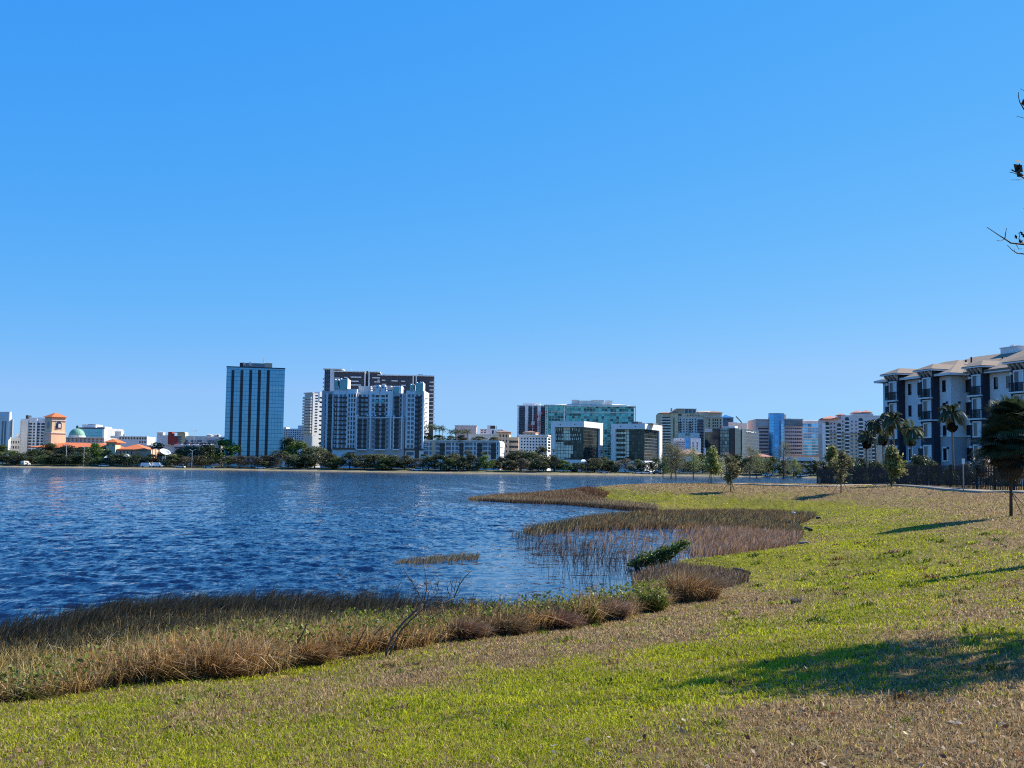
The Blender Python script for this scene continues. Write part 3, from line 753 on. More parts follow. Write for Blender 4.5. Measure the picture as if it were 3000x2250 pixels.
for p0 in (985.5, 1208.5):
    for k in range(4): fb(b, 'vent_slot', DARKM, p0, p0 + 3.5, 1117 + 10 * (p0 > 1100) + 3.4 * k, 1119 + 10 * (p0 > 1100) + 3.4 * k, 1.7)
fl = [1160 + 13.4 * k for k in range(12)]
def fwin(p0, p1, out, mat=None, rows=None, h=8.5, name='window'):
    for r in (rows or fl): fb(b, name, mat or WINB, p0, p1, r - h / 2, r + h / 2, out + .12)
def fbal(p0, p1, out, dep=1.1, rows=None, mat=None):
    for r in (rows or fl):
        fb(b, 'balcony', mat or RAIL, p0, p1, r + 3.2, r + 7.4, out + dep)
def recess(p0, p1, out, r0=1154, r1=1352): fb(b, 'dark_recess', WIN, p0, p1, r0, r1, out + .08)
# pale fins with window columns
for p0 in (1018.5, 1026.5, 1034): fwin(p0, p0 + 4.2, 1.4, WIN)
for p in (1014.5, 1023, 1031, 1039): fb(b, 'fin', W_WHITE, p, p + 2.6, 1152, 1313, 2.0)
for p0 in (1192.5, 1203): fwin(p0, p0 + 7.5, 1.2, WINB)
for p in (1187, 1200.3, 1211.5): fb(b, 'fin', W_WHITE, p, p + 2.6, 1150, 1318, 1.8)
# left wing
fwin(948, 951, 0, WIN); recess(958, 970, 0); fbal(957, 970, 0, .7); fb(b, 'fin', W_GREY, 951.5, 957, 1152, 1320, .8); fb(b, 'fin', W_WHITE, 970.5, 973, 1150, 1315, 1.2)
for r in fl: b.box('end_balcony', RAIL, b.fx(930.5), b.fx(943), .5, 4, b.z(r + 7, 940), b.z(r + 3, 940))
fwin(975.5, 979, 1.0, WIN); fwin(981.5, 985, 1.0, WIN); fwin(992, 999, 1.0, WINB); fwin(1003, 1010, 1.0, WINB); fbal(991, 1014, 1.0, 1.3, fl[0:11]); fbal(976, 986, 1.0, .5)
# middle bays
MID = [1160 + 13.4 * k for k in range(5)]
fwin(1047, 1054, 0, WIN, MID); fwin(1060, 1066, 0, WINB, MID); fwin(1074, 1078, 0, WINB, MID); fbal(1046, 1074, 0, 1.2, MID)
fb(b, 'fin', W_WHITE, 1080, 1085, 1152, 1225, 1.3); fb(b, 'fin', W_WHITE, 1133, 1141, 1148, 1225, 1.3)
fwin(1087, 1093, .8, WINB, MID); fwin(1097, 1107, .8, WIN, MID); fwin(1114, 1124, .8, WIN, MID); fwin(1127, 1133, .8, WIN, MID); fbal(1096, 1126, .8, 1.1, MID[2:])
for p in (1097, 1114): fb(b, 'teal_balcony', surf('bright_teal_glass', (.16, .52, .52), .3, var=.2), p, p + 9, 1172, 1181, 2.0)
fwin(1143, 1147, 0, WIN, MID); recess(1152, 1165, 0, 1160, 1222); fbal(1151, 1166, 0, .7, MID); fwin(1168, 1172, 0, WIN, MID); fb(b, 'fin', W_GREY, 1174, 1178, 1154, 1225, .6); fb(b, 'fin', W_PINK, 1178, 1186, 1154, 1340, .2)
# lower front block
LOW = [1227 + 13.4 * k for k in range(7)]
fb(b, 'podium_block', W_MID, 1043, 1184, 1222, 1372, 3.0, -.1); fb(b, 'parapet', W_WHITE, 1046, 1184, 1222.5, 1224.5, 3.5)
for p0, p1 in ((1050, 1060), (1066, 1074), (1101, 1112), (1119, 1129), (1156, 1168)): fb(b, 'dark_recess', WIN, p0, p1, 1227, 1312, 3.1); fbal(p0 - 1, p1 + 1, 3.0, 1.0, LOW)
for p0, p1 in ((1078, 1083), (1091, 1098), (1132, 1138), (1147, 1152), (1170, 1175)): fwin(p0, p1, 3.0, WINB, LOW)
for p in (1044.5, 1084, 1144, 1152.5, 1176): fb(b, 'fin', W_WHITE, p, p + 3, 1218, 1316, 3.7)
for p0, p1 in ((1049, 1077), (1100, 1131), (1154, 1172)): fb(b, 'awning', W_WHITE, p0, p1, 1316, 1319.5, 5.0)
for p in (1047, 1075, 1088, 1098, 1131): fb(b, 'finial', W_WHITE, p, p + 3, 1216.5, 1220, 3.4)
fb(b, 'base_band', WIN, 976, 1240, 1313, 1318, 1.9); fwin(1019, 1040, 1.4, WINB, [1329], 10); fwin(1191, 1212, 1.3, WINB, [1329], 10)
# right corner bay
recess(1215, 1228, 1.2, 1160, 1345); fwin(1217, 1222, 1.3, WINB); fwin(1229, 1234, 1.2, WIN); fbal(1214, 1232, 1.2, 1.0); fb(b, 'fin', W_WHITE, 1235.5, 1239.5, 1150, 1340, 1.5)
for r in fl: b.box('end_balcony', W_GREY, .05, 1.8, .5, 3.5, b.z(r + 9, 1240), b.z(r + 6, 1240))
# -- 13 dark tower behind
b = B('dark_tower', 'broad dark taupe tower with white balcony bars rising behind the white condominium', 947, 1266, 1267, 640, -4, 1094, depth=22)
fb(b, 'wall', W_BROWN, 944, 962, 1083, 1340, .4, 20); fb(b, 'white_slab', W_GREY, 961, 973, 1083, 1340, 1.6, 20)
fb(b, 'wall', W_BROWN, 973, 1064, 1089, 1340, 1.2, 20); fb(b, 'wall', W_BROWN, 1064, 1078, 1089, 1340, -1.2, 20); fb(b, 'wall', W_BROWN, 1077, 1102, 1090, 1340, 1.2, 20)
fb(b, 'wall', W_BROWN, 1102, 1267, 1099, 1340, 1.1, 20)
fb(b, 'roof_slab', W_WHITE, 940, 1000, 1080.5, 1083, 2.4, 20); fb(b, 'roof_slab', W_WHITE, 971, 1066, 1087.5, 1090.5, 2.2, 20); fb(b, 'roof_slab', W_WHITE, 1073, 1108, 1089, 1091.5, 2.2, 20); fb(b, 'roof_slab', W_WHITE, 1101, 1268, 1099, 1102, 2.2, 20)
for p in (1062, 1074, 1204, 1213): fb(b, 'white_pier', W_WHITE, p, p + 3.5, 1091 if p < 1100 else 1102, 1240, 1.9)
fb(b, 'notch', DARKM, 1207.6, 1212.8, 1102, 1240, 1.2)
roofbox(b, 'roof_plant', DARKM, 984, 1015, 1084.5, 1090, 4, 8); roofbox(b, 'roof_plant', DARKM, 1166, 1230, 1096.5, 1101, 5, 8); roofbox(b, 'roof_plant', DARKM, 1219, 1234, 1096, 1102, 3, 6)
roofbox(b, 'stair_head', W_BROWN, 1065, 1072, 1086, 1092, 2, 5)
for p in (1017, 1022): b.part('antenna', MB().tube((b.fx(p, 9), 9, b.z(1086)), (b.fx(p, 9), 9, b.z(1075)), .12, .06, 5), METALW)
for p0, p1, r in ((975, 990, 1107), (1003, 1013, 1105), (1022, 1053, 1104), (1018, 1046, 1116), (1021, 1053, 1127), (1085, 1108, 1106), (1091, 1108, 1118), (1101, 1107, 1113), (1114, 1124, 1113), (1114, 1127, 1125), (1142, 1160, 1115), (1171, 1182, 1116),
                  (1171, 1184, 1128), (1171, 1181, 1139), (1227, 1237, 1119)):
    fb(b, 'balcony_bar', W_WHITE, p0, p1, r, r + 3, 2.2)
for k in range(12):
    r = 1119 + 11.35 * k
    fb(b, 'balcony_bar', W_WHITE, 1254 - 2 * (k % 2), 1271, r, r + 2.6, 2.4)
    if k < 4: fb(b, 'balcony_bar', W_MID, 940, 946, 1108 + 11.5 * k, 1112 + 11.5 * k, 1.2)
for p in (950, 956): wins(b, 'f', b.fx(p - 2), b.fx(p + 2), b.z(1240), b.z(1086), 1, 12, .8, .5, WINB, y=-.4)
# -- 14 low annex with roof garden
b = B('apartment_annex', 'low grey apartment annex with blue windows and palms on its roof', 1234, 1463, 1475.5, 556, 7, 1292)
b.body(W_GREY)
fb(b, 'parapet', W_OFF, 1234, 1462, 1289.5, 1293, .5, .5)
b.box('end_wall', W_WHITE, -.6, .35, -.35, b.b, -1, b.H - .8)
for r in (1310, 1326): b.box('end_slot', DARKM, .3, .5, .4, b.b - .5, b.z(r + 1.2), b.z(r))
ROWS3 = (1301, 1314, 1327)
for p0, p1 in ((1242, 1254), (1258, 1263), (1277, 1287), (1306, 1320), (1324, 1329), (1334, 1342), (1360, 1375), (1377, 1383), (1388, 1393), (1413, 1427), (1430, 1436), (1455, 1462)):
    for r in ROWS3: fb(b, 'window', WINB, p0, p1, r - 4.5, r + 4, .15)
for p0, p1 in ((1288, 1302), (1345, 1357), (1398, 1411), (1438, 1452)):
    fb(b, 'dark_recess', WIN, p0, p1, 1297, 1345, .12)
    for r in ROWS3: fb(b, 'balcony', RAIL, p0 - 1, p1 + 1, r + 1, r + 5, 1.1)
for p in (1239, 1255, 1303, 1321, 1358, 1394, 1428, 1453): fb(b, 'fin', W_WHITE, p, p + 2.2, 1295, 1345, .5)
fb(b, 'beige_bay', W_TAN, 1264, 1275, 1291, 1345, .4)
ANNEX = b
# -- 15, 16, 17 beige box, white block, tan building
b = B('beige_block', 'plain beige windowless block rising behind the roof garden palms', 1331, 1394, 1395, 640, 0, 1249, depth=14)
b.body(W_PINK)
for p in (1340, 1352, 1363, 1374, 1383): b.part('antenna', MB().tube((b.fx(p, 6), 6, b.H), (b.fx(p, 6), 6, b.z(1242)), .12, .05, 5), GREYM)
b.box('parapet', W_MID, -b.a - .2, .2, -.2, b.b, b.H, b.H + .5)
b = B('low_building', 'bluish white stepped block with dark louvre on its stair tower', 1405, 1468, 1469, 650, 4, 1258, depth=14)
b.body(W_WHITE); fb(b, 'stair_tower', W_WHITE, 1426, 1451, 1246, 1290, .8, 6); fb(b, 'louvre', DARKM, 1435, 1450, 1248, 1256, .95); fb(b, 'window', WIN, 1440, 1445, 1261, 1271, .95)
wins(b, 'f', b.fx(1406), b.fx(1424), b.z(1270), b.z(1260), 2, 2, .5, .5); fb(b, 'grey_band', W_MID, 1405, 1426, 1257, 1259, .4)
b = B('podium_building', 'long pale grey podium behind the roof garden', 1372, 1458, 1459, 610, 2, 1273, depth=14)
b.body(W_GREY); fb(b, 'parapet', W_OFF, 1372, 1459, 1272, 1274, .5)
b = B('tan_building', 'tan building with flat tiled cap and terraces beside the annex', 1456, 1518, 1519, 600, 5, 1281, depth=20)
b.body(W_TAN); fb(b, 'tower', W_TAN, 1456, 1491, 1267, 1360, 1.0, 9)
b.part('tower_roof', MB().hip(b.fx(1453), b.fx(1497), -2.5, 10, b.z(1266.5), b.z(1261)), T_BROWN)
for k in range(3): fb(b, 'terrace', DARKM, 1489, 1518, 1291 + 15 * k, 1297 + 15 * k, .15)
wins(b, 'f', b.fx(1460), b.fx(1488), b.z(1330), b.z(1270), 3, 4, .35, .5, y=-1.0)
# -- 18 pale block with pavilion
b = B('apartment_block', 'pale bluish six storey block with tan roof pavilion', 1519, 1602, 1614, 575, 12, 1278)
b.body(W_WHITE)
wins(b, 'f', b.fx(1523), b.fx(1601), b.z(1325), b.z(1281), 9, 5, .45, .5); b.box('cornice', W_WHITE, -b.a - .5, .5, -.6, b.b, b.H, b.H + .8)
wins(b, 'r', .8, b.b - .5, b.z(1325), b.z(1281), 1, 5, .6, .6)
roofbox(b, 'pavilion', W_TAN, 1533, 1568, 1266.5, 1277, 3, 8)
b.part('pavilion_roof', MB().hip(b.fx(1530.5, 3), b.fx(1570.5, 3), 2, 12, b.z(1266), b.z(1261.5)), T_BROWN)
for p in (1541, 1551, 1561): fb(b, 'arch_opening', WIN, p - 2, p + 2, 1270, 1275, -2.9, 3.1)
# -- 19 tower with the cranes
b = B('apartment_tower', 'blue grey tower with pale vertical piers and red hoists on its front', 1514, 1602, 1603, 660, 3, 1188.5, depth=22)
b.body(WINB, 'glass_front')
for p0, p1 in ((1514, 1519), (1536.5, 1546), (1558, 1561), (1573, 1583)):
    fb(b, 'pier', W_WHITE, p0, p1, 1189, 1290, .8)
    if p1 - p0 > 8: fb(b, 'pier', W_WHITE, p0 + 1.5, p1 - 2, 1215, 1290, 1.0)
fb(b, 'cornice', W_WHITE, 1512.5, 1603, 1187.5, 1190, 1.2, 20)
for p0, p1 in ((1519, 1536), (1546, 1558), (1561, 1573), (1583, 1602)):
    n = 13
    slabs(b, 'f', b.fx(p0), b.fx(p1), b.z(1282), b.z(1193), n, .5, RAIL if p0 != 1561 else W_BROWN, hh=.9)
roofbox(b, 'penthouse', W_GREY, 1530, 1568, 1179.5, 1189, 3, 12); roofbox(b, 'penthouse', W_GREY, 1569, 1580, 1180, 1189, 4, 10)
CRANE_RED = surf('red_crane_paint', (.50, .06, .07), .5, var=.3)
def hoist(px, pt, pb, label):
    r = thing('tower_crane', label, 'crane', (*at_d(px, 655), GZ), 0, 'red and white cranes')
    zt = B.z(b, pt, px) if False else (EYE.z + ray(px, pt).z / ray(px, pt).y * 655 - GZ); zb_ = EYE.z + ray(px, pb).z / ray(px, pb).y * 655 - GZ
    m = MB()
    for dx, dy in ((-.5, 0), (.5, 0), (-.5, 1), (.5, 1)): m.tube((dx, dy, 0), (dx, dy, zt), .12, n=4)
    for k in range(int(zt / 1.4)): m.tube((-.5, 0, k * 1.4), (.5, 0, k * 1.4 + 1.4), .08, n=4)
    m.build('mast', CRANE_RED, r)
    MB().box(-1.4, .6, -.9, 1, zt - 1.2, zt + .7).build('cab', METALW, r)
    j = MB()
    for zz in (zt - .3, zt + .8): j.tube((0, 0, zz), (4.2, -.5, zz + .2), .14, n=4)
    for k in range(5): j.tube((k * .84, -.1 * k, zt - .3), (k * .84 + .84, -.1 * k, zt + .8), .09, n=4)
    j.build('jib', CRANE_RED, r)
    MB().box(-2.6, -1.2, -.8, .8, zt - 2.6, zt - 1.0).build('counterweight', CRANE_RED, r)
hoist(1581, 1211, 1275, 'upper red and white tower crane before the pale piered tower')
hoist(1562, 1239, 1275, 'lower red tower crane before the pale piered tower')
# -- 20 green glass office
b = B('glass_office', 'wide green glass office slab with white curved rooftop blocks', 1598, 1856, 1860, 630, 3, 1190, depth=26)
b.body(G_GREEN, 'glass_wall')
fb(b, 'corner_mullion', W_GREY, 1650, 1654, 1187, 1340, .3)
fb(b, 'string_course', W_GREY, 1600, 1856, 1207, 1208.6, .3)
for p in (1596, 1601.5, 1855, 1859.5): fb(b, 'edge_fin', surf('pale_aqua_panel', (.50, .62, .60), .4), p, p + 2.2, 1189, 1330, .5)
for k in range(18): fb(b, 'edge_rung', W_WHITE, 1596, 1603, 1193 + 7.5 * k, 1194.6 + 7.5 * k, .4)
fb(b, 'roof_edge', W_GREY, 1592, 1660, 1186, 1188, 1.6, 20); fb(b, 'roof_edge', W_GREY, 1652, 1861, 1189.5, 1191.5, 1.4, 20)
b.part('roof_canopy', MB().hip(b.fx(1618, 6), b.fx(1855, 6), 4, 22, b.z(1187), b.z(1181), th=.2), W_GREY)
roofbox(b, 'penthouse', W_OFF, 1650, 1836, 1185, 1190, 4, 12)
for p0, p1, r in ((1673, 1695, 1169), (1695, 1732, 1172), (1731, 1768, 1170), (1772, 1793, 1171)): roofbox(b, 'penthouse', W_OFF, p0, p1, r, 1188, 5 + (p0 % 3), 9)
def cubebuilding(label, xl, xm, xr, ytop, d, th, rows):
    b = B('office_cube', label, xl, xm, xr, d, th, ytop, group='white framed office cubes')
    a, bb, H = b.a, b.b, b.H
    beam, pl, pr = (H - b.z(rows[0])), b.fx(rows[1]) + a, bb - b.ry(rows[2])
    b.box('roof_slab', W_WHITE, -a, 0, 0, bb, H - beam, H)
    b.box('pier', W_WHITE, -a, -a + pl, 0, pl * 1.2, -1, H - beam); b.box('pier', W_WHITE, -pr, 0, bb - pr, bb, -1, H - beam); b.box('pier', W_WHITE, -a, -a + pl, bb - pr, bb, -1, H - beam)
    g = 1.6
    zb = b.z(rows[3])
    b.box('glass_wall', G_DARK, -a + pl + .1, -g * .6, g, bb - pr - .1, zb, H - beam - .003)
    b.box('podium', W_WHITE, -a + pl + .1, -g * .6 + .5, g - .5, bb - pr - .1, -1, zb - .003)
    b.box('side_reveal', G_STRIP, -a + pl - .4, -a + pl + .4, pl * 1.2 + .02, bb - pr - .2, 0, H - beam - .01)
    for c in (-a * .28, -a * .72): b.box('rain_outlet', DARKM, c - .25, c + .25, -.06, .05, H - beam * .6, H - beam * .45)
    for c in (bb * .3, bb * .72): b.box('rain_outlet', DARKM, -.05, .06, c - .2, c + .2, H - beam * .6, H - beam * .42)
    return b, g
b, g = cubebuilding('white framed dark glass cube with painted cream reflections in large irregular patches', 1613, 1710, 1766, 1234, 545, 27, (1251, 1624, 1757, 1347))
def pane(b, g, p0, p1, r0, r1, mat=REFLP, name='painted_reflection'):
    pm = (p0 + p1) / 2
    b.box(name, mat, b.fx(p0, g), b.fx(p1, g), g - .05, g + .02, b.z(r1, pm), b.z(r0, pm))  # thin cream box on the glass: a reflection put into the colour
pr = random.Random(4)
for p0, p1, r0, r1 in ((1627, 1652, 1295, 1345), (1652, 1678, 1305, 1330), (1652, 1671, 1330, 1342), (1650, 1669, 1252, 1291)): pane(b, g, p0, p1, r0, r1)  # reflection patches painted on this cube's glass
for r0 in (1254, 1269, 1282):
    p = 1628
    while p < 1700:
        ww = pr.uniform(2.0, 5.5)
        if not 1648 < p < 1668: pane(b, g, p, p + ww * .55, r0 + pr.uniform(-1, 2), r0 + pr.uniform(7, 10))  # small reflection patches painted on the glass
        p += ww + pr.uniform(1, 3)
b, g = cubebuilding('white framed dark glass cube with horizontal painted cream reflection bands down its left side', 1790, 1889, 1940, 1241, 548, 27, (1257, 1802, 1932, 1350))
for k in range(6): pane(b, g, 1805, 1832, 1265.5 + 14.2 * k, 1271.5 + 14.2 * k)  # reflection bands painted on this cube's glass
pane(b, g, 1832, 1843.5, 1258, 1338)  # upright reflection band painted on the glass
for k in range(7): b.box('floor_line', GREYM, -g * .6 - .05, -g * .6 + .06, g + .5, b.b - 2, b.z(1284 + 9 * k), b.z(1283.2 + 9 * k))
roofbox(b, 'roof_plant', DARKM, 1852, 1869, 1234, 1241, 4, 6); roofbox(b, 'roof_plant', GREYM, 1840, 1912, 1238.5, 1241, 5, 8)
# -- 23 tan condominium
b = B('condominium', 'large tan condominium with rounded white balconies and tiled caps', 1929, 2113, 2114, 660, 3, 1206, depth=22)
fb(b, 'wall', W_TAN, 1929, 1968, 1212, 1388, .4, 20); fb(b, 'wall', W_CREAM, 1964, 1986, 1210, 1388, 1.0, 20); fb(b, 'wall', W_OFF, 1981, 2063, 1213, 1388, 0, 20); fb(b, 'wall', W_TAN, 2061, 2114, 1208, 1388, 1.2, 20)
b.part('roof', MB().hip(b.fx(1929), b.fx(1968), -1, 14, b.z(1212), b.z(1207)), T_BROWN); b.part('roof', MB().hip(b.fx(1962), b.fx(1986), -1.6, 14, b.z(1210), b.z(1202)), T_BROWN)
b.part('roof', MB().hip(b.fx(2070), b.fx(2117), -2, 14, b.z(1209), b.z(1203)), T_BROWN); roofbox(b, 'chimney', W_TAN, 1965, 1969, 1195, 1204, 3, 2)
roofbox(b, 'penthouse', W_TAN, 1981, 2006, 1199, 1213, 1, 10); roofbox(b, 'glazed_penthouse', WINB, 2004, 2040, 1198, 1211, 1, 10); fb(b, 'roof_slab', W_OFF, 1980, 2041, 1197, 1199, .5, 12)
for k in range(4): fb(b, 'penthouse_pier', W_OFF, 2004 + 11.4 * k, 2006 + 11.4 * k, 1199, 1211, -.7, 1.3)
b.part('barrel_roof', MB().lathe([(6.0, b.z(1212)), (5.4, b.z(1206)), (2.5, b.z(1203))], 16, b.fx(2063, 8), 8), W_TAN)
fb(b, 'cornice', W_CREAM, 1980, 2063, 1211.5, 1219, .5); fb(b, 'gable_arch', WIN, 1987, 1996, 1213, 1218, .8)
for p in (2013, 2021, 2028, 2037, 2045): fb(b, 'attic_window', WIN, p, p + 3, 1215, 1218, .7)
for k in range(15):
    r = 1226 + 8.1 * k
    for p in (1941, 1951, 1960): b.part('rounded_balcony', MB().lathe([(1.15, b.z(r + 3.2, p)), (1.3, b.z(r, p))], 10, b.fx(p), -.4), W_WHITE)
fb(b, 'dark_bay', WIN, 1939, 1963, 1222, 1345, .48); fb(b, 'dark_slot', WIN, 1972, 1975, 1225, 1345, 1.1)
for k in range(7):
    r = 1229 + 7.2 * k
    for p in (1985.5, 1993.5, 2003.5, 2012, 2021.5, 2029, 2037.5): fb(b, 'window', WIN, p - 1.6, p + 1.6, r - 2.3, r + 2, .12)
    if k: [fb(b, 'balcony', RAIL, p0, p1, r + .3, r + 2.8, .9) for p0, p1 in ((1983, 1997), (2017, 2026))]
wins(b, 'f', b.fx(2043), b.fx(2060), b.z(1345), b.z(1228), 3, 14, .9, .72, WINB); slabs(b, 'f', b.fx(2042), b.fx(2061), b.z(1345), b.z(1228), 14, .6, RAIL, hh=.7)
for p in (2077, 2089, 2095, 2101.5, 2111): [fb(b, 'window', WIN, p - 1.6, p + 1.6, 1228 + 8.5 * k, 1233.5 + 8.5 * k, 1.35) for k in range(4)]
fb(b, 'pilaster', W_CREAM, 2080, 2084, 1220, 1260, 1.8); fb(b, 'cornice', W_OFF, 2066, 2114, 1221, 1223.5, 1.9)
fb(b, 'podium', W_GREY, 1985, 2048, 1268, 1290, 2.5); fb(b, 'oval_sign', COPPER, 2006, 2020, 1270, 1276, 2.7)
# -- 24 blue pyramid tower
b = B('pyramid_tower', 'blue grey tower with glass pyramid roof and stepped white shoulder', 2117, 2149, 2150, 690, 3, 1223.5, depth=14)
b.body(WINB); wins(b, 'f', b.fx(2124), b.fx(2142), b.z(1231), b.z(1227), 4, 1, .75, .8)
b.part('pyramid_roof', MB().add([(-b.a - .5, -.5, b.H), (.5, -.5, b.H), (.5, b.b + .5, b.H), (-b.a - .5, b.b + .5, b.H), (-b.a * .62, b.b / 2, b.z(1213.5))], [(0, 3, 2, 1), (0, 1, 4), (1, 2, 4), (2, 3, 4), (3, 0, 4)]), G_BLUE)
for k, (p, r) in enumerate(((2160, 1237), (2186, 1240))): fb(b, 'shoulder', W_GREY if k == 0 else W_OFF, 2134 + 10 * k, p, r, 1256, 1 + k)
fb(b, 'shoulder_end', W_OFF, 2172, 2187, 1240, 1257, 2.6)
r_ = thing('crane_boom', 'dark slanting crane boom above the white shoulder roof', 'crane', (*at_d(2172, 694), GZ))
zz = lambda py: EYE.z + ray(2170, py).z / ray(2170, py).y * 694 - GZ
m = MB().tube((0, 0, zz(1236)), (-3.3, 0, zz(1220)), .35, .3, 5).tube((0, 0, 0), (0, 0, zz(1236)), .3, .3, 5); m.build('boom', DARKM, r_)
MB().tube((-3.3, 0, zz(1220)), (-3.25, 0, zz(1226)), .06).build('cable', DARKM, r_)
# -- 25 white clinic
b = B('clinic_building', 'bright white medical block with blue glass centre before the tan condominium', 1974, 2052, 2053, 585, 3, 1284, depth=16)
b.body(surf('periwinkle_stucco', (.50, .53, .66), .8), z1=b.H - .3); fb(b, 'parapet', W_WHITE, 1974, 2003, 1283.5, 1291, .3); fb(b, 'white_wing', W_WHITE, 2023, 2053, 1284, 1345, .5)
fb(b, 'glass_centre', G_BLUE, 2009, 2022, 1285, 1345, .35); wins(b, 'f', b.fx(1978), b.fx(2006), b.z(1312), b.z(1294), 6, 3, .55, .45, WINB)
for p in (2030, 2042): [fb(b, 'window', WIN, p - 1.4, p + 1.4, r, r + 6, .62) for r in (1296, 1304, 1312)]
fb(b, 'red_mark', W_RED, 1992, 1996, 1286, 1288, .42)
b = B('low_building', 'low building with faded brown hipped roof behind the lakeside saplings', 1984, 2064, 2065, 560, 0, 1331, depth=14)
b.body(W_WHITE); b.part('roof', MB().hip(b.fx(1975), b.fx(2066), -1.5, 15, b.z(1331.5), b.z(1315)), T_BROWN); fb(b, 'end_block', W_WHITE, 2062, 2068, 1312, 1345, .5)
# -- 26 smoked glass office
b = B('glass_office', 'dark smoked glass office with black central shaft and white roof sign', 2066, 2150, 2222, 590, 30, 1255)
b.box('wall', G_SLATE, -b.a * .2, 0, .2, b.b, -1, b.H - .4)
b.body(G_GREY, 'glass_wall')
fb(b, 'dark_glass', G_DARK, 2066, 2088, 1266, 1350, .5); fb(b, 'tan_band', W_MID, 2066, 2088, 1256, 1266.5, .45); fb(b, 'dark_glass', G_STRIP, 2088, 2109, 1256, 1350, .5)
fb(b, 'black_shaft', G_STRIP, 2137, 2152, 1255, 1350, .9); b.box('black_shaft', G_STRIP, .003, .8, -.5, b.ry(2161), -1, b.H + .2)
b.box('slate_wall', G_SLATE, .004, .5, b.ry(2172), b.b, -1, b.H + .3)
for k, p in enumerate((2184, 2189, 2193, 2198, 2203, 2208)): b.box('sign_letter', W_WHITE, .4, .75, b.ry(p), b.ry(p + 2.6 + (k % 2)), b.z(1262.5 - (k % 3)), b.z(1258.5 + (k % 2)))
roofbox(b, 'roof_unit', W_OFF, 2112, 2137, 1249, 1255, 1, 6); roofbox(b, 'roof_unit', W_WHITE, 2137, 2153, 1248, 1255, .5, 5); roofbox(b, 'red_tank', W_RED, 2108, 2113, 1250, 1254, .5, 2)
# -- 27 pink and blue office
b = B('office_tower', 'broad pinkish grey office block with rounded blue glass tower at its middle', 2216, 2352, 2353, 640, 2, 1229, depth=28)
b.body(W_PINK); fb(b, 'top_band', W_MID, 2215, 2255, 1229, 1248, .5); fb(b, 'top_band', G_SLATE, 2297, 2352, 1229, 1249, .5); fb(b, 'cornice', W_MID, 2213, 2255, 1228, 1230, 1.2); fb(b, 'cornice', W_MID, 2297, 2354, 1227, 1229.5, .8)
for k in range(8): fb(b, 'window_band', WIN, 2222, 2251, 1253 + 9.9 * k, 1257.5 + 9.9 * k, .2)
for k in range(8): wins(b, 'f', b.fx(2301), b.fx(2350), b.z(1258 + 10.2 * k, 2325), b.z(1252.5 + 10.2 * k, 2325), 9, 1, .72, .8, G_GREY if k < 3 else WIN, th=.14)
x0, x1 = b.fx(2253), b.fx(2297)
poly = [(x0, 2), (x0, -1.5)] + [(x0 + (x1 - x0) * (i / 8), -1.5 - 1.6 * math.sin(math.pi * i / 8)) for i in range(1, 8)] + [(x1, -1.5), (x1, 2)]
b.part('blue_glass_tower', MB().prism(poly, -1, b.z(1214)), G_BLUE); b.part('parapet', MB().prism(poly, b.z(1214) + .003, b.z(1212)), G_SLATE)
roofbox(b, 'stair_head', W_CREAM, 2296, 2304, 1214, 1229, 2, 6); roofbox(b, 'roof_unit', GREYM, 2310, 2318, 1225, 1229, 4, 4)
# -- 28 banded blue glass
b = B('glass_office', 'bright blue glass block with white floor bands beside the pinkish office', 2352, 2402, 2403, 655, 2, 1240, depth=20)
b.body(G_BLUE2, 'glass_wall')
for k in range(11): fb(b, 'floor_band', W_GREY, 2353, 2402, 1250.5 + 8.6 * k, 1251.8 + 8.6 * k, .35)
b.part('rounded_penthouse', MB().lathe([(8.5, b.H), (8.5, b.z(1232)), (6, b.z(1230.5))], 20, b.fx(2376, 9), 9), W_OFF); fb(b, 'roof_band', W_OFF, 2352, 2402, 1238, 1241, .5)
# -- 29 pinkish white condominium
b = B('condominium', 'pinkish white condominium with tiled gables and tan lower storeys', 2414, 2592, 2593, 600, 8, 1221, depth=20)
PW = surf('pinkish_white_stucco', (.76, .66, .64), .85); TW = surf('sandy_stucco', (.64, .53, .42), .85)
fb(b, 'wall', TW, 2413, 2592, 1271, 1392, 0, 20); fb(b, 'wall', PW, 2413, 2465, 1226, 1270.9, 0, 20); fb(b, 'wall', PW, 2465, 2592, 1217, 1270.9, .3, 20); fb(b, 'wall', W_WHITE, 2410, 2419, 1240, 1388, .7)
fb(b, 'dark_cornice', DARKM, 2411, 2592, 1268.5, 1270, .7); fb(b, 'pale_cornice', W_OFF, 2412, 2592, 1270, 1272, .5)
b.part('tiled_roof', MB().hip(b.fx(2409), b.fx(2462), -2, 12, b.z(1226), b.z(1219)), T_PINK); b.part('tiled_roof', MB().hip(b.fx(2408), b.fx(2440), -3, 8, b.z(1229), b.z(1223)), T_PINK)
for p0, p1, r0, r1 in ((2456, 2478, 1216, 1211), (2499, 2532, 1209, 1202), (2525, 2558, 1208, 1201)):
    roofbox(b, 'turret', PW, p0 + 2, p1 - 2, r0, 1222, 1, 7); b.part('turret_roof', MB().hip(b.fx(p0), b.fx(p1), -.2, 9, b.z(r0), b.z(r1)), T_PINK)
fb(b, 'parapet', PW, 2500, 2560, 1212, 1220, .4, 8)
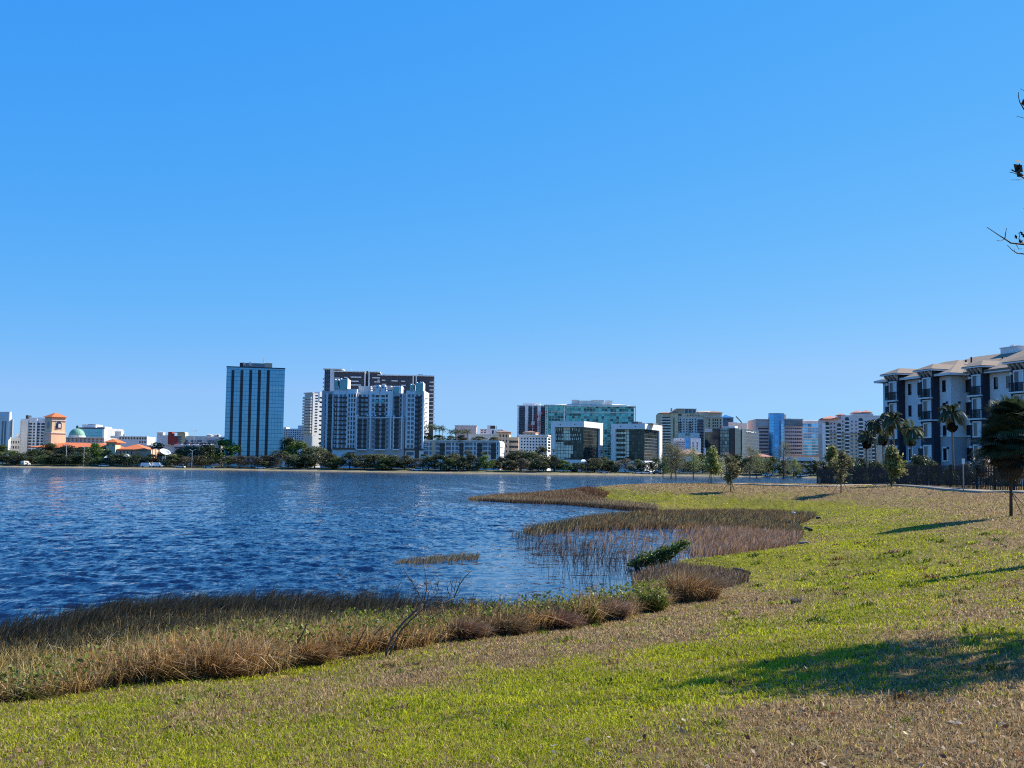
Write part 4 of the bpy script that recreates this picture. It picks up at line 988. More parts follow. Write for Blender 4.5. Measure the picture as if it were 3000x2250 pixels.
for p0, p1, r0 in ((2418, 2430, 1240), (2454, 2464, 1244), (2477, 2488, 1226), (2517, 2529, 1228), (2556, 2568, 1232)):
    fb(b, 'balcony_recess', WIN, p0, p1, r0, 1384, .42)
    k = 0
    while r0 + 8 + 10.6 * k < 1380:
        fb(b, 'balcony', W_WHITE, p0 - .5, p1 + .5, r0 + 6.5 + 10.6 * k, r0 + 10 + 10.6 * k, 1.5); k += 1
    arch(b, 'arched_window', 'f', b.fx((p0 + p1) / 2), (b.fx(p1) - b.fx(p0)) / 2, b.z(r0 + 4), b.z(r0 - 3), WIN, .45)
for p in (2436, 2446, 2470, 2497, 2509, 2537, 2548):
    for k in range(13):
        r = 1233 + 10.6 * k
        if p < 2465: r += 6
        fb(b, 'window', WIN if k < 5 else WINB, p - 1.6, p + 1.6, r, r + 4.2, .45)
# -- 31 small things between the towers and the lake
b = B('low_building', 'small building with pale orange roof under the pinkish office', 2206, 2262, 2263, 560, 0, 1338, depth=12)
b.body(W_PEACH); b.part('roof', MB().hip(b.fx(2203), b.fx(2265), -1, 13, b.z(1338), b.z(1329)), T_PINK)
b = B('parking_structure', 'dark open parking structure with pale blue roof near the fence end', 2306, 2384, 2385, 545, 0, 1340, depth=14)
b.body(W_GREY); fb(b, 'dark_opening', DARKM, 2309, 2377, 1350, 1357, .15); fb(b, 'dark_opening', DARKM, 2309, 2377, 1362, 1368, .15); fb(b, 'entrance_shade', DARKM, 2336, 2366, 1382, 1390, .15); fb(b, 'white_pier', W_WHITE, 2377, 2388, 1342, 1372, .4)
roofbox(b, 'roof_vault', W_GREY, 2312, 2330, 1338, 1342, 2, 6)
b = B('low_building', 'pale low block with coral roof line at the foot of the blue glass block', 2330, 2400, 2401, 570, 0, 1336, depth=10)
b.body(W_OFF); fb(b, 'roof_edge', T_PINK, 2328, 2402, 1334, 1337, .8, 9)
# ------------------------------------------------------------------ the five storey apartment block on the near bank
A_WHITE = surf('apartment_white_stucco', (.74, .73, .71), .9, var=.1, scale=.8, bump=.25, bscale=14)
A_GREY = surf('apartment_grey_stucco', (.40, .40, .41), .9, var=.12, scale=.8, bump=.3, bscale=14)
A_NAVY = surf('charcoal_navy_siding', (.036, .036, .052), .75, var=.15, scale=.6)
A_TRIM = surf('white_trim', (.80, .78, .74), .6, var=.05)
A_BRKT = surf('beige_brackets', (.55, .50, .44), .7)
A_ROOF = surf('brown_shingles', (.26, .20, .15), .95, var=.22, scale=2.2, bump=.3, bscale=10)
A_RAIL = surf('black_railing', (.02, .018, .02), .5)
A_PANE = surf('dark_pane', (.02, .025, .04), .06, metal=.2, var=.4, spec=.8)
A_BLIND = surf('pane_with_pale_blind', (.34, .48, .55), .12, metal=.15, var=.15, spec=.7)
b = B('apartment_building', 'five storey white apartment block with charcoal bays and brown hipped roof behind the dark fence', 2590, 3206, 3207, 129.8, 72.5, 1000, zb=1.6, depth=18)
Y2 = 2.6
xa, xj, xe = b.fx(2590), b.fx(2790), 2.0
ze = b.z(1112, 2660)                   # main eave
zband = b.z(1278, 2770)
ze2 = ze
for nm, mt, z0, z1 in (('wall', A_GREY, -1.5, zband), ('wall', A_WHITE, zband + .003, ze)):
    b.box(nm, mt, xa, xj, 0, 16, z0, z1)
    b.box(nm, mt, xj + .003, xe, Y2, 16.5, z0, z1)
b.box('band_course', A_TRIM, xa - .06, xj + .06, -.08, -.003, zband - .12, zband + .12)
b.box('band_course', A_TRIM, xj + .003, xj + .08, 0, Y2 - .01, zband - .12, zband + .12)
b.box('band_course', A_TRIM, xj + .1, xe, Y2 - .08, Y2 - .003, zband - .12, zband + .12)
# roofs
zr = ze + 3.65
b.part('roof', MB().hip(xa - .9, 26, 1.6, 19.4, ze + .35, zr, th=.3), A_ROOF)
b.part('roof', MB().hip(xa - .85, xj + .9, -.9, 14, ze + .2, ze + 2.9, rx=7.0, th=.3), A_ROOF)
b.part('fascia', MB().box(xa - .93, xj + .95, -.98, -.9, ze - .12, ze + .22).box(xa - 1.0, xa - .9, -.9, 14, ze - .12, ze + .22).box(xj + .9, xj + .98, -.9, Y2 - .9, ze - .12, ze + .22), A_TRIM)
b.part('fascia', MB().box(xj + .98, xe, Y2 - .98, Y2 - .9, ze - .12, ze + .30), A_TRIM)
b.box('soffit', A_TRIM, xj + .98, xe, Y2 - .9, Y2 - .003, ze - .1, ze + .02)
b.part('roof', MB().hip(xj - 1, xe + 30, Y2 - .9, 18.5, ze + .33, zr - .25, rx=2, th=.2), A_ROOF)
cx_ = b.fx(2980, 10.5)
ch = b.part('chimney_box', MB().box(cx_ - 2.2, cx_ + 1.2, 10, 12, zr - 1.2, zr + .6), A_TRIM)
b.part('chimney_cap', MB().box(cx_ - 2.3, cx_ + 1.3, 9.9, 12.1, zr + .6, zr + .75).box(cx_ - 1, cx_ - .2, 10.6, 11.4, zr + .75, zr + 1.05), A_TRIM, ch)
for p, py in ((2823, 1058), (2836, 1054), (2852, 1046), (2944, 1045)): q = b.fx(p, 7); b.part('roof_vent', MB().tube((q, 7, ze + 2), (q, 7, b.z(py, p, (q, 7))), .12, n=6), A_RAIL)
PLANK = {}
def window(x, z0, z1, w, y, split=True, bare=False):
    """framed window on a front wall; the pane is its own sub-part"""
    h = z1 - z0
    if bare:
        f = MB().box(x - w / 2 - .06, x + w / 2 + .06, y - .05, y + .02, z0 - .06, z1 + .06).build('window', A_BLIND if False else A_TRIM, b.root)
        MB().box(x - w / 2, x + w / 2, y - .08, y - .052, z0, z1).build('pane', A_PANE, f)
        return f
    m = MB()
    m.box(x - w / 2 - .18, x + w / 2 + .18, y - .14, y + .02, z1, z1 + .2).box(x - w / 2 - .18, x + w / 2 + .18, y - .16, y + .02, z0 - .18, z0)
    m.box(x - w / 2 - .18, x - w / 2, y - .12, y + .02, z0, z1).box(x + w / 2, x + w / 2 + .18, y - .12, y + .02, z0, z1)
    f = m.build('window', A_TRIM, b.root)
    MB().box(x - w / 2, x + (0.0 if split else w / 2), y - .05, y + .02, z0, z1).build('pane', A_PANE, f)
    if split:
        MB().box(x + .05, x + w / 2, y - .05, y + .02, z0, z1).build('pane', A_BLIND, f)
        MB().box(x, x + .05, y - .08, y + .02, z0, z1).build('mullion', A_TRIM, f)
    return f
def bay(p0, p1, p2, yb, floors=(True, True, False, False), off=False):
    """projecting charcoal bay: front from column p0 to p1, its right side ends at column p2 on the wall plane yb"""
    o = 1.15
    x0, x1 = b.fx(p0, yb - o), b.fx(p2, yb)
    zt = ze + .62
    b.box('bay', A_NAVY, x0, x1, yb - o, yb + 1.5, -1.5, zt)
    rf = b.part('bay_roof', MB().hip(x0 - .65, x1 + .65, yb - o - .75, yb + 7, zt + .32, zt + .32 + (x1 - x0 + 1.3) * .23, th=.1), A_ROOF)
    b.part('bay_eave', MB().box(x0 - .7, x1 + .7, yb - o - .8, yb + .9, zt + .06, zt + .21), A_TRIM)
    n = 4
    for i in range(n):
        xb = x0 + .2 + (x1 - x0 - .4) * i / (n - 1)
        b.part('bracket', MB().add([(xb - .09, yb - o - .01, zt - .75), (xb + .09, yb - o - .01, zt - .75), (xb - .09, yb - o - .01, zt), (xb + .09, yb - o - .01, zt), (xb - .09, yb - o - .66, zt), (xb + .09, yb - o - .66, zt), (xb - .09, yb - o - .6, zt - .2), (xb + .09, yb - o - .6, zt - .2)],
                                    [(0, 1, 3, 2), (2, 3, 5, 4), (4, 5, 7, 6), (6, 7, 1, 0), (0, 2, 4, 6), (1, 7, 5, 3)]), A_BRKT)
    xc = (x0 + x1) / 2
    zf = [ze - 3.2 + .15 - 3.2 * k for k in range(5)]          # floor levels from the top storey down
    yf = yb - o
    w = (x1 - x0) * .52
    for k in range(4):
        if floors[k]:
            window(xc + .1, zf[k] + .1, zf[k] + 2.65, w, yf)
            s = MB().box(xc - w * .9, xc + w * .9, yf - .55, yf, zf[k] - .22, zf[k] - .02).build('balcony', A_TRIM, b.root)
            r = MB().box(xc - w * .85, xc + w * .85, yf - .5, yf - .45, zf[k] + 1.12, zf[k] + 1.2).box(xc - w * .85, xc + w * .85, yf - .5, yf - .45, zf[k] + .02, zf[k] + .1)
            for i in range(15): q = xc - w * .83 + w * 1.66 * i / 14; r.box(q - .035, q + .035, yf - .5, yf - .46, zf[k] + .1, zf[k] + 1.12)
            for sx in (-.85, .83): r.box(xc + sx * w, xc + sx * w + .05, yf - .5, yf, zf[k] + 1.12, zf[k] + 1.2).box(xc + sx * w, xc + sx * w + .05, yf - .5, yf - .44, zf[k] + .02, zf[k] + 1.12)
            r.build('railing', A_RAIL, s)
        else:
            window(xc + .1, zf[k] + .75, zf[k] + 2.6, w * .95, yf)
            pass
        b.box('wall_lamp', A_TRIM, x0 + .12, x0 + .42, yf - .3, yf, zf[k] + 2.3, zf[k] + 2.6)
    b.box('side_band', A_TRIM, x1 + .003, x1 + .07, yb - o, yb - .01, zf[1] - .2, zf[1]) if not off else None
    # porch over the ground floor
    zp = zf[3] - .6
    b.part('porch_roof', MB().hip(x0 - .9, x1 + 1.0, yf - 1.9, yf + .3, zp - .35, zp + .5, th=.08), A_ROOF)
    b.part('porch_beam', MB().box(x0 - .75, x1 + .85, yf - 1.75, yf - 1.55, zp - .8, zp - .45).box(x0 - .75, x0 - .45, yf - 1.75, yf - 1.5, -1.2, zp - .8).box(x1 + .55, x1 + .85, yf - 1.75, yf - 1.5, -1.2, zp - .8), A_TRIM)
bay(2602, 2639, 2655, 0.0, (True, False, False, False))
bay(2700, 2740, 2757, 0.0)
bay(2845, 2888, 2905, Y2)
bay(2967, 3014, 3034, Y2)
zf = [ze - 3.2 + .15 - 3.2 * k for k in range(5)]
for p, y in ((2670, 0), (2771, 0), (2924, Y2), (2960, Y2)):
    for k in range(5):
        x = b.fx(p, y)
        if k < 3: window(x, zf[k] + .7, zf[k] + 2.35, .75, y, bare=True)
        else: window(x, zf[k] + .6, zf[k] + 2.3, .8, y, split=False)
for p, y in ((2601, 0), (2697, 0), (2840, Y2)):
    x = b.fx(p, y)
    for k in range(5): MB().box(x - .35, x + .35, y - .07, y + .02, zf[k] + .6, zf[k] + 2.4).build('shuttered_window', A_RAIL, b.root)
for k, p in ((1, 2779), (3, 2779)): b.box('wall_lamp', A_RAIL, b.fx(p) - .12, b.fx(p) + .12, -.18, 0, zf[k] + 2.2, zf[k] + 2.5)
for k in (1,): b.box('wall_lamp', A_RAIL, xj + .003, xj + .18, 1.2, 1.45, zf[k] + 2.2, zf[k] + 2.5)
APT = b

# ------------------------------------------------------------------ fence, footpath, sign on the near bank
F_DARK = surf('black_stained_pickets', (.028, .022, .02), .8, var=.5, scale=2)
fp = [at_d(2394, 131), at_d(2520, 116), at_d(2700, 98.5), at_d(2860, 87), at_d(3010, 80), at_d(3160, 74)]
fr = thing('picket_fence', 'long dark picket fence closing off the apartment block', 'fence', (*fp[0], gz1(*fp[0])))
def fpt(t):
    L = [math.dist(fp[i], fp[i + 1]) for i in range(len(fp) - 1)]
    for i, l in enumerate(L):
        if t <= l: return (fp[i][0] + (fp[i + 1][0] - fp[i][0]) * t / l, fp[i][1] + (fp[i + 1][1] - fp[i][1]) * t / l)
        t -= l
    return fp[-1]
LT = sum(math.dist(fp[i], fp[i + 1]) for i in range(len(fp) - 1))
ox, oy, oz = fr.location
npan = 22
for i in range(npan + 1):
    x, y = fpt(LT * i / npan); z = gz1(x, y)
    MB().box(x - .06 - ox, x + .06 - ox, y - .06 - oy, y + .06 - oy, z - .3 - oz, z + 1.85 - oz).build('post', F_DARK, fr)
    if i == npan: break
    pk, rl = MB(), MB()
    n = 11
    for k in range(n):
        x, y = fpt(LT * (i + (k + .5) / n) / npan); z = gz1(x, y) - oz
        hh = 1.72 + (.06 if k % 2 else 0)
        pk.add([(x - .05 - ox, y - .07 - oy, z), (x - .05 - ox, y + .07 - oy, z), (x - .05 - ox, y + .07 - oy, z + hh), (x - .05 - ox, y - oy, z + hh + .1), (x - .05 - ox, y - .07 - oy, z + hh),
                (x - .03 - ox, y - .07 - oy, z), (x - .03 - ox, y + .07 - oy, z), (x - .03 - ox, y + .07 - oy, z + hh), (x - .03 - ox, y - oy, z + hh + .1), (x - .03 - ox, y - .07 - oy, z + hh)],
               [(0, 1, 2, 3, 4), (9, 8, 7, 6, 5)] + [(j, j + 5, (j + 1) % 5 + 5, (j + 1) % 5) for j in range(5)])
    pk.build('picket_panel', F_DARK, fr)
    (x0, y0), (x1, y1) = fpt(LT * i / npan), fpt(LT * (i + 1) / npan)
    for h in (.35, 1.4): rl.tube((x0 - ox, y0 - oy, gz1(x0, y0) + h - oz), (x1 - ox, y1 - oy, gz1(x1, y1) + h - oz), .035, n=4)
    rl.build('rail', F_DARK, fr)
CONC = surf('pale_concrete', (.26, .215, .155), .9, var=.2, scale=1.5)
pts = [on_ground(*q) for q in ((2098, 1417), (2160, 1419), (2240, 1421.5), (2330, 1424), (2420, 1425.5))]
pts = [(p.x, p.y) for p in pts]
pts += [at_d(2560, 104), at_d(2700, 93), at_d(2850, 82.5), at_d(3000, 76), at_d(3200, 70)]
V, Fq = [], []
fine = []
for i in range(len(pts) - 1):
    for t in np.linspace(0, 1, 14)[:-1]: fine.append((pts[i][0] + (pts[i + 1][0] - pts[i][0]) * t, pts[i][1] + (pts[i + 1][1] - pts[i][1]) * t))
fine.append(pts[-1])
for i, (x, y) in enumerate(fine):
    q = fine[min(i + 1, len(fine) - 1)]; p = fine[max(i - 1, 0)]
    tx, ty = q[0] - p[0], q[1] - p[1]; l = math.hypot(tx, ty); nx, ny = -ty / l, tx / l
    for s in (-.95, .95): V.append((x + nx * s, y + ny * s, gz1(x + nx * s, y + ny * s) + .09))
    for s in (-.95, .95): V.append((x + nx * s, y + ny * s, gz1(x + nx * s, y + ny * s) - .15))
for i in range(len(fine) - 1):
    k = i * 4
    Fq += [(k, k + 1, k + 5, k + 4), (k, k + 4, k + 6, k + 2), (k + 1, k + 3, k + 7, k + 5)]
tag(link('path', np_mesh('path', np.array(V), np.array(Fq)), CONC), 'pale narrow footpath along the lake and the fence', 'path', kind='structure')
# sign post
p = on_ground(2823, 1440); sg = thing('signpost', 'white blank backed sign on thin grey post before the fence', 'sign', p)
pm = 3200 / p.y
MB().tube((0, 0, -.2), (0, 0, 96 / pm), .045, .045, 6).build('post', GREYM, sg)
MB().box(-4.2 / pm, 4.2 / pm, -.06, -.03, 80 / pm, 96 / pm).build('sign_panel', A_TRIM, sg)
p = on_ground(2373, 1416); wb_ = thing('marker_board', 'small white leaning board beside the left end of the fence', 'board', p)
MB().add([(-.25, 0, 0), (-.05, 0, 0), (.3, .05, .42), (.12, .05, .45), (-.25, .04, 0), (-.05, .04, 0), (.3, .09, .42), (.12, .09, .45)], [(0, 1, 2, 3), (7, 6, 5, 4), (0, 4, 5, 1), (1, 5, 6, 2), (2, 6, 7, 3), (3, 7, 4, 0)]).build('board', A_TRIM, wb_)
MB().lathe([(.13, .40), (.16, .5), (.1, .58)], 8, .2, .05).build('cap', A_TRIM, wb_)
# ------------------------------------------------------------------ plants: generators
BARK = surf('brown_bark', (.13, .10, .075), .95, var=.3, scale=4, bump=.4, bscale=20)
BARKG = surf('grey_palm_trunk', (.20, .17, .14), .95, var=.3, scale=3, bump=.4, bscale=12)
BARKD = surf('dark_dead_wood', (.07, .055, .045), .95, var=.3, scale=5)
STAKE = surf('timber_stake', (.22, .16, .10), .9)
LEAF = leafmat('tree_leaves', .30)
LEAFN = leafmat('near_leaves', .40, var=.12)
PALM = leafmat('palm_leaves', .25, rough=.6, spec=.15)
BLADE = leafmat('grass_blades', .40, rough=.55, var=.0, spec=.15)
REED = leafmat('reed_blades', .30, rough=.6, var=.0, spec=.15)

def unitv(g, n):
    v = g.normal(size=(n, 3)); return v / np.linalg.norm(v, axis=1, keepdims=True)
def cards(g, P, size, cols, out=None, asp=0.55, up=0.25):
    """leaf-shaped quads at P; out: preferred facing"""
    n = len(P)
    nr = unitv(g, n)
    if out is not None: nr = nr + out * 0.9
    nr[:, 2] += up
    nr /= np.linalg.norm(nr, axis=1, keepdims=True)
    t = np.cross(nr, unitv(g, n)); t /= np.maximum(np.linalg.norm(t, axis=1, keepdims=True), 1e-6)
    b_ = np.cross(nr, t)
    s = (size * g.uniform(.6, 1.4, n))[:, None]
    V = np.stack([P - t * s, P - b_ * s * asp + t * s * .1, P + t * s, P + b_ * s * asp + t * s * .1], 1).reshape(-1, 3)
    F = np.arange(4 * n).reshape(n, 4)
    return V, F, np.repeat(cols, 4, 0)
def pick(g, pal, n, var=.35):
    pal = np.array(pal); c = pal[g.integers(0, len(pal), n)]
    return c * g.uniform(1 - var, 1 + var, (n, 1))
def merge(parts):
    V, F, C, k = [], [], [], 0
    for v, f, c in parts: V.append(v); F.append(f + k); C.append(c); k += len(v)
    return np.concatenate(V), np.concatenate(F), np.concatenate(C)
def crown(seed, clumps, per, size, pal, up=.25, asp=.55):
    """leaf clumps (x, y, z, r): most leaves near each clump's skin; lower and inner clumps keep their own tone"""
    g = np.random.default_rng(seed); out = []
    for (x, y, z, r) in clumps:
        n = max(8, int(per * r * r))
        d = unitv(g, n); rad = r * g.uniform(.35, 1.0, n) ** .6
        P = np.array([x, y, z]) + d * rad[:, None] * np.array([1, 1, .8])
        tone = g.uniform(.7, 1.3)
        out.append(cards(g, P, size, pick(g, pal, n) * tone, d, asp, up))
    return merge(out)
GRN = [(0.076, 0.111, 0.031), (0.102, 0.136, 0.034), (0.060, 0.093, 0.034), (0.128, 0.153, 0.043)]
OLV = [(0.120, 0.120, 0.048), (0.096, 0.104, 0.045), (0.144, 0.136, 0.064), (0.080, 0.088, 0.040)]
BRT = [(0.112, 0.192, 0.032), (0.144, 0.224, 0.040), (0.080, 0.144, 0.032)]
GRY = [(0.135, 0.121, 0.081), (0.108, 0.095, 0.068), (0.162, 0.142, 0.101), (0.081, 0.081, 0.054)]
DRK = [(0.051, 0.071, 0.031), (0.043, 0.061, 0.031), (0.068, 0.085, 0.034)]
# far broadleaf trees, unit size: 1 wide, 1 high
PROTO = {}
def broad_proto(kind, v):
    k = (kind, v)
    if k in PROTO: return PROTO[k]
    g = np.random.default_rng(100 + v * 7 + len(kind))
    cl = []
    nC = 34 if kind != 'GRY' else 24
    lo = {'DRK': .10, 'OLV': .14, 'GRN': .12, 'BRT': .18, 'GRY': .2}[kind]
    for i in range(nC):
        a, h = g.uniform(0, 6.28), g.uniform(0, 1)
        rr_ = math.sqrt(max(0, 1 - (h * 1.5 - .5) ** 2)) * g.uniform(.35, 1.0) * .42
        cl.append((rr_ * math.cos(a), rr_ * math.sin(a), lo + (.88 - lo) * h, g.uniform(.11, .2)))
    pal = {'GRN': GRN, 'OLV': OLV, 'BRT': BRT, 'GRY': GRY, 'DRK': DRK}[kind]
    V, F, C_ = crown(200 + v + 13 * len(kind) + ord(kind[0]), cl, 4200 if kind != 'GRY' else 3000, .027, pal)
    me = np_mesh('crown', V, F, C_); me.materials.append(LEAF)
    m = MB().path([(0, 0, -.05), (.01, 0, .15), (-.01, .01, .35), (.02, 0, .6)], [.022, .018, .014, .006], 6)
    for i in range(5):
        a = g.uniform(0, 6.28); m.path([(0, 0, .2 + .05 * i), (.13 * math.cos(a), .13 * math.sin(a), .4 + .05 * i), (.26 * math.cos(a), .26 * math.sin(a), .55 + .05 * i)], [.011, .008, .004], 5)
    PROTO[k] = (me, m.mesh('trunk', BARK, True))
    return PROTO[k]
def fan_palm_mesh(seed, pal, n=26, r=1.35, skirt=6, leaflets=13, lw=.035):
    """cabbage palm head: fan leaves on stalks around a point, metres"""
    g = np.random.default_rng(seed); Vs, Fs, Cs = [], [], []; k = 0
    for i in range(n + skirt):
        a = g.uniform(0, 6.28); el = math.radians(g.uniform(-25, 85) if i < n else g.uniform(-80, -45))
        d = np.array([math.cos(a) * math.cos(el), math.sin(a) * math.cos(el), math.sin(el)])
        L = r * g.uniform(.75, 1.05) * (.85 if i >= n else 1)
        base = d * L * .45
        side = np.cross(d, [0, 0, 1.0]); side /= max(np.linalg.norm(side), 1e-6); upv = np.cross(side, d)
        col = np.array(pal[g.integers(0, len(pal))]) * g.uniform(.7, 1.35) if i < n else np.array((.16, .12, .07)) * g.uniform(.6, 1.2)
        for j in range(leaflets):
            t = -1 + 2 * j / (leaflets - 1)
            dd = d * math.cos(t * 1.35) + side * math.sin(t * 1.35); dd = dd - upv * .12 * abs(t); dd[2] -= .18
            tip = base + dd * L * .62 * (1 - .25 * abs(t)); tip[2] -= .06 * L
            mid = base + dd * L * .34
            w_ = lw * r * (np.cross(dd, upv) / max(np.linalg.norm(np.cross(dd, upv)), 1e-6))
            Vs += [base, mid - w_, tip, mid + w_]; Fs.append([k, k + 1, k + 2, k + 3]); Cs += [col] * 4; k += 4
        Vs += [d * .02, d * .02 + side * .02, base + side * .02, base]; Fs.append([k, k + 1, k + 2, k + 3]); Cs += [col * .8] * 4; k += 4
    return np.array(Vs), np.array(Fs), np.array(Cs)
def feather_palm_mesh(seed, pal, n=13, L=2.2, wind=.35, lw=.055, nl=22):
    """royal palm head: arching feather fronds, combed to the right by the wind"""
    g = np.random.default_rng(seed); Vs, Fs, Cs = [], [], []; k = 0
    for i in range(n):
        a = 6.283 * i / n + g.uniform(-.25, .25); el = math.radians(g.uniform(5, 78)); l = L * g.uniform(.8, 1.1)
        p = np.array([0., 0., 0.]); d = np.array([math.cos(a) * math.cos(el), math.sin(a) * math.cos(el), math.sin(el)])
        col = np.array(pal[g.integers(0, len(pal))]) * g.uniform(.7, 1.3)
        pts = [p.copy()]
        for s in range(nl):
            d = d + np.array([wind * .045, 0, -.085 - .02 * (s / nl)]); d /= np.linalg.norm(d); p = p + d * l / nl; pts.append(p.copy())
            side = np.cross(d, [0, 0, 1.]); side /= max(np.linalg.norm(side), 1e-6)
            ll = l * .30 * math.sin(math.pi * min(1, (s + 2.5) / (nl + 2))) ** .7
            for sg_ in (-1, 1):
                e = side * sg_ * .8 + d * .55 + np.array([wind * .25, 0, -.45]); e /= np.linalg.norm(e)
                tip = p + e * ll; w_ = d * lw * .5; m = p + e * ll * .45
                Vs += [p - w_ * .4, m - w_, tip, m + w_]; Fs.append([k, k + 1, k + 2, k + 3]); Cs += [col * g.uniform(.8, 1.2)] * 4; k += 4
        for s in range(nl):
            u = np.array([0, 0, .02])
            Vs += [pts[s] - u, pts[s + 1] - u, pts[s + 1] + u, pts[s] + u]; Fs.append([k, k + 1, k + 2, k + 3]); Cs += [col * .9] * 4; k += 4
    return np.array(Vs), np.array(Fs), np.array(Cs)

# ------------------------------------------------------------------ trees along the far shore
LAND = [(0, 60, 'left of the grey balconied tower'), (60, 200, 'below the clock tower'), (200, 340, 'below the orange hall roof'), (340, 480, 'before the right wing of the orange hall'),
        (480, 652, 'before the red and white shopping hall'), (652, 830, 'at the foot of the blue glass tower'), (830, 935, 'before the white hotel'), (935, 1090, 'before the left half of the white condominium'),
        (1090, 1240, 'before the right half of the white condominium'), (1240, 1480, 'before the roof garden annex'), (1480, 1612, 'before the pale six storey block'), (1612, 1775, 'before the left white cube'),
        (1775, 1945, 'before the right white cube'), (1945, 2070, 'behind the saplings below the tan condominium'), (2070, 2215, 'behind the saplings below the smoked glass office'), (2215, 2400, 'behind the saplings below the pinkish office'),
        (2400, 2600, 'behind the dark fence')]
ORD = ['first', 'second', 'third', 'fourth', 'fifth', 'sixth', 'seventh', 'eighth', 'ninth', 'tenth', 'eleventh', 'twelfth']
TREES = [  # column, width px, top row, kind, depth offset
    (8, 62, 1306, 'GRN', 30), (40, 50, 1322, 'GRN', 10), (100, 66, 1318, 'DRK', 22), (150, 80, 1302, 'OLV', 34), (190, 70, 1306, 'DRK', 28), (232, 70, 1316, 'DRK', 22), (276, 62, 1302, 'BRT', 30), (312, 44, 1318, 'GRN', 20),
    (20, 46, 1336, 'DRK', 4), (62, 58, 1330, 'DRK', 3), (132, 50, 1334, 'GRN', 5), (168, 62, 1330, 'DRK', 6), (205, 56, 1334, 'DRK', 4), (246, 56, 1332, 'DRK', 6), (290, 40, 1340, 'GRN', 5),
    (330, 52, 1332, 'DRK', 5), (366, 52, 1330, 'GRN', 7), (402, 56, 1334, 'DRK', 5), (440, 50, 1332, 'DRK', 7), (478, 56, 1326, 'OLV', 14),
    (500, 46, 1332, 'OLV', 5), (520, 48, 1318, 'OLV', 26), (560, 84, 1308, 'OLV', 30), (606, 66, 1304, 'DRK', 26), (648, 108, 1292, 'BRT', 34), (590, 54, 1336, 'OLV', 6), (548, 46, 1338, 'GRY', 4),
    (668, 58, 1338, 'GRY', 5), (700, 62, 1335, 'GRY', 7), (738, 60, 1337, 'GRY', 5), (775, 56, 1336, 'OLV', 6), (812, 56, 1330, 'GRY', 10),
    (846, 54, 1284, 'DRK', 32), (876, 64, 1296, 'BRT', 28), (862, 64, 1334, 'OLV', 4), (922, 96, 1310, 'OLV', 16), (900, 60, 1330, 'DRK', 6),
    (962, 60, 1330, 'OLV', 8), (1024, 70, 1329, 'DRK', 7), (988, 48, 1340, 'GRN', 3), (1068, 62, 1334, 'OLV', 5),
    (1104, 74, 1332, 'OLV', 8), (1148, 84, 1336, 'DRK', 5), (1186, 60, 1336, 'OLV', 8), (1222, 48, 1344, 'GRY', 12), (1128, 60, 1342, 'GRN', 2),
    (1256, 54, 1338, 'DRK', 5), (1290, 66, 1334, 'DRK', 7), (1334, 62, 1330, 'OLV', 9), (1316, 50, 1344, 'GRN', 3), (1358, 48, 1340, 'DRK', 4), (1385, 48, 1333, 'DRK', 8), (1424, 46, 1337, 'BRT', 8), (1446, 36, 1348, 'OLV', 14),
    (1468, 40, 1340, 'DRK', 16), (1506, 70, 1326, 'DRK', 18), (1524, 72, 1322, 'OLV', 22), (1560, 60, 1324, 'OLV', 20), (1592, 60, 1312, 'OLV', 26), (1528, 56, 1346, 'GRY', 6), (1496, 40, 1350, 'OLV', 4), (1578, 44, 1348, 'DRK', 5),
    (1624, 46, 1338, 'DRK', 6), (1652, 50, 1350, 'BRT', 5), (1690, 40, 1356, 'DRK', 4), (1722, 48, 1348, 'DRK', 6), (1742, 56, 1344, 'OLV', 10), (1766, 44, 1340, 'OLV', 12),
    (1796, 48, 1350, 'DRK', 5), (1832, 64, 1346, 'GRY', 6), (1866, 52, 1348, 'GRN', 8), (1896, 42, 1354, 'GRY', 5), (1922, 40, 1342, 'DRK', 14),
    (1954, 48, 1346, 'DRK', 8), (1990, 56, 1344, 'DRK', 10), (2030, 50, 1350, 'GRN', 8), (2058, 48, 1332, 'DRK', 14),
    (2086, 48, 1340, 'DRK', 10), (2120, 62, 1334, 'DRK', 12), (2160, 58, 1334, 'DRK', 14), (2196, 56, 1342, 'DRK', 8),
    (2232, 56, 1346, 'DRK', 8), (2264, 56, 1340, 'GRN', 12), (2298, 44, 1350, 'DRK', 8), (2342, 30, 1358, 'DRK', 6), (2384, 36, 1350, 'DRK', 6), (2404, 46, 1352, 'DRK', 10),
    (2440, 48, 1362, 'DRK', 8), (2478, 56, 1336, 'OLV', 12), (2520, 60, 1344, 'DRK', 10), (2560, 56, 1352, 'DRK', 8)]
WORD = {'GRN': 'mid green leafy tree', 'OLV': 'dull olive brown tree', 'BRT': 'bright green leafy tree', 'GRY': 'thin greyish half bare tree', 'DRK': 'dark green dense tree'}
trng = random.Random(3)
ENTRIES = []
for (px, wpx, top, kind, off) in TREES: ENTRIES.append([px, wpx, top, kind, off, 'tree'])
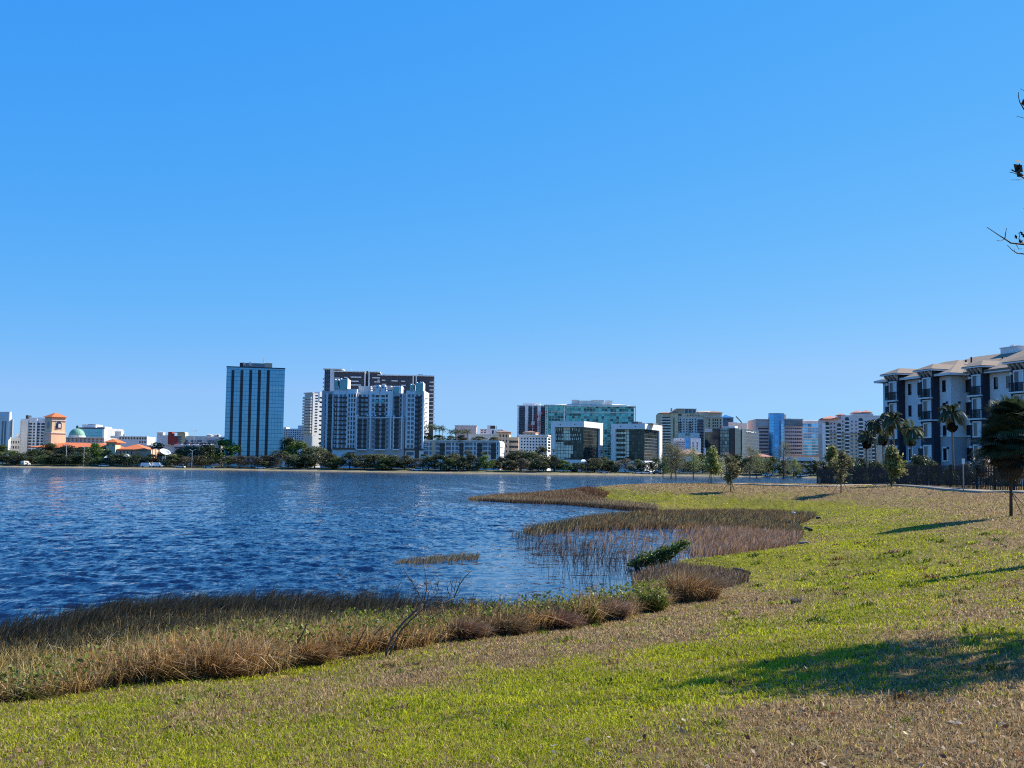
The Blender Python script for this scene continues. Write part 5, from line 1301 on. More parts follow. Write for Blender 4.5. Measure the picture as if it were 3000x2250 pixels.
for (px, wpx, top, kind, off) in [(85, 42, 1321, 'P', 6), (52, 34, 1326, 'P', 16), (445, 24, 1298, 'P', 30), (455, 24, 1295, 'P', 32), (464, 24, 1297, 'P', 30), (472, 22, 1300, 'P', 31), (514, 30, 1331, 'P', 4), (530, 28, 1332, 'P', 6),
                            (642, 28, 1337, 'P', 3), (617, 28, 1338, 'P', 4), (808, 26, 1319, 'P', 10), (823, 26, 1319, 'P', 11), (838, 28, 1322, 'P', 9), (893, 26, 1338, 'P', 3), (957, 28, 1322, 'P', 12), (972, 28, 1332, 'P', 10),
                            (1240, 26, 1330, 'P', 10), (1275, 28, 1330, 'P', 12), (1370, 30, 1318, 'P', 14), (1418, 30, 1324, 'P', 14), (1459, 30, 1352, 'P', 4), (1480, 28, 1350, 'P', 5), (1553, 28, 1354, 'P', 3), (1598, 28, 1352, 'P', 4),
                            (1662, 24, 1352, 'P', 3), (1704, 26, 1356, 'P', 3), (1756, 26, 1350, 'P', 3), (1776, 26, 1350, 'P', 5), (1763, 12, 1319, 'P', 18), (1622, 12, 1315, 'P', 18), (1912, 26, 1350, 'P', 5), (2324, 26, 1352, 'P', 6), (2362, 26, 1352, 'P', 5),
                            (2096, 22, 1330, 'P', 20), (2140, 22, 1330, 'P', 20)]:
    ENTRIES.append([px, wpx, top, kind, off, 'palm'])
PPROTO = [np_mesh('crown', *fan_palm_mesh(300 + v, [(.10, .12, .045), (.13, .14, .06), (.075, .09, .035)], n=24, leaflets=11)) for v in range(3)]
for m_ in PPROTO: m_.materials.append(PALM)
PTRUNK = MB().path([(0, 0, -.1), (.005, 0, .5), (0, 0, 1)], [.032, .026, .024], 7).mesh('trunk', BARKG, True)
counts = {}
ENTRIES.sort(key=lambda e: e[0])
for (px, wpx, top, kind, off, cat) in ENTRIES:
    where = next(t for a, c, t in LAND if px < c)
    key = (kind, where); n = counts.get(key, 0); counts[key] = n + 1
for k_ in list(counts): counts[k_] = [counts[k_], 0]
for i, (px, wpx, top, kind, off, cat) in enumerate(ENTRIES):
    x0, _ = at_d(px, 520); d = float(yfar(np.array([x0]))[0]) + 9 + off
    x, y = at_d(px, d); z = gz1(x, y)
    pm = FPX / d
    zt = EYE.z + ray(px, top).z / ray(px, top).y * d
    H = zt - z; W_ = wpx / pm
    where = next(t for a, c, t in LAND if px < c)
    tot = counts[(kind, where)]; o_ = ORD[tot[1]]; tot[1] += 1
    word = WORD.get(kind, 'fan palm with round head')
    lab = f'{word} {where}' if tot[0] == 1 else (f'{word} {where}, {o_} from left' if tot[0] > 2 else f'{"left" if o_ == "first" else "right"} of two {word.replace(" tree", " trees").replace("palm with round head", "palms with round heads")} {where}')
    if kind != 'P':
        cm_, tm_ = broad_proto(kind, i % 4 if kind != 'BRT' else i % 2)
        t = thing('broadleaf_tree', lab, 'tree', (x, y, z), trng.uniform(0, 6.28), 'trees along the far shore')
        link('crown', cm_, None, t); link('trunk', tm_, None, t)
        t.scale = (W_ * 1.3, W_ * 1.3, H * 1.08)
    else:
        r = W_ / 2 / 1.15
        t = thing('fan_palm', lab, 'palm', (x, y, z), trng.uniform(0, 6.28), 'fan palms along the far shore')
        c_ = link('crown', PPROTO[i % 3], None, t); c_.location = (0, 0, H - r * .85); c_.scale = (r / 1.1,) * 3
        k_ = link('trunk', PTRUNK, None, t); k_.scale = (6, 6, H - r * .85)
# roof garden on the annex
A_ = ANNEX
RP = [np_mesh('crown', *feather_palm_mesh(320 + v, [(.07, .095, .03), (.10, .12, .04), (.05, .07, .025)], n=15, L=3.0, lw=.16, nl=14)) for v in range(2)]
for m_ in RP: m_.materials.append(PALM)
roofz = A_.H + GZ
rg = [(1250, 1250), (1262, 1247), (1273, 1255), (1286, 1251), (1295, 1257), (1319, 1263), (1332, 1266), (1341, 1262), (1357, 1266), (1368, 1262), (1243, 1262)]
for i, (px, top) in enumerate(rg):
    yy = 3 + (i * 37 % 9)
    lx = A_.fx(px, yy); q = A_.C + A_.X * lx + A_.Y * yy
    zt = EYE.z + ray(px, top).z / ray(px, top).y * q.y
    t = thing('feather_palm', f'{ORD[i]} of eleven feather palms on the annex roof counted from left' if i != 10 else 'low feather palm on annex roof touching the white condominium', 'palm', (q.x, q.y, roofz), i * 1.3, 'palms in the roof garden')
    if i < 10: t['label'] = f'feather palm in the annex roof garden, {ORD[i + 1]} from left'
    hh = zt - roofz - .6
    c_ = link('crown', RP[i % 2], None, t); c_.location = (0, 0, hh); c_.rotation_euler = (0, 0, -i * 1.3)
    k_ = link('trunk', PTRUNK, None, t); k_.scale = (5, 5, hh)
for i, (px, wpx, top) in enumerate([(1250, 34, 1268), (1282, 44, 1274), (1320, 38, 1276), (1352, 44, 1275), (1404, 46, 1278), (1446, 36, 1280)]):
    lx = A_.fx(px, 3); q = A_.C + A_.X * lx + A_.Y * 3
    zt = EYE.z + ray(px, top).z / ray(px, top).y * q.y
    cm_, tm_ = broad_proto('DRK' if i < 4 else 'OLV', i % 3)
    t = thing('garden_bush', f'clipped dark bush on the annex roof parapet, {ORD[i]} from left', 'bush', (q.x, q.y, roofz - (zt - roofz) * .25), i, 'bushes in the roof garden')
    link('crown', cm_, None, t); link('stem', tm_, None, t)
    t.scale = (wpx / FPX * q.y * 1.15, wpx / FPX * q.y * 1.15, (zt - roofz) * 1.3)

# ------------------------------------------------------------------ cars, tents, dish, lamp posts on the far shore
GLASSC = surf('car_glass', (.02, .025, .03), .1, spec=.6); TYRE = surf('tyre_rubber', (.02, .02, .02), .9)
def car_proto(kind, paint):
    L, Wd, Hb, Hr = (4.6, 1.8, .78, 1.45) if kind == 'car' else (5.4, 2.0, .95, 2.1)
    h = Wd / 2
    body = MB()
    prof = [(-L / 2, .32), (L / 2, .32), (L / 2, .62), (L * .34, Hb), (-L * .42, Hb + .02), (-L / 2, .66)] if kind == 'car' else [(-L / 2, .35), (L / 2, .35), (L / 2, .85), (L * .36, Hb + .1), (-L / 2, Hb + .1)]
    n = len(prof)
    body.add([(x, -h, z) for x, z in prof] + [(x, h, z) for x, z in prof], [tuple(range(n)), tuple(range(2 * n - 1, n - 1, -1))] + [(i, i + n, (i + 1) % n + n, (i + 1) % n) for i in range(n)])
    top = [(-L * .40, Hb), (L * .22, Hb), (L * .06, Hr), (-L * .30, Hr)] if kind == 'car' else [(-L * .48, Hb + .1), (L * .34, Hb + .1), (L * .24, Hr), (-L * .47, Hr)]
    cab = MB(); k = h - .08
    cab.add([(x, -k, z) for x, z in top[:2]] + [(x, -k + .14, z) for x, z in top[2:]] + [(x, k, z) for x, z in top[:2]] + [(x, k - .14, z) for x, z in top[2:]],
            [(0, 1, 2, 3), (7, 6, 5, 4)] + [(i, i + 4, (i + 1) % 4 + 4, (i + 1) % 4) for i in range(4)])
    roof = MB().box(top[3][0] + .02, top[2][0] - .02, -k + .16, k - .16, Hr + .002, Hr + .05)
    wh = MB().lathe([(.33, -.1), (.33, .1)], 14)
    return [('body', body.mesh('body', paint)), ('cabin_glass', cab.mesh('cabin', GLASSC if kind == 'car' else paint)), ('roof', roof.mesh('roof', paint)), ('wheel', wh.mesh('wheel', TYRE))], L, h
PAINT = {n: surf(n + '_paint', c, .3, spec=.5, var=.03) for n, c in (('white', (.75, .75, .74)), ('silver', (.45, .46, .48)), ('pale_blue', (.30, .52, .58)), ('dark', (.04, .04, .05)), ('red', (.35, .04, .03)))}
CARP = {}
def car(px, d, col, kind, label, rz=0.0, z=None, group='vehicles parked along the far shore', pos=None):
    k = (kind, col)
    if k not in CARP: CARP[k] = car_proto(kind, PAINT[col])
    parts, L, h = CARP[k]
    x, y = pos if pos else at_d(px, d)
    t = thing('parked_car' if kind == 'car' else 'parked_van', label, 'car' if kind == 'car' else 'van', (x, y, gz1(x, y) if z is None else z), rz, group)
    for nm, me in parts[:3]: link(nm, me, None, t)
    for sx in (-.31, .31):
        for sy in (-1, 1):
            o = link('wheel', parts[3][1], None, t); o.location = (sx * L, sy * (h - .08), .33); o.rotation_euler = (math.pi / 2, 0, 0)
def dshore(px): return float(yfar(np.array([at_d(px, 515)[0]]))[0])
for px, off, col, kind, rz, lab in [(305, 9, 'white', 'car', .3, 'white car half hidden by trees left of the white vans'), (430, 9, 'white', 'van', .1, 'left of two white vans under the trees by the dish'), (462, 10, 'white', 'van', -.2, 'right of two white vans under the trees by the dish'),
        (529, 8, 'white', 'car', 3.0, 'white car on the bank below the shopping hall'), (613, 8, 'pale_blue', 'car', .1, 'pale blue car on the bank left of the blue tower'), (764, 8, 'white', 'car', .2, 'white car at the foot of the blue tower'),
        (1222, 9, 'white', 'car', 3.1, 'white car by the water before the white condominium'), (1768, 9, 'silver', 'car', .3, 'silver car between the two white cubes'), (1870, 9, 'white', 'car', .1, 'left white car before the right white cube'),
        (1893, 9, 'white', 'car', 3.1, 'right white car before the right white cube'), (1925, 8, 'dark', 'car', .1, 'dark car left of the tall sapling pair'), (2249, 7, 'white', 'car', .2, 'white car behind the saplings below the pinkish office'), (2352, 8, 'white', 'car', .1, 'white car before the dark parking structure'), (75, 11, 'white', 'van', 1.4, 'white van seen end on through the trees at far left')]:
    car(px, dshore(px) + off, col, kind, lab, rz)
db, dH = DECK
for i, px in enumerate((518, 531, 545, 556, 568, 580, 592, 603, 615)):
    q = db.C + db.X * db.fx(px, 2.5) + db.Y * 2.5
    car(0, 0, ('red', 'silver', 'dark', 'white', 'silver', 'white', 'dark', 'white', 'silver')[i], 'car', f'{("red", "silver", "dark", "white", "silver", "white", "dark", "white", "silver")[i]} car on the parking deck, {ORD[i]} from left', 1.2 + .1 * (i % 3), GZ + dH, 'cars on the parking deck', (q.x, q.y))
TENT = surf('white_canvas', (.80, .80, .78), .8, var=.06)
for px, wpx, r0, r1, lab in ((1709, 17, 1346, 1352, 'white canopy tent roof left of the left white cube base'), (1903, 30, 1350, 1356, 'white canopy tent roof before the right white cube'), (370, 16, 1330, 1337, 'white dome tent below the orange wing'), (315, 14, 1334, 1341, 'small white dome tent left of the orange wing')):
    d = dshore(px) + 16; x, y = at_d(px, d); k = d / FPX
    zz = lambda py: EYE.z + ray(px, py).z / ray(px, py).y * d
    t = thing('canopy_tent', lab, 'tent', (x, y, gz1(x, y)), 0, 'white canopy tents'); z0, z1 = zz(r1) - t.location.z, zz(r0) - t.location.z; h = wpx * k / 2
    MB().add([(-h, -2, z0), (h, -2, z0), (h, 2, z0), (-h, 2, z0), (-h * .45, 0, z1), (h * .45, 0, z1)], [(0, 3, 2, 1), (0, 1, 5, 4), (1, 2, 5), (2, 3, 4, 5), (3, 0, 4)]).build('canopy', TENT, t)
    for sx in (-1, 1):
        for sy in (-1, 1): MB().tube((sx * h * .95, sy * 1.9, -.1), (sx * h * .95, sy * 1.9, z0), .06, n=5).build('pole', METALW, t)
d = dshore(482) + 18; x, y = at_d(482, d); t = thing('satellite_dish', 'large white satellite dish tilted right above the shore trees', 'dish', (x, y, gz1(x, y)))
zc_ = EYE.z + ray(482, 1327).z / ray(482, 1327).y * d - t.location.z
ds = MB().lathe([(.15, -.45), (1.2, -.3), (2.0, .1), (2.6, .75), (2.5, .75), (1.9, .18), (1.1, -.2), (.1, -.36)], 24).build('reflector', TENT, t, True); ds.location = (0, 0, zc_); ds.rotation_euler = Vector((.42, -.38, .82)).to_track_quat('Z', 'Y').to_euler()
MB().tube((0, .6, -.2), (0, .5, zc_ - .2), .22, n=8).build('mast', METALW, t); MB().tube((0, 0, zc_), (-.3, -1.9, zc_ + 1.3), .08, n=5).build('feed_arm', GREYM, t)
for px, top, off, lab in ((562, 1320, 10, 'pale twin arm lamp post left of the bright green tree'), (566, 1263, 95, 'tall lamp post in front of the white shopping hall'), (193, 1306, 12, 'thin lamp post below the clock tower'), (245, 1311, 12, 'thin lamp post below the green dome'), (914, 1277, 24, 'tall pale pole left of the white condominium'), (2003, 1318, 20, 'thin tall lamp post before the brown roofed low building')):
    d = dshore(px) + off; x, y = at_d(px, d); t = thing('lamp_post', lab, 'lamp post', (x, y, gz1(x, y)), 0, 'lamp posts across the lake'); h = EYE.z + ray(px, top).z / ray(px, top).y * d - t.location.z
    MB().tube((0, 0, -.1), (0, 0, h), .13, .09, 6).build('pole', METALW, t)
    for s in (-1, 1): MB().tube((0, 0, h - .1), (s * 1.3, 0, h + .45), .07, .07, 5).box(s * 1.3 - .35, s * 1.3 + .35, -.15, .15, h + .4, h + .52).build('lamp_arm', METALW, t)
# far shore road: a pale strip a little above the bank
V, Fq = [], []
xs = np.linspace(-320, 190, 220)
for x in xs:
    y = float(yfar(np.array([x]))[0])
    for o in (6.2, 8.0): V.append((x, y + o, gz1(x, y + o) + .10)); V.append((x, y + o, gz1(x, y + o) - .2))
for i in range(len(xs) - 1):
    k = i * 4; Fq += [(k, k + 4, k + 6, k + 2), (k + 1, k + 5, k + 4, k)]
tag(link('road', np_mesh('road', np.array(V), np.array(Fq)), CONC), 'pale lakeside road on the far bank', 'road', kind='structure')
# ------------------------------------------------------------------ saplings on the near bank
def sapling_mesh(seed, H, W_, pal, dens=1.0, conic=True, lean=.12, leaf=.075):
    """young wind-combed tree: trunk with whorls of branches, leaf sprays along them"""
    g = np.random.default_rng(seed); tr = MB(); P = []
    tr.path([(0, 0, -.1), (.02 * H * lean, .01, .3 * H), (.05 * H * lean, 0, .65 * H), (.10 * H * lean, .01, H * .98)], [.018 * H, .014 * H, .009 * H, .003 * H], 6)
    nb = int(34 * dens)
    for i in range(nb):
        h = .26 + .72 * (i + g.uniform(0, 1)) / nb
        a = g.uniform(0, 6.28)
        L = W_ * .68 * ((1.12 - h) * 1.25 if conic else math.sin(math.pi * min(1, (h - .12) / .9))) * g.uniform(.55, 1.15)
        L = max(L, .1 * W_)
        b0 = np.array([.10 * H * lean * h, 0, h * H]); d = np.array([math.cos(a) + .35, math.sin(a), g.uniform(.35, .9)]); d /= np.linalg.norm(d)
        b1 = b0 + d * L
        tr.path([b0, (b0 + b1) / 2 + np.array([0, 0, .03]), b1], [.0045 * H, .003 * H, .0015 * H], 4)
        n = int(85 * g.uniform(.5, 1.3))
        t = g.uniform(.25, 1.08, n)[:, None]
        P.append(b0 + (b1 - b0) * t + g.normal(0, .08 * W_, (n, 3)))
    P = np.concatenate(P)
    V, F, C_ = cards(g, P, leaf, pick(g, pal, len(P), .4), None, .42, .3)
    return np_mesh('crown', V, F, C_), tr.mesh('trunk', BARKD, True)
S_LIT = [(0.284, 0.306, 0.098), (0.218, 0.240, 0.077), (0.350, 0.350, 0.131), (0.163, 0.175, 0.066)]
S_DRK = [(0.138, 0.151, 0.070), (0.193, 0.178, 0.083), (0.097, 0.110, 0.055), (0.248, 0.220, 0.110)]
S_PAL = [(0.420, 0.364, 0.280), (0.252, 0.224, 0.126), (0.532, 0.462, 0.378), (0.168, 0.168, 0.084)]
SAPS = [  # base column, base row, top row, width px, palette, density, label, stakes
    (1942, 1411, 1338, 46, S_LIT, .8, 'low leafy sapling at the left end of the sapling row', 2), (1966, 1411, 1306, 84, S_DRK, 2.3, 'tallest broad crowned sapling near the left end of the row', 0), (1980, 1412, 1318, 66, S_DRK, 1.6, 'leafy sapling leaning right out of the broad crowned one', 0),
    (2031, 1415, 1320, 58, S_LIT, 1.1, 'pale yellowish conical sapling below the brown roofed building', 2), (2083, 1417, 1320, 46, S_LIT, 1.1, 'slender pointed sapling before the black glass shaft', 3), (2113, 1413, 1344, 44, S_PAL, .9, 'short pale sapling right of the pointed one', 2),
    (2141, 1441, 1346, 50, S_DRK, .5, 'thin sparse sapling with crossed stakes nearer than the row', 3), (2197, 1412, 1315, 46, S_DRK, 1.2, 'dark upright sapling below the roof sign', 0), (2217, 1411, 1330, 54, S_LIT, 1.2, 'yellow green sapling with double trunk below the orange roof', 0), (2248, 1410, 1340, 34, S_DRK, .4, 'thin half bare sapling left of the tall ragged one', 2),
    (2296, 1414, 1297, 54, S_DRK, 1.0, 'tall ragged dark sapling before the pinkish office', 2), (2326, 1410, 1344, 40, S_LIT, .9, 'small light sapling right of the tall ragged one', 2), (2436, 1417, 1314, 46, S_LIT, 1.2, 'pale conical sapling before the left end of the fence', 0),
    (2464, 1444, 1330, 60, S_DRK, .5, 'sparse dark sapling with stakes before the fence, nearer than the pale one', 3), (2612, 1425, 1318, 56, S_LIT, 1.3, 'bushy light green sapling before the fence under the palm group', 0), (2874, 1432, 1324, 54, S_PAL, 1.2, 'sapling with whitish pink leaves beside the signpost', 0)]
for i, (px, pb, ptop, wpx, pal, dens, lab, nst) in enumerate(SAPS):
    p = on_ground(px, pb); k = p.y / FPX; H = (pb - ptop) * k
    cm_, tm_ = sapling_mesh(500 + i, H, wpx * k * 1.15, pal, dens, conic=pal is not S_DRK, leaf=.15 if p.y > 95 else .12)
    cm_.materials.append(LEAFN)
    t = thing('sapling', lab, 'tree', p, 0, 'young trees on the near bank')
    link('crown', cm_, None, t); link('trunk', tm_, None, t)
    for j in range(nst):
        a = 2.1 * j + .5 * i
        MB().tube((math.cos(a) * .75, math.sin(a) * .75, -.1), (math.cos(a) * .06, math.sin(a) * .06, H * .36), .022, n=5).build('stake', STAKE, t)
    if px in (2612, 2874):
        V, F, C_ = crown(540 + i, [(g_[0] * k * 12, g_[1] * .3, g_[2] * H * .2, .22) for g_ in ((-.7, 0, .3), (.6, .2, .5), (.1, -.3, .9), (-.2, .3, 1.2))], 900, .06, pal)
        link('shoots', np_mesh('shoots', V, F, C_), LEAFN, t)

# ------------------------------------------------------------------ palms by the apartment block
PD = [(0.040, 0.054, 0.029), (0.063, 0.081, 0.040), (0.029, 0.040, 0.022)]
RPM = [np_mesh('crown', *feather_palm_mesh(600 + v, PD if v < 2 else [(.09, .11, .05), (.06, .08, .03)], n=21, L=2.35, wind=.3, lw=.10, nl=36)) for v in range(3)]
for m_ in RPM: m_.materials.append(PALM)
for i, (px, d, head, sc, lab) in enumerate([(2540, 128, 1278, .72, 'feather palm farthest left of the palm group by the building corner'), (2566, 131, 1240, .85, 'tall dark feather palm left of the building corner'), (2588, 134, 1268, .8, 'low feather palm right before the building corner'), (2620, 127, 1232, .95, 'green crowned feather palm in front of the first charcoal bay'),
        (2604, 140, 1216, .7, 'hidden feather palm with fronds past the roof corner'), (2671, 122, 1262, .88, 'single slim palm between the first two charcoal bays'), (2792, 112, 1212, .98, 'tall palm with round skirt before the grey jog wall')]):
    x, y = at_d(px, d); z = gz1(x, y); zt = EYE.z + ray(px, head).z / ray(px, head).y * d
    t = thing('feather_palm', lab, 'palm', (x, y, z), 0, 'palms by the apartment block')
    c_ = link('crown', RPM[i % 3], None, t); c_.location = (0, 0, zt - z); c_.scale = (sc,) * 3; c_.rotation_euler = (0, 0, .3 * (i % 2))
    MB().path([(0, 0, -.2), (.03, 0, (zt - z) * .3), (-.02, 0, (zt - z) * .7), (0, 0, zt - z)], [.16, .13, .10, .11], 8).build('trunk', BARKG, t, True)
    MB().path([(0, 0, zt - z - .95), (0, 0, zt - z)], [.13, .10], 8).build('crownshaft', surf('green_crownshaft', (.09, .11, .05), .5), t, True) if i != 6 else None
    if i in (0, 2, 5, 6):
        V, F, C_ = crown(640 + i, [(0, 0, 0, .52)], 900, .16, [(.05, .04, .025), (.035, .03, .02)], up=-.4)
        o = link('dead_skirt', np_mesh('dead_skirt', V, F, C_), PALM, t); o.location = (0, 0, zt - z - 1.45 * sc); o.scale = (1, 1, 1.1)
# shrubs between fence and building
for i, (px, d, wpx, top, pal) in enumerate([(2420, 126, 44, 1366, DRK), (2470, 122, 60, 1368, DRK), (2520, 118, 50, 1364, GRN), (2575, 112, 50, 1360, DRK), (2640, 116, 60, 1352, DRK), (2695, 112, 74, 1338, DRK), (2730, 106, 54, 1354, DRK), (2780, 103, 46, 1374, GRN), (2830, 104, 50, 1364, DRK), (2900, 98, 60, 1340, DRK), (2960, 92, 70, 1330, DRK)]):
    x, y = at_d(px, d + 6); z = gz1(x, y); k = (d + 6) / FPX; zt = EYE.z + ray(px, top).z / ray(px, top).y * (d + 6)
    cm_, tm_ = broad_proto('DRK' if pal is DRK else 'GRN', i % 4)
    t = thing('shrub', f'dark shrub rising behind the fence, {ORD[i]} from left', 'shrub', (x, y, z - .3), i * 1.1, 'shrubs behind the fence')
    link('crown', cm_, None, t); link('stem', tm_, None, t); t.scale = (wpx * k * 1.2, wpx * k * 1.2, (zt - z + .3) * 1.1)
# big cabbage palm at the right edge
p = on_ground(2962, 1512); k = p.y / FPX
t = thing('cabbage_palm', 'big shaggy dark fan palm with staked trunk at the right edge', 'palm', p)
hz_ = (1512 - 1235) * k
FD = [(0.051, 0.071, 0.034), (0.076, 0.102, 0.048), (0.034, 0.051, 0.024)]
c_ = link('crown', np_mesh('crown', *fan_palm_mesh(700, FD, n=70, r=1.6, skirt=0, leaflets=25, lw=.018)), PALM, t); c_.location = (.28, .1, hz_)
c_ = link('frond_skirt', np_mesh('frond_skirt', *fan_palm_mesh(701, FD, n=84, r=1.75, skirt=10, leaflets=25, lw=.018)), PALM, t); c_.location = (-.1, -.1, hz_ - .95)
c_ = link('dead_skirt', np_mesh('dead_skirt', *fan_palm_mesh(702, [(.03, .028, .018), (.05, .042, .028)], n=26, r=1.35, skirt=34, leaflets=21, lw=.018)), PALM, t); c_.location = (.05, 0, hz_ - 1.55)
MB().path([(0, 0, -.15), (.03, 0, hz_ * .4), (.1, 0, hz_)], [.075, .06, .10], 9).build('trunk', BARKD, t, True)
for a, l in ((.1, .62), (-.5, 1.0), (1.2, .9)): MB().tube((math.cos(a) * l, math.sin(a) * l, -.1), (.03, 0, 1.1), .022, n=6).build('stake', STAKE, t)
# evergreen just outside the frame: its long shadow lies on the lawn
t = thing('narrow_evergreen', 'narrow evergreen beyond the right edge that throws a thin shadow on the lawn', 'tree', (12.9, 25.3, gz1(12.9, 25.3)))
V, F, C_ = crown(720, [(.08 * math.cos(q), .08 * math.sin(q), .5 + .28 * q, .34 - .012 * q) for q in range(13)], 3600, .07, DRK); link('crown', np_mesh('crown', V, F, C_), LEAFN, t)
MB().tube((0, 0, -.1), (0, 0, 3.6), .08, .03).build('trunk', BARK, t)

# ------------------------------------------------------------------ half bare tree at the right, mostly out of frame
def bare_tree(seed, base, H, spread, twigs, leafn, leafpal, targets=()):
    g = np.random.default_rng(seed); m = MB(); tips = []
    base = np.array(base, float)
    trunk = [np.array([0, 0, -.2]), np.array([.05, 0, H * .18]), np.array([-.05, .1, H * .42])]
    m.path(trunk + [np.array([.04, .05, H * .7]), np.array([-.1, 0, H])], [.17, .14, .11, .07, .025], 9)
    def branch(p, d, L, r, lev):
        pts = [p.copy()]; n = 5
        for i in range(n):
            d = d + g.normal(0, .14, 3) + np.array([0, 0, .05]); d /= np.linalg.norm(d); p = p + d * L / n; pts.append(p.copy())
            if (p[0] + base[0]) / max(p[1] + base[1], 1) < .505 or math.hypot(p[0], p[1]) > 1.9 * (1.25 - p[2] / 8.5): break
        n = len(pts) - 1
        if n < 2: return
        m.path(pts, [r * (1 - .13 * i) for i in range(n + 1)], 6 if lev < 2 else 4)
        if lev >= 3: tips.append(p); return
        for i in range(twigs[lev]):
            q = pts[g.integers(2, n + 1)]
            dd = d + unitv(g, 1)[0] * .85; dd /= np.linalg.norm(dd)
            branch(q.copy(), dd, L * g.uniform(.45, .72), r * .45, lev + 1)
        tips.append(p)
    for i in range(7):
        a = 6.283 * i / 7 + g.uniform(-.3, .3); e = g.uniform(.45, 1.3)
        branch(trunk[-1] if i % 2 else trunk[1] + (trunk[2] - trunk[1]) * .6, np.array([math.cos(a) * spread, math.sin(a) * spread, e]) / math.hypot(spread, e), H * g.uniform(.3, .42), .075, 1)
    for path, rads in targets:
        m.path([np.array(q) - base for q in path], rads, 5)
        tips.append(np.array(path[-1]) - base)
    tips = np.array(tips)
    idx = g.integers(0, len(tips), leafn)
    P = tips[idx] + g.normal(0, .16, (leafn, 3))
    P = P[(P[:, 0] + base[0]) / (P[:, 1] + base[1]) > .495]; P = P[np.hypot(P[:, 0], P[:, 1]) < 2.2]; P = P[P[:, 2] < 6.9]; leafn = len(P)
    return m, cards(g, P, .075, pick(g, leafpal, leafn, .4), None, .55, -.2)
bx, by = 9.5, 13.8; bz = gz1(bx, by)
def twig(pts, d0, d1):
    n = len(pts); return [tuple(at_y(px, py, d0 + (d1 - d0) * i / (n - 1))) for i, (px, py) in enumerate(pts)]
tw = []
for pts, r in (([(3300, 780), (3120, 745), (3000, 716), (2962, 712), (2944, 700), (2925, 688), (2892, 666)], .011), ([(3000, 716), (2985, 700), (2990, 676)], .006), ([(2944, 700), (2946, 684), (2949, 668)], .006), ([(2944, 700), (2930, 706), (2920, 704)], .005),
               ([(3100, 740), (3010, 745), (2980, 742), (2965, 732), (2951, 718)], .008), ([(2985, 742), (2972, 738), (2971, 728)], .004), ([(3200, 560), (3060, 545), (3000, 522), (2985, 512), (2975, 508), (2957, 504)], .009), ([(3000, 522), (2985, 527), (2961, 527)], .005), ([(2985, 512), (2978, 500), (2984, 490)], .004),
               ([(3200, 400), (3060, 345), (3000, 320), (2988, 300), (2984, 285), (2984, 270)], .009), ([(3150, 360), (3050, 350), (3000, 346), (2978, 340)], .006), ([(3100, 300), (3020, 275), (2989, 260)], .006), ([(3100, 620), (3010, 612), (2998, 610)], .005), ([(2975, 712), (2985, 730), (2995, 728)], .004)):
    P_ = twig(pts, 13.0, 12.2); R_ = [r * (1 - .75 * i / (len(pts) - 1)) * 1.35 for i in range(len(pts))]
    if pts[0][0] >= 3050:                   # the limb starts at the trunk
        P_ = [(bx, by + .05, P_[0][2] - .9), ((bx + P_[0][0]) / 2, (by + P_[0][1]) / 2, P_[0][2] - .25)] + P_; R_ = [R_[0] * 2.6, R_[0] * 1.6] + R_
    tw.append((P_, R_))
m, lf = bare_tree(812, (bx, by, bz), 7.4, .62, (0, 6, 6), 6000, [(.05, .055, .02), (.08, .06, .03), (.035, .04, .015)], tw)
t = thing('half_bare_tree', 'half bare tree beyond the right edge with dark twigs reaching into the sky', 'tree', (bx, by, bz))
m.build('trunk', BARKD, t, True)
link('leaves', np_mesh('leaves', *lf), LEAFN, t)
g = np.random.default_rng(77)
tl = []
for px, py, s in ((2982, 479, .045), (2986, 493, .06), (2988, 511, .055), (2970, 500, .035), (2990, 685, .045), (2991, 705, .04), (2977, 697, .03), (2984, 700, .03), (3004, 690, .05), (2998, 300, .04)):
    q = np.array(at_y(px, py, 12.3)); tl.append(cards(g, (q - np.array([bx, by, bz]))[None, :] + g.normal(0, .01, (2, 3)), s * .9, np.array([[.02, .018, .015]] * 2), None, .7))
link('twig_leaves', np_mesh('twig_leaves', *merge(tl)), LEAFN, t)

# ------------------------------------------------------------------ blades: lawn grass, reeds, dry grass
def inpoly(x, y, poly):
    ins = np.zeros(x.shape, bool); n = len(poly)
    for i in range(n):
        ax, ay = poly[i]; bx_, by_ = poly[(i + 1) % n]
        if ay != by_: ins ^= ((ay > y) != (by_ > y)) & (x < (bx_ - ax) * (y - ay) / (by_ - ay) + ax)
    return ins
def scatter(g, poly, dens):
    a = np.array(poly); x0, y0 = a.min(0); x1, y1 = a.max(0)
    n = int((x1 - x0) * (y1 - y0) * dens)
    x, y = g.uniform(x0, x1, n), g.uniform(y0, y1, n)
    k = inpoly(x, y, poly)
    return x[k], y[k]
def blades(g, P, H, W_, lean, cols, bend=.35, tipw=.12, yaw=None):
    n = len(P)
    yw = g.uniform(0, math.pi, n) if yaw is None else yaw
    s = np.stack([np.cos(yw), np.sin(yw), np.zeros(n)], 1) * (W_ / 2)[:, None]
    L = np.concatenate([lean, np.zeros((n, 1))], 1); Z = np.zeros((n, 3)); Z[:, 2] = H
    m = P + L * bend + Z * .56; t = P + L + Z * np.clip(1 - .4 * np.linalg.norm(lean, axis=1) / np.maximum(H, .01), .35, 1)[:, None]
    V = np.stack([P - s, P + s, m + s * .8, m - s * .8, t + s * tipw, t - s * tipw], 1).reshape(-1, 3)
    i = np.arange(n)[:, None] * 6
    F = np.concatenate([i + np.array([0, 1, 2, 3]), i + np.array([3, 2, 4, 5])], 1).reshape(-1, 4)
    return V, F, np.repeat(cols, 6, 0)
def blend(a, b_, t): return np.array(a) * (1 - t[:, None]) + np.array(b_) * t[:, None]

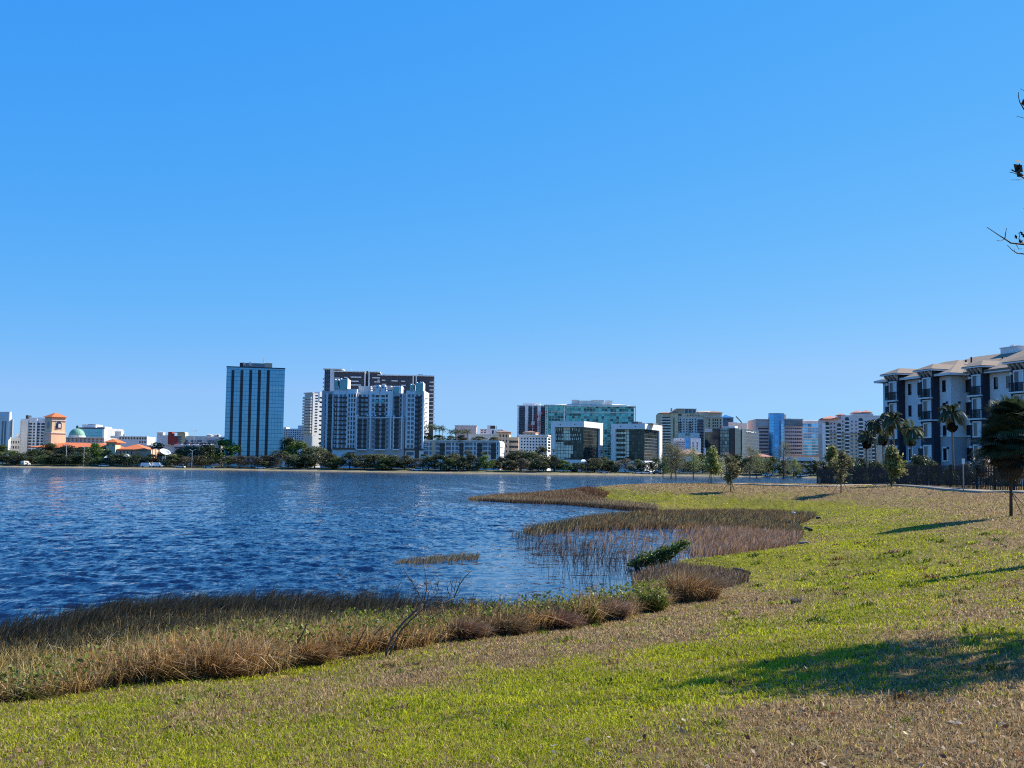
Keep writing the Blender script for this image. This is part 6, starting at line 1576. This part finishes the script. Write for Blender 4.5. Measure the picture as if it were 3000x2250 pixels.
# lawn
g = np.random.default_rng(900)
parts = []
for d0, d1, dens, w0, h0 in ((5.2, 9, 5200, .0060, .040), (9, 15, 2400, .0085, .046), (15, 26, 760, .013, .05), (26, 48, 210, .022, .058), (48, 85, 62, .040, .065), (85, 128, 20, .075, .075)):
    A_ = math.radians(31)
    n = int(dens * A_ * (d1 * d1 - d0 * d0))
    r_ = np.sqrt(g.uniform(d0 * d0, d1 * d1, n)); a_ = g.uniform(-A_, A_, n)
    x, y = r_ * np.sin(a_), r_ * np.cos(a_)
    s = sdist(x, y); k = s > .05
    x, y = x[k], y[k]; z = gz(x, y)
    dr_ = dryness(x, y, z)
    keep = g.uniform(0, 1, len(x)) < np.clip(1.15 - .35 * dr_, 0, 1) * (.25 + .75 * sstep(.33, .56, fbm(x * 5, y * 5, 55, 2)))
    x, y, z, dr_ = x[keep], y[keep], z[keep], dr_[keep]; n = len(x)
    isb = g.uniform(0, 1, n) < np.clip(dr_ * 1.25 - .12, .06, .97)
    lm_ = np.clip(fbm(x * .6, y * .6, 78, 3) + g.normal(0, .22, n), 0, 1)
    cg = blend((.17, .205, .006), (.56, .54, .022), lm_); cb_ = blend((.23, .125, .05), (.64, .46, .26), g.uniform(0, 1, n) ** 1.4)
    c = np.where(isb[:, None], cb_, cg) * g.uniform(.65, 1.25, (n, 1))
    H = h0 * g.uniform(.5, 1.5, n) * np.where(isb, .95, 1); W_ = w0 * g.uniform(.6, 1.5, n)
    an = g.uniform(0, 6.28, n); ln = H * g.uniform(.2, 1.3, n)
    parts.append(blades(g, np.stack([x, y, z - .004], 1), H, W_, np.stack([np.cos(an) * ln, np.sin(an) * ln], 1), c))
# weedy tufts standing above the turf
n = 520; r_ = np.sqrt(g.uniform(30, 1500, n)); a_ = g.uniform(-.5, .5, n); tx, ty = r_ * np.sin(a_), r_ * np.cos(a_); k = sdist(tx, ty) > .5; tx, ty = tx[k], ty[k]; n = len(tx); m_ = 26
sz = np.repeat(g.uniform(.5, 1.5, n) * (1 + r_[k] * .02), m_); x = np.repeat(tx, m_) + g.normal(0, .045, n * m_) * sz; y = np.repeat(ty, m_) + g.normal(0, .045, n * m_) * sz
c = np.repeat(pick(g, [(.10, .14, .012), (.16, .19, .015), (.30, .30, .03), (.30, .19, .09), (.20, .12, .05)], n, .3), m_, 0) * g.uniform(.7, 1.3, (n * m_, 1)); H = .06 * sz * g.uniform(.5, 1.3, n * m_); an = g.uniform(0, 6.28, n * m_)
parts.append(blades(g, np.stack([x, y, gz(x, y) - .004], 1), H, .009 * sz * (1 + np.repeat(r_[k], m_) * .03), np.stack([np.cos(an), np.sin(an)], 1) * (H * .8)[:, None], c))
tag(link('grass', np_mesh('grass', *merge(parts)), BLADE), 'short coarse lawn grass, green with dry brown patches', 'grass', kind='stuff')

# fallen leaves on the lawn
parts = []
for d0, d1, dens, sz in ((5.2, 10, 34, .021), (10, 24, 5.0, .024), (24, 45, .3, .03)):
    n = int(dens * math.radians(31) * (d1 * d1 - d0 * d0)); r_ = np.sqrt(g.uniform(d0 * d0, d1 * d1, n)); a_ = g.uniform(-.54, .54, n); x, y = r_ * np.sin(a_), r_ * np.cos(a_)
    k = (sdist(x, y) > .4) & (g.uniform(0, 1, n) < .12 + .88 * sstep(-.05, .4, a_)); x, y = x[k], y[k]; n = len(x)
    z = gz(x, y) + g.uniform(.015, .04, n)
    parts.append(cards(g, np.stack([x, y, z], 1), sz, pick(g, [(.30, .16, .08), (.40, .27, .16), (.14, .06, .035), (.50, .42, .33), (.20, .09, .05)], n), None, .6, 1.2))
tag(link('fallen_leaves', np_mesh('fallen_leaves', *merge(parts)), LEAFN), 'dry brown fallen leaves scattered over the lawn', 'leaves', kind='stuff')

def G(px, py): v = on_z(px, py, 0.0); return (v.x, v.y)
def D(px, d): return at_d(px, d)
def stuff(name, label, parts, mat=None, cat='reeds'):
    return tag(link(name, np_mesh(name, *merge(parts)), mat or REED), label, cat, kind='stuff')
def reeds(g, x, y, h, w, pal, lean=(.42, .0), lv=.22, z0=-.02, tone=None, hv=.28, land=False):
    n = len(x); H = h * g.uniform(1 - hv, 1 + hv, n) if np.isscalar(h) else h * g.uniform(1 - hv, 1 + hv, n)
    z = np.maximum(gz(x, y), z0) - .01 if land else np.full(n, z0)
    c = pick(g, pal, n, .35)
    if tone is not None: c = c * tone[:, None]
    L = np.stack([lean[0] * H + g.normal(0, lv, n) * H, lean[1] * H + g.normal(0, lv, n) * H], 1)
    W_ = w * g.uniform(.6, 1.4, n)
    return blades(g, np.stack([x, y, z], 1), H, W_, L, c, .4, .15)
BLK = [(.05, .044, .034), (.08, .062, .045), (.04, .043, .03), (.11, .08, .05)]
BLU = [(.040, .055, .040), (.05, .06, .045), (.03, .045, .035), (.07, .065, .04)]
DRYG = [(.42, .26, .085), (.52, .35, .13), (.31, .18, .065), (.60, .45, .23), (.17, .105, .045)]
RUST = [(.19, .10, .05), (.26, .145, .07), (.13, .075, .04), (.32, .20, .11)]
PINKB = [(.29, .195, .125), (.39, .28, .185), (.19, .125, .08), (.48, .38, .27)]
GRNB = [(.13, .17, .02), (.19, .22, .03), (.085, .13, .018), (.24, .24, .05)]
back = [D(-160, 17.6), D(0, 19.0), D(200, 20.6), D(400, 22.0), D(650, 23.4), D(900, 23.6), D(1150, 23.2), D(1350, 22.2), D(1600, 21.8), D(1800, 22.4), D(1960, 24.5)]
front = [P0(*q) for q in ((2050, 1745), (1944, 1780), (1842, 1806), (1752, 1826), (1625, 1848), (1496, 1860), (1342, 1876), (1206, 1900), (1062, 1920), (880, 1950), (796, 1980), (542, 1994), (325, 2014), (145, 2050), (0, 2058), (-160, 2085))]
bed = back + front
x, y = scatter(g, bed, 720)
k = -sdist(x, y) > -9
s = -sdist(x, y)
px_, _ = project(x, y, np.zeros_like(x))
patch = fbm(x * .9, y * .9, 140, 3)
bk = np.interp(px_, [-160, 0, 200, 400, 650, 900, 1150, 1350, 1600, 1800, 1960], [17.6, 19.0, 20.6, 22.0, 23.4, 23.6, 23.2, 22.2, 21.8, 22.4, 24.5])
rel = bk - np.hypot(x, y) * np.cos(np.arctan2(x, y))
parts = []
left = 1 - sstep(1080, 1420, px_)
sh_ = -sdist(x, y); fr_ = np.clip(rel / np.maximum(rel + sh_, .3), 0, 1) + .35 * (patch - .5)     # 0 at the open water, 1 at the lawn
u_ = g.uniform(0, 1, len(x)) + 2.0 * (rel < .1 + 1.1 * fbm(x * .8, y * .8, 144, 3) - .35)
fine_ = fbm(x * 3.3, y * 3.3, 146, 2)
k = (u_ < np.where(fr_ < .33, .95 * (.42 + .58 * left), .45 * left + .06)) & (s > 0) & (fr_ < .62)
parts.append(reeds(g, x[k], y[k], np.where(fr_[k] < .3, .46, .34) * (.62 + .75 * fine_[k]), .014, BLK + BLK + BLU[:1] + [(.11, .08, .05)], (.45, -.02)))
k2 = (g.uniform(0, 1, len(x)) < .45 * (1 - left)) & (rel < 2.2) & (px_ > 1100); parts.append(reeds(g, x[k2], y[k2], .40, .012, BLU, (.2, 0), .14))
OLVG = [(.17, .14, .06), (.22, .17, .08), (.12, .10, .045), (.28, .20, .10)]
k3 = (g.uniform(0, 1, len(x)) < .60 * left) & (fr_ > .28) & (fr_ < .72); parts.append(reeds(g, x[k3], y[k3], .30, .013, OLVG + DRYG[2:3], (.35, -.1), .4))
k3 = (g.uniform(0, 1, len(x)) < .80 * np.maximum(left, .35)) & (fr_ > .55); parts.append(reeds(g, x[k3], y[k3], .34, .013, DRYG, (.3, -.15), .45))
k4 = (g.uniform(0, 1, len(x)) < .018) & (fr_ > .3); parts.append(reeds(g, x[k4], y[k4], .46, .007, [(.5, .4, .28), (.42, .31, .2)], (.5, -.1), .5))
xb, yb = scatter(g, [D(1040, 20.6), D(1150, 20.2), D(1350, 19.6), D(1600, 19.4), D(1850, 20.0), D(1960, 21.0), D(1960, 23.6), D(1800, 22.3), D(1600, 22.0), D(1350, 22.6), D(1150, 23.4), D(1040, 23.6)], 210)
kb = g.uniform(0, 1, len(xb)) < .25 + .75 * sstep(.35, .6, fbm(xb * 1.1, yb * 1.1, 149, 2)); kb &= sdist(xb, yb) < .3
parts.append(reeds(g, xb[kb], yb[kb], .50, .011, BLU + BLK + BLK[:2], (.24, 0), .16))
stuff('reed_bed', 'dark brown reed bed leaning right along the near water edge', parts)
# thick dry grass along the lawn edge
edge = [P0(*q) for q in ((-160, 2092), (0, 2064), (145, 2055), (325, 2020), (542, 2002), (796, 1986), (880, 1955), (1062, 1926), (1206, 1906), (1342, 1882), (1496, 1866), (1625, 1853), (1752, 1832), (1842, 1812), (1944, 1786), (2040, 1750))]
x, y = scatter(g, [(q[0] + .1, q[1] + 2.6) for q in edge] + edge[::-1], 1150)
s = -sdist(x, y); px_, _ = project(x, y, np.zeros_like(x))
cl = fbm(x * 1.7, y * 1.7, 150, 3); cl2 = fbm(x * 1.1 + 9, y * 1.1, 160, 3)
prof = np.interp(px_, [-160, 60, 250, 420, 620, 850, 1000, 1150, 1300, 1500, 1700, 1950, 2060], [.24, .28, .34, .52, .50, .48, .46, .42, .40, .42, .44, .38, .14])
k = (g.uniform(0, 1, len(x)) < sstep(2.5, 1.3, s) * (.35 + .65 * sstep(.35, .6, cl)))
parts = [reeds(g, x[k], y[k], prof[k] * (.75 + .6 * cl[k]), .014, DRYG, (.28, -.18), .45, z0=-.05, land=True)]
gmask = np.interp(px_, [-160, 0, 120, 300, 500, 700, 820, 1000, 1200, 1330, 1500, 1700, 1800, 1950, 2000], [.4, .5, .35, .1, .15, .3, .45, .75, .7, .45, .4, .3, .5, .7, .1])
k = g.uniform(0, 1, len(x)) < gmask * .8 * sstep(.36, .54, cl2) * sstep(2.5, 1.6, s)
tag(stuff('dry_grass', 'tangle of tan dry grass between reeds and lawn', parts, cat='dry grass'))
n = int(k.sum()); hh = np.maximum(gz(x[k], y[k]), 0) + g.uniform(.02, 1, n) * prof[k] * 1.15
stuff('ground_cover', 'green leafy creeper growing through the dry bank grass', [cards(g, np.stack([x[k], y[k], hh], 1), .032, pick(g, GRNB, n, .4), None, .6, .4)], LEAFN, 'creeper')

# mounded tussocks on the bank, each one a plant of its own
TUS = [(905, 1945, 120, 1862, DRYG, 'tan tussock left of the leaning dead shrub'), (450, 1990, 190, 1880, DRYG, 'large golden tussock of long stalks in the near reed bed'), (620, 1985, 150, 1890, DRYG, 'golden tussock right of the largest one'), (60, 2045, 150, 1985, RUST + GRNB, 'dark tussock at the left edge of the picture'),
       (1360, 1872, 120, 1795, PINKB + RUST, 'brown mounded tussock right of the leaning dead shrub'), (1480, 1858, 130, 1780, PINKB + RUST, 'wide brown mounded tussock, second along the bank'), (1630, 1842, 130, 1768, RUST + PINKB, 'reddish brown combed tussock in the middle of the bank'), (1795, 1815, 100, 1738, PINKB, 'rounded greyish brown tussock beside the green vine clump'),
       (1905, 1790, 110, 1718, GRNB, 'green vine covered clump at the right end of the bank'), (2030, 1758, 210, 1650, RUST + DRYG, 'rust coloured tussock with pale stalks at the tip of the reed bed'), (1720, 1828, 60, 1765, GRNB, 'bright green plant between two brown tussocks')]
for i, (px, pb, wpx, ptop, pal, lab) in enumerate(TUS):
    q = on_z(px, pb, .06); k = q.y / FPX; r = wpx * k / 2; H = (pb - ptop) * k
    gg = np.random.default_rng(1000 + i); n = 1500
    a = gg.uniform(0, 6.28, n); rr_ = r * np.sqrt(gg.uniform(0, 1, n)) * .62
    X, Y_ = rr_ * np.cos(a), rr_ * np.sin(a) * .8
    hgt = H * (1.0 - .45 * (rr_ / r) ** 2) * gg.uniform(.6, 1.1, n)
    L = np.stack([np.cos(a) * rr_ * .9 + hgt * (.35 + gg.normal(0, .25, n)), np.sin(a) * rr_ * .8 - hgt * .15 + hgt * gg.normal(0, .25, n)], 1)
    c = pick(gg, pal, n, .35)
    t = thing('tussock', lab, 'grass clump', (q.x, q.y + .15, max(gz1(q.x, q.y + .15), -.05)), 0, 'tussocks on the bank')
    if pal is GRNB:
        V, F, C_ = crown(1100 + i, [(r * .5 * math.cos(j * 1.3), r * .35 * math.sin(j * 1.3), H * (.25 + .09 * j), r * .55) for j in range(6)], 900 / (r * r) * .55, .028, GRNB); link('leaves', np_mesh('leaves', V, F, C_), LEAFN, t)
        k_ = n // 3; V, F, C_ = blades(gg, np.stack([X, Y_, np.full(n, -.03)], 1)[:k_], hgt[:k_], np.full(k_, .012), L[:k_], c[:k_] * .6, .35, .15)
    else:
        V, F, C_ = blades(gg, np.stack([X, Y_, np.full(n, -.03)], 1), hgt, .012 * gg.uniform(.6, 1.4, n), L, c, .3, .15)
    link('blades', np_mesh('blades', V, F, C_), REED, t)

# middle pocket of brown reeds left of the lawn tongue
x, y = scatter(g, [D(1880, 24.2), G(2000, 1762), G(2110, 1728), G(2195, 1706), G(2178, 1692), G(2080, 1672), G(1975, 1664), G(1930, 1672), G(1850, 1700)], 420)
stuff('reed_bed', 'brown reed pocket at the right end of the near bed', [reeds(g, x, y, .30, .015, RUST + PINKB + BLK, (.25, 0), .3, land=True)])
# far bed
fb_ = [G(1515, 1556), G(1600, 1536), G(1700, 1521), G(1800, 1512), G(1900, 1507), G(2100, 1503), G(2250, 1500), G(2392, 1514), G(2335, 1543), G(2350, 1568), G(2328, 1600), G(2230, 1618), G(2120, 1630), G(1985, 1646), G(1900, 1640), G(1800, 1618), G(1680, 1592), G(1560, 1568)]
x, y = scatter(g, fb_, 150)
px_, py_ = project(x, y, np.zeros_like(x))
topd = np.interp(px_, [1515, 1700, 1900, 2100, 2392], [1556, 1521, 1507, 1503, 1512])
band = np.interp(px_, [1515, 1700, 1900, 2100, 2392], [12, 30, 40, 46, 60])
relf = (py_ - topd - 9 * fbm(x * .35, y * .35, 171, 3)) / band; rt = sstep(1950, 2200, px_)
k = (relf < 1) & (relf > -.12) & (g.uniform(0, 1, len(x)) < .45); parts = [reeds(g, x[k], y[k], .40, .026, DRYG[:4] + BLK + BLU[:2] + [(.16, .12, .06), (.20, .14, .08)], (.35, 0), .2)]
kk = k & (fbm(x * .25, y * .25, 170, 2) > .5) & (px_ > 1700); parts.append(reeds(g, x[kk], y[kk], .42, .03, RUST + DRYG[2:3], (.35, 0), .25))
stuff('reed_bed', 'dark reed bed along the back of the far inlet', parts)
k = (relf >= 1) & (g.uniform(0, 1, len(x)) < .05 + .85 * rt); stuff('reed_bed', 'pinkish brown reeds filling the right side of the far inlet', [reeds(g, x[k], y[k], .38, .024, PINKB + DRYG[:2] + RUST[1:2], (.3, 0), .25)])
x, y = scatter(g, [G(1490, 1570), G(1680, 1594), G(1850, 1632), G(1990, 1650), G(1960, 1668), G(1880, 1690), G(1870, 1725), G(1640, 1725), G(1560, 1650)], 10)
x2, y2 = scatter(g, [G(1480, 1560), G(1800, 1612), G(1990, 1648), G(1960, 1664), G(1800, 1660), G(1620, 1640)], 15)
stuff('reeds', 'scattered single reed stems standing in open shallow water', [reeds(g, x, y, .42, .011, BLU + BLK + PINKB[2:3], (.22, 0), .15), reeds(g, x2, y2, .44, .015, BLK + PINKB[:2], (.3, 0), .2)])
# dry grass spit in the distance
x, y = scatter(g, [G(1368, 1465), G(1500, 1472), G(1650, 1477), G(1790, 1488), G(1925, 1500), G(1925, 1492), G(1790, 1480), G(1690, 1466), G(1620, 1455), G(1500, 1455), G(1420, 1459)], 75)
parts = [reeds(g, x, y, .34, .05, [(.34, .25, .13), (.42, .32, .18), (.2, .13, .07)], (.3, 0), .25, land=True)]
x, y = scatter(g, [G(1390, 1466), G(1500, 1473), G(1640, 1478), G(1920, 1503), G(1920, 1497), G(1790, 1484), G(1640, 1474), G(1480, 1469)], 130); parts.append(reeds(g, x, y, .28, .04, BLK + RUST[:1], (.3, 0), .2))
stuff('dry_grass', 'tan grass on the long low spit', parts, cat='dry grass')
x, y = scatter(g, [G(1420, 1461), G(1520, 1466), G(1640, 1473), G(1750, 1479), G(1785, 1471), G(1700, 1458), G(1600, 1456), G(1480, 1457)], 60)
stuff('brushwood', 'rusty brown brush heap on the spit', [reeds(g, x, y, .36, .045, RUST[:3] + DRYG[2:3] + [(.10, .06, .035)], (.35, 0), .3, land=True)], cat='brush')
# tan tuft island
x, y = scatter(g, [G(1145, 1650), G(1230, 1637), G(1330, 1629), G(1405, 1627), G(1395, 1641), G(1300, 1648), G(1200, 1655)], 170)
stuff('grass_island', 'low tan grass islet standing in the water', [reeds(g, x, y, .17, .02, [(.36, .27, .13), (.30, .22, .10), (.18, .15, .07)], (.4, 0), .2)], cat='grass')

# leaning dead shrub
p = on_ground(1140, 1920); t = thing('dead_shrub', 'dead leaning shrub with bare forked branches above the dry bank grass', 'shrub', p)
m = MB()
def pth(pts, r0, r1, dd=0.0):
    q = [np.array(at_y(a, b_, p.y + dd * i)) - np.array(p) for i, (a, b_) in enumerate(pts)]
    m.path(q, [r0 + (r1 - r0) * i / (len(q) - 1) for i in range(len(q))], 6)
pth([(1128, 1926), (1135, 1900), (1152, 1862), (1180, 1825), (1215, 1792), (1240, 1768)], .021, .013, .02)
pth([(1140, 1922), (1150, 1895), (1172, 1850), (1205, 1815), (1245, 1780), (1275, 1762), (1300, 1768), (1330, 1752)], .015, .007, .02)
pth([(1240, 1768), (1225, 1735), (1208, 1705), (1190, 1680), (1182, 1664)], .010, .005); pth([(1240, 1768), (1250, 1725), (1248, 1690), (1242, 1655)], .010, .005)
pth([(1240, 1768), (1270, 1750), (1300, 1746)], .010, .005); pth([(1330, 1752), (1345, 1715), (1362, 1690), (1382, 1672)], .011, .005); pth([(1330, 1735), (1338, 1700), (1328, 1672)], .006, .002); pth([(1345, 1712), (1350, 1690), (1345, 1670)], .005, .002)
pth([(1095, 1862), (1115, 1840), (1136, 1825)], .010, .005); pth([(1275, 1762), (1298, 1790), (1262, 1812)], .012, .006); pth([(1205, 1705), (1195, 1690), (1204, 1672)], .005, .002); pth([(1362, 1690), (1372, 1695), (1380, 1688)], .004, .002)
for j in range(44):
    a, b_ = g.uniform(1160, 1350), g.uniform(1690, 1830); pth([(a, b_ + 20), (a + g.uniform(-14, 20), b_), (a + g.uniform(-20, 34), b_ - g.uniform(8, 26))], .006, .003)
m.build('branches', BARK, t, True)
for pts, r, lab in (([(872, 1885), (890, 1850), (905, 1812), (912, 1790)], .010, 'bare dark stalk leaning right in the dry grass'), ([(800, 1830), (825, 1800), (838, 1760)], .008, 'thin bare stalk standing in the reeds left of the dead shrub'), ([(1040, 1900), (1062, 1860), (1083, 1815)], .009, 'bare stalk just left of the dead shrub')):
    q0 = at_y(*pts[0], 15.6); tt = thing('bare_stalk', lab, 'stalk', q0); MB().path([np.array(at_y(a, b_, 15.6)) - np.array(q0) for a, b_ in pts], [r * (1 - .2 * i) for i in range(len(pts))], 5).build('stem', BARKD, tt, True)
# fallen trunk smothered in green vines
p = on_z(1905, 1655, .1); k = p.y / FPX; t = thing('vine_covered_trunk', 'fallen trunk smothered in bright green vines at the lawn tip', 'shrub', (p.x, p.y, 0))
def loc(px, py): return np.array(at_y(px, py, p.y)) - np.array([p.x, p.y, 0])
MB().path([loc(1860, 1660), loc(1920, 1632), loc(1975, 1606), loc(2015, 1588)], [.10, .09, .06, .03], 8).build('trunk', BARKD, t, True)
V, F, C_ = crown(1300, [(*loc(px, py), r * 1.35 * k) for px, py, r in ((1862, 1650, 14), (1880, 1642, 20), (1900, 1640, 24), (1920, 1634, 24), (1940, 1628, 24), (1955, 1616, 20), (1970, 1608, 17), (1985, 1600, 14), (2000, 1600, 13), (2012, 1588, 10), (1850, 1652, 11), (1935, 1640, 18), (1995, 1590, 9))], 1900, .05, GRNB + DRK[:1], .5)
link('vines', np_mesh('vines', V, F, C_), LEAFN, t)
# driftwood, stone, egret, dead tuft
for pts, r, lab in (([(2150, 1672), (2172, 1676), (2198, 1684)], .06, 'grey driftwood log at the edge of the near brown reeds'), ([(2360, 1548), (2372, 1553), (2380, 1556)], .07, 'short dark log on the lawn right of the far reeds'), ([(2395, 1519), (2402, 1521)], .08, 'small dark stump at the right tip of the far reeds')):
    q0 = on_ground(*pts[0]); tt = thing('driftwood', lab, 'log', q0); MB().path([np.array(on_ground(a, b_)) - np.array(q0) + np.array([0, 0, r * .8]) for a, b_ in pts], [r, r * .9, r * .6][:len(pts)], 8).build('log', BARKD, tt, True)
q0 = on_ground(2352, 1595); tt = thing('driftwood', 'pale grey weathered wood piece beside the pinkish reeds', 'log', q0); MB().path([(-.2, 0, .04), (0, 0, .07), (.14, .05, .10), (.26, 0, .05)], [.03, .05, .04, .02], 8).build('log', surf('weathered_wood', (.28, .25, .22), .9, var=.4, scale=6), tt, True)
q0 = on_z(2325, 1519, .02); tt = thing('egret', 'small white egret standing at the back edge of the reeds', 'bird', (q0.x, q0.y, .1))
MB().path([(-.16, 0, .42), (-.05, 0, .50), (.10, 0, .46), (.22, 0, .40)], [.04, .085, .075, .02], 8).path([(-.13, 0, .48), (-.20, 0, .58), (-.14, 0, .68), (-.19, 0, .78)], [.03, .022, .02, .025], 7).path([(-.19, 0, .78), (-.30, 0, .76)], [.02, .004], 6).build('body', A_TRIM, tt, True)
for s in (-.03, .03): MB().tube((.02, s, -.1), (.03, s, .42), .008, n=5).build('leg', DARKM, tt)
tt.scale = (.6, .6, .6)
q0 = on_ground(2332, 1768); kq = q0.y / FPX; tt = thing('dead_tuft', 'grey dead weed tuft on the lawn near the brown strip', 'weed', q0)
n = 420; a = g.uniform(0, 6.28, n); rr_ = .09 * np.sqrt(g.uniform(0, 1, n)); hg = g.uniform(.05, .20, n)
V, F, C_ = blades(g, np.stack([rr_ * np.cos(a), rr_ * np.sin(a), np.full(n, -.02)], 1), hg, np.full(n, .007), np.stack([np.cos(a) * hg * .35, np.sin(a) * hg * .35], 1), pick(g, [(.22, .19, .17), (.12, .10, .10), (.32, .28, .25)], n), .3)
link('blades', np_mesh('blades', V, F, C_), REED, tt)
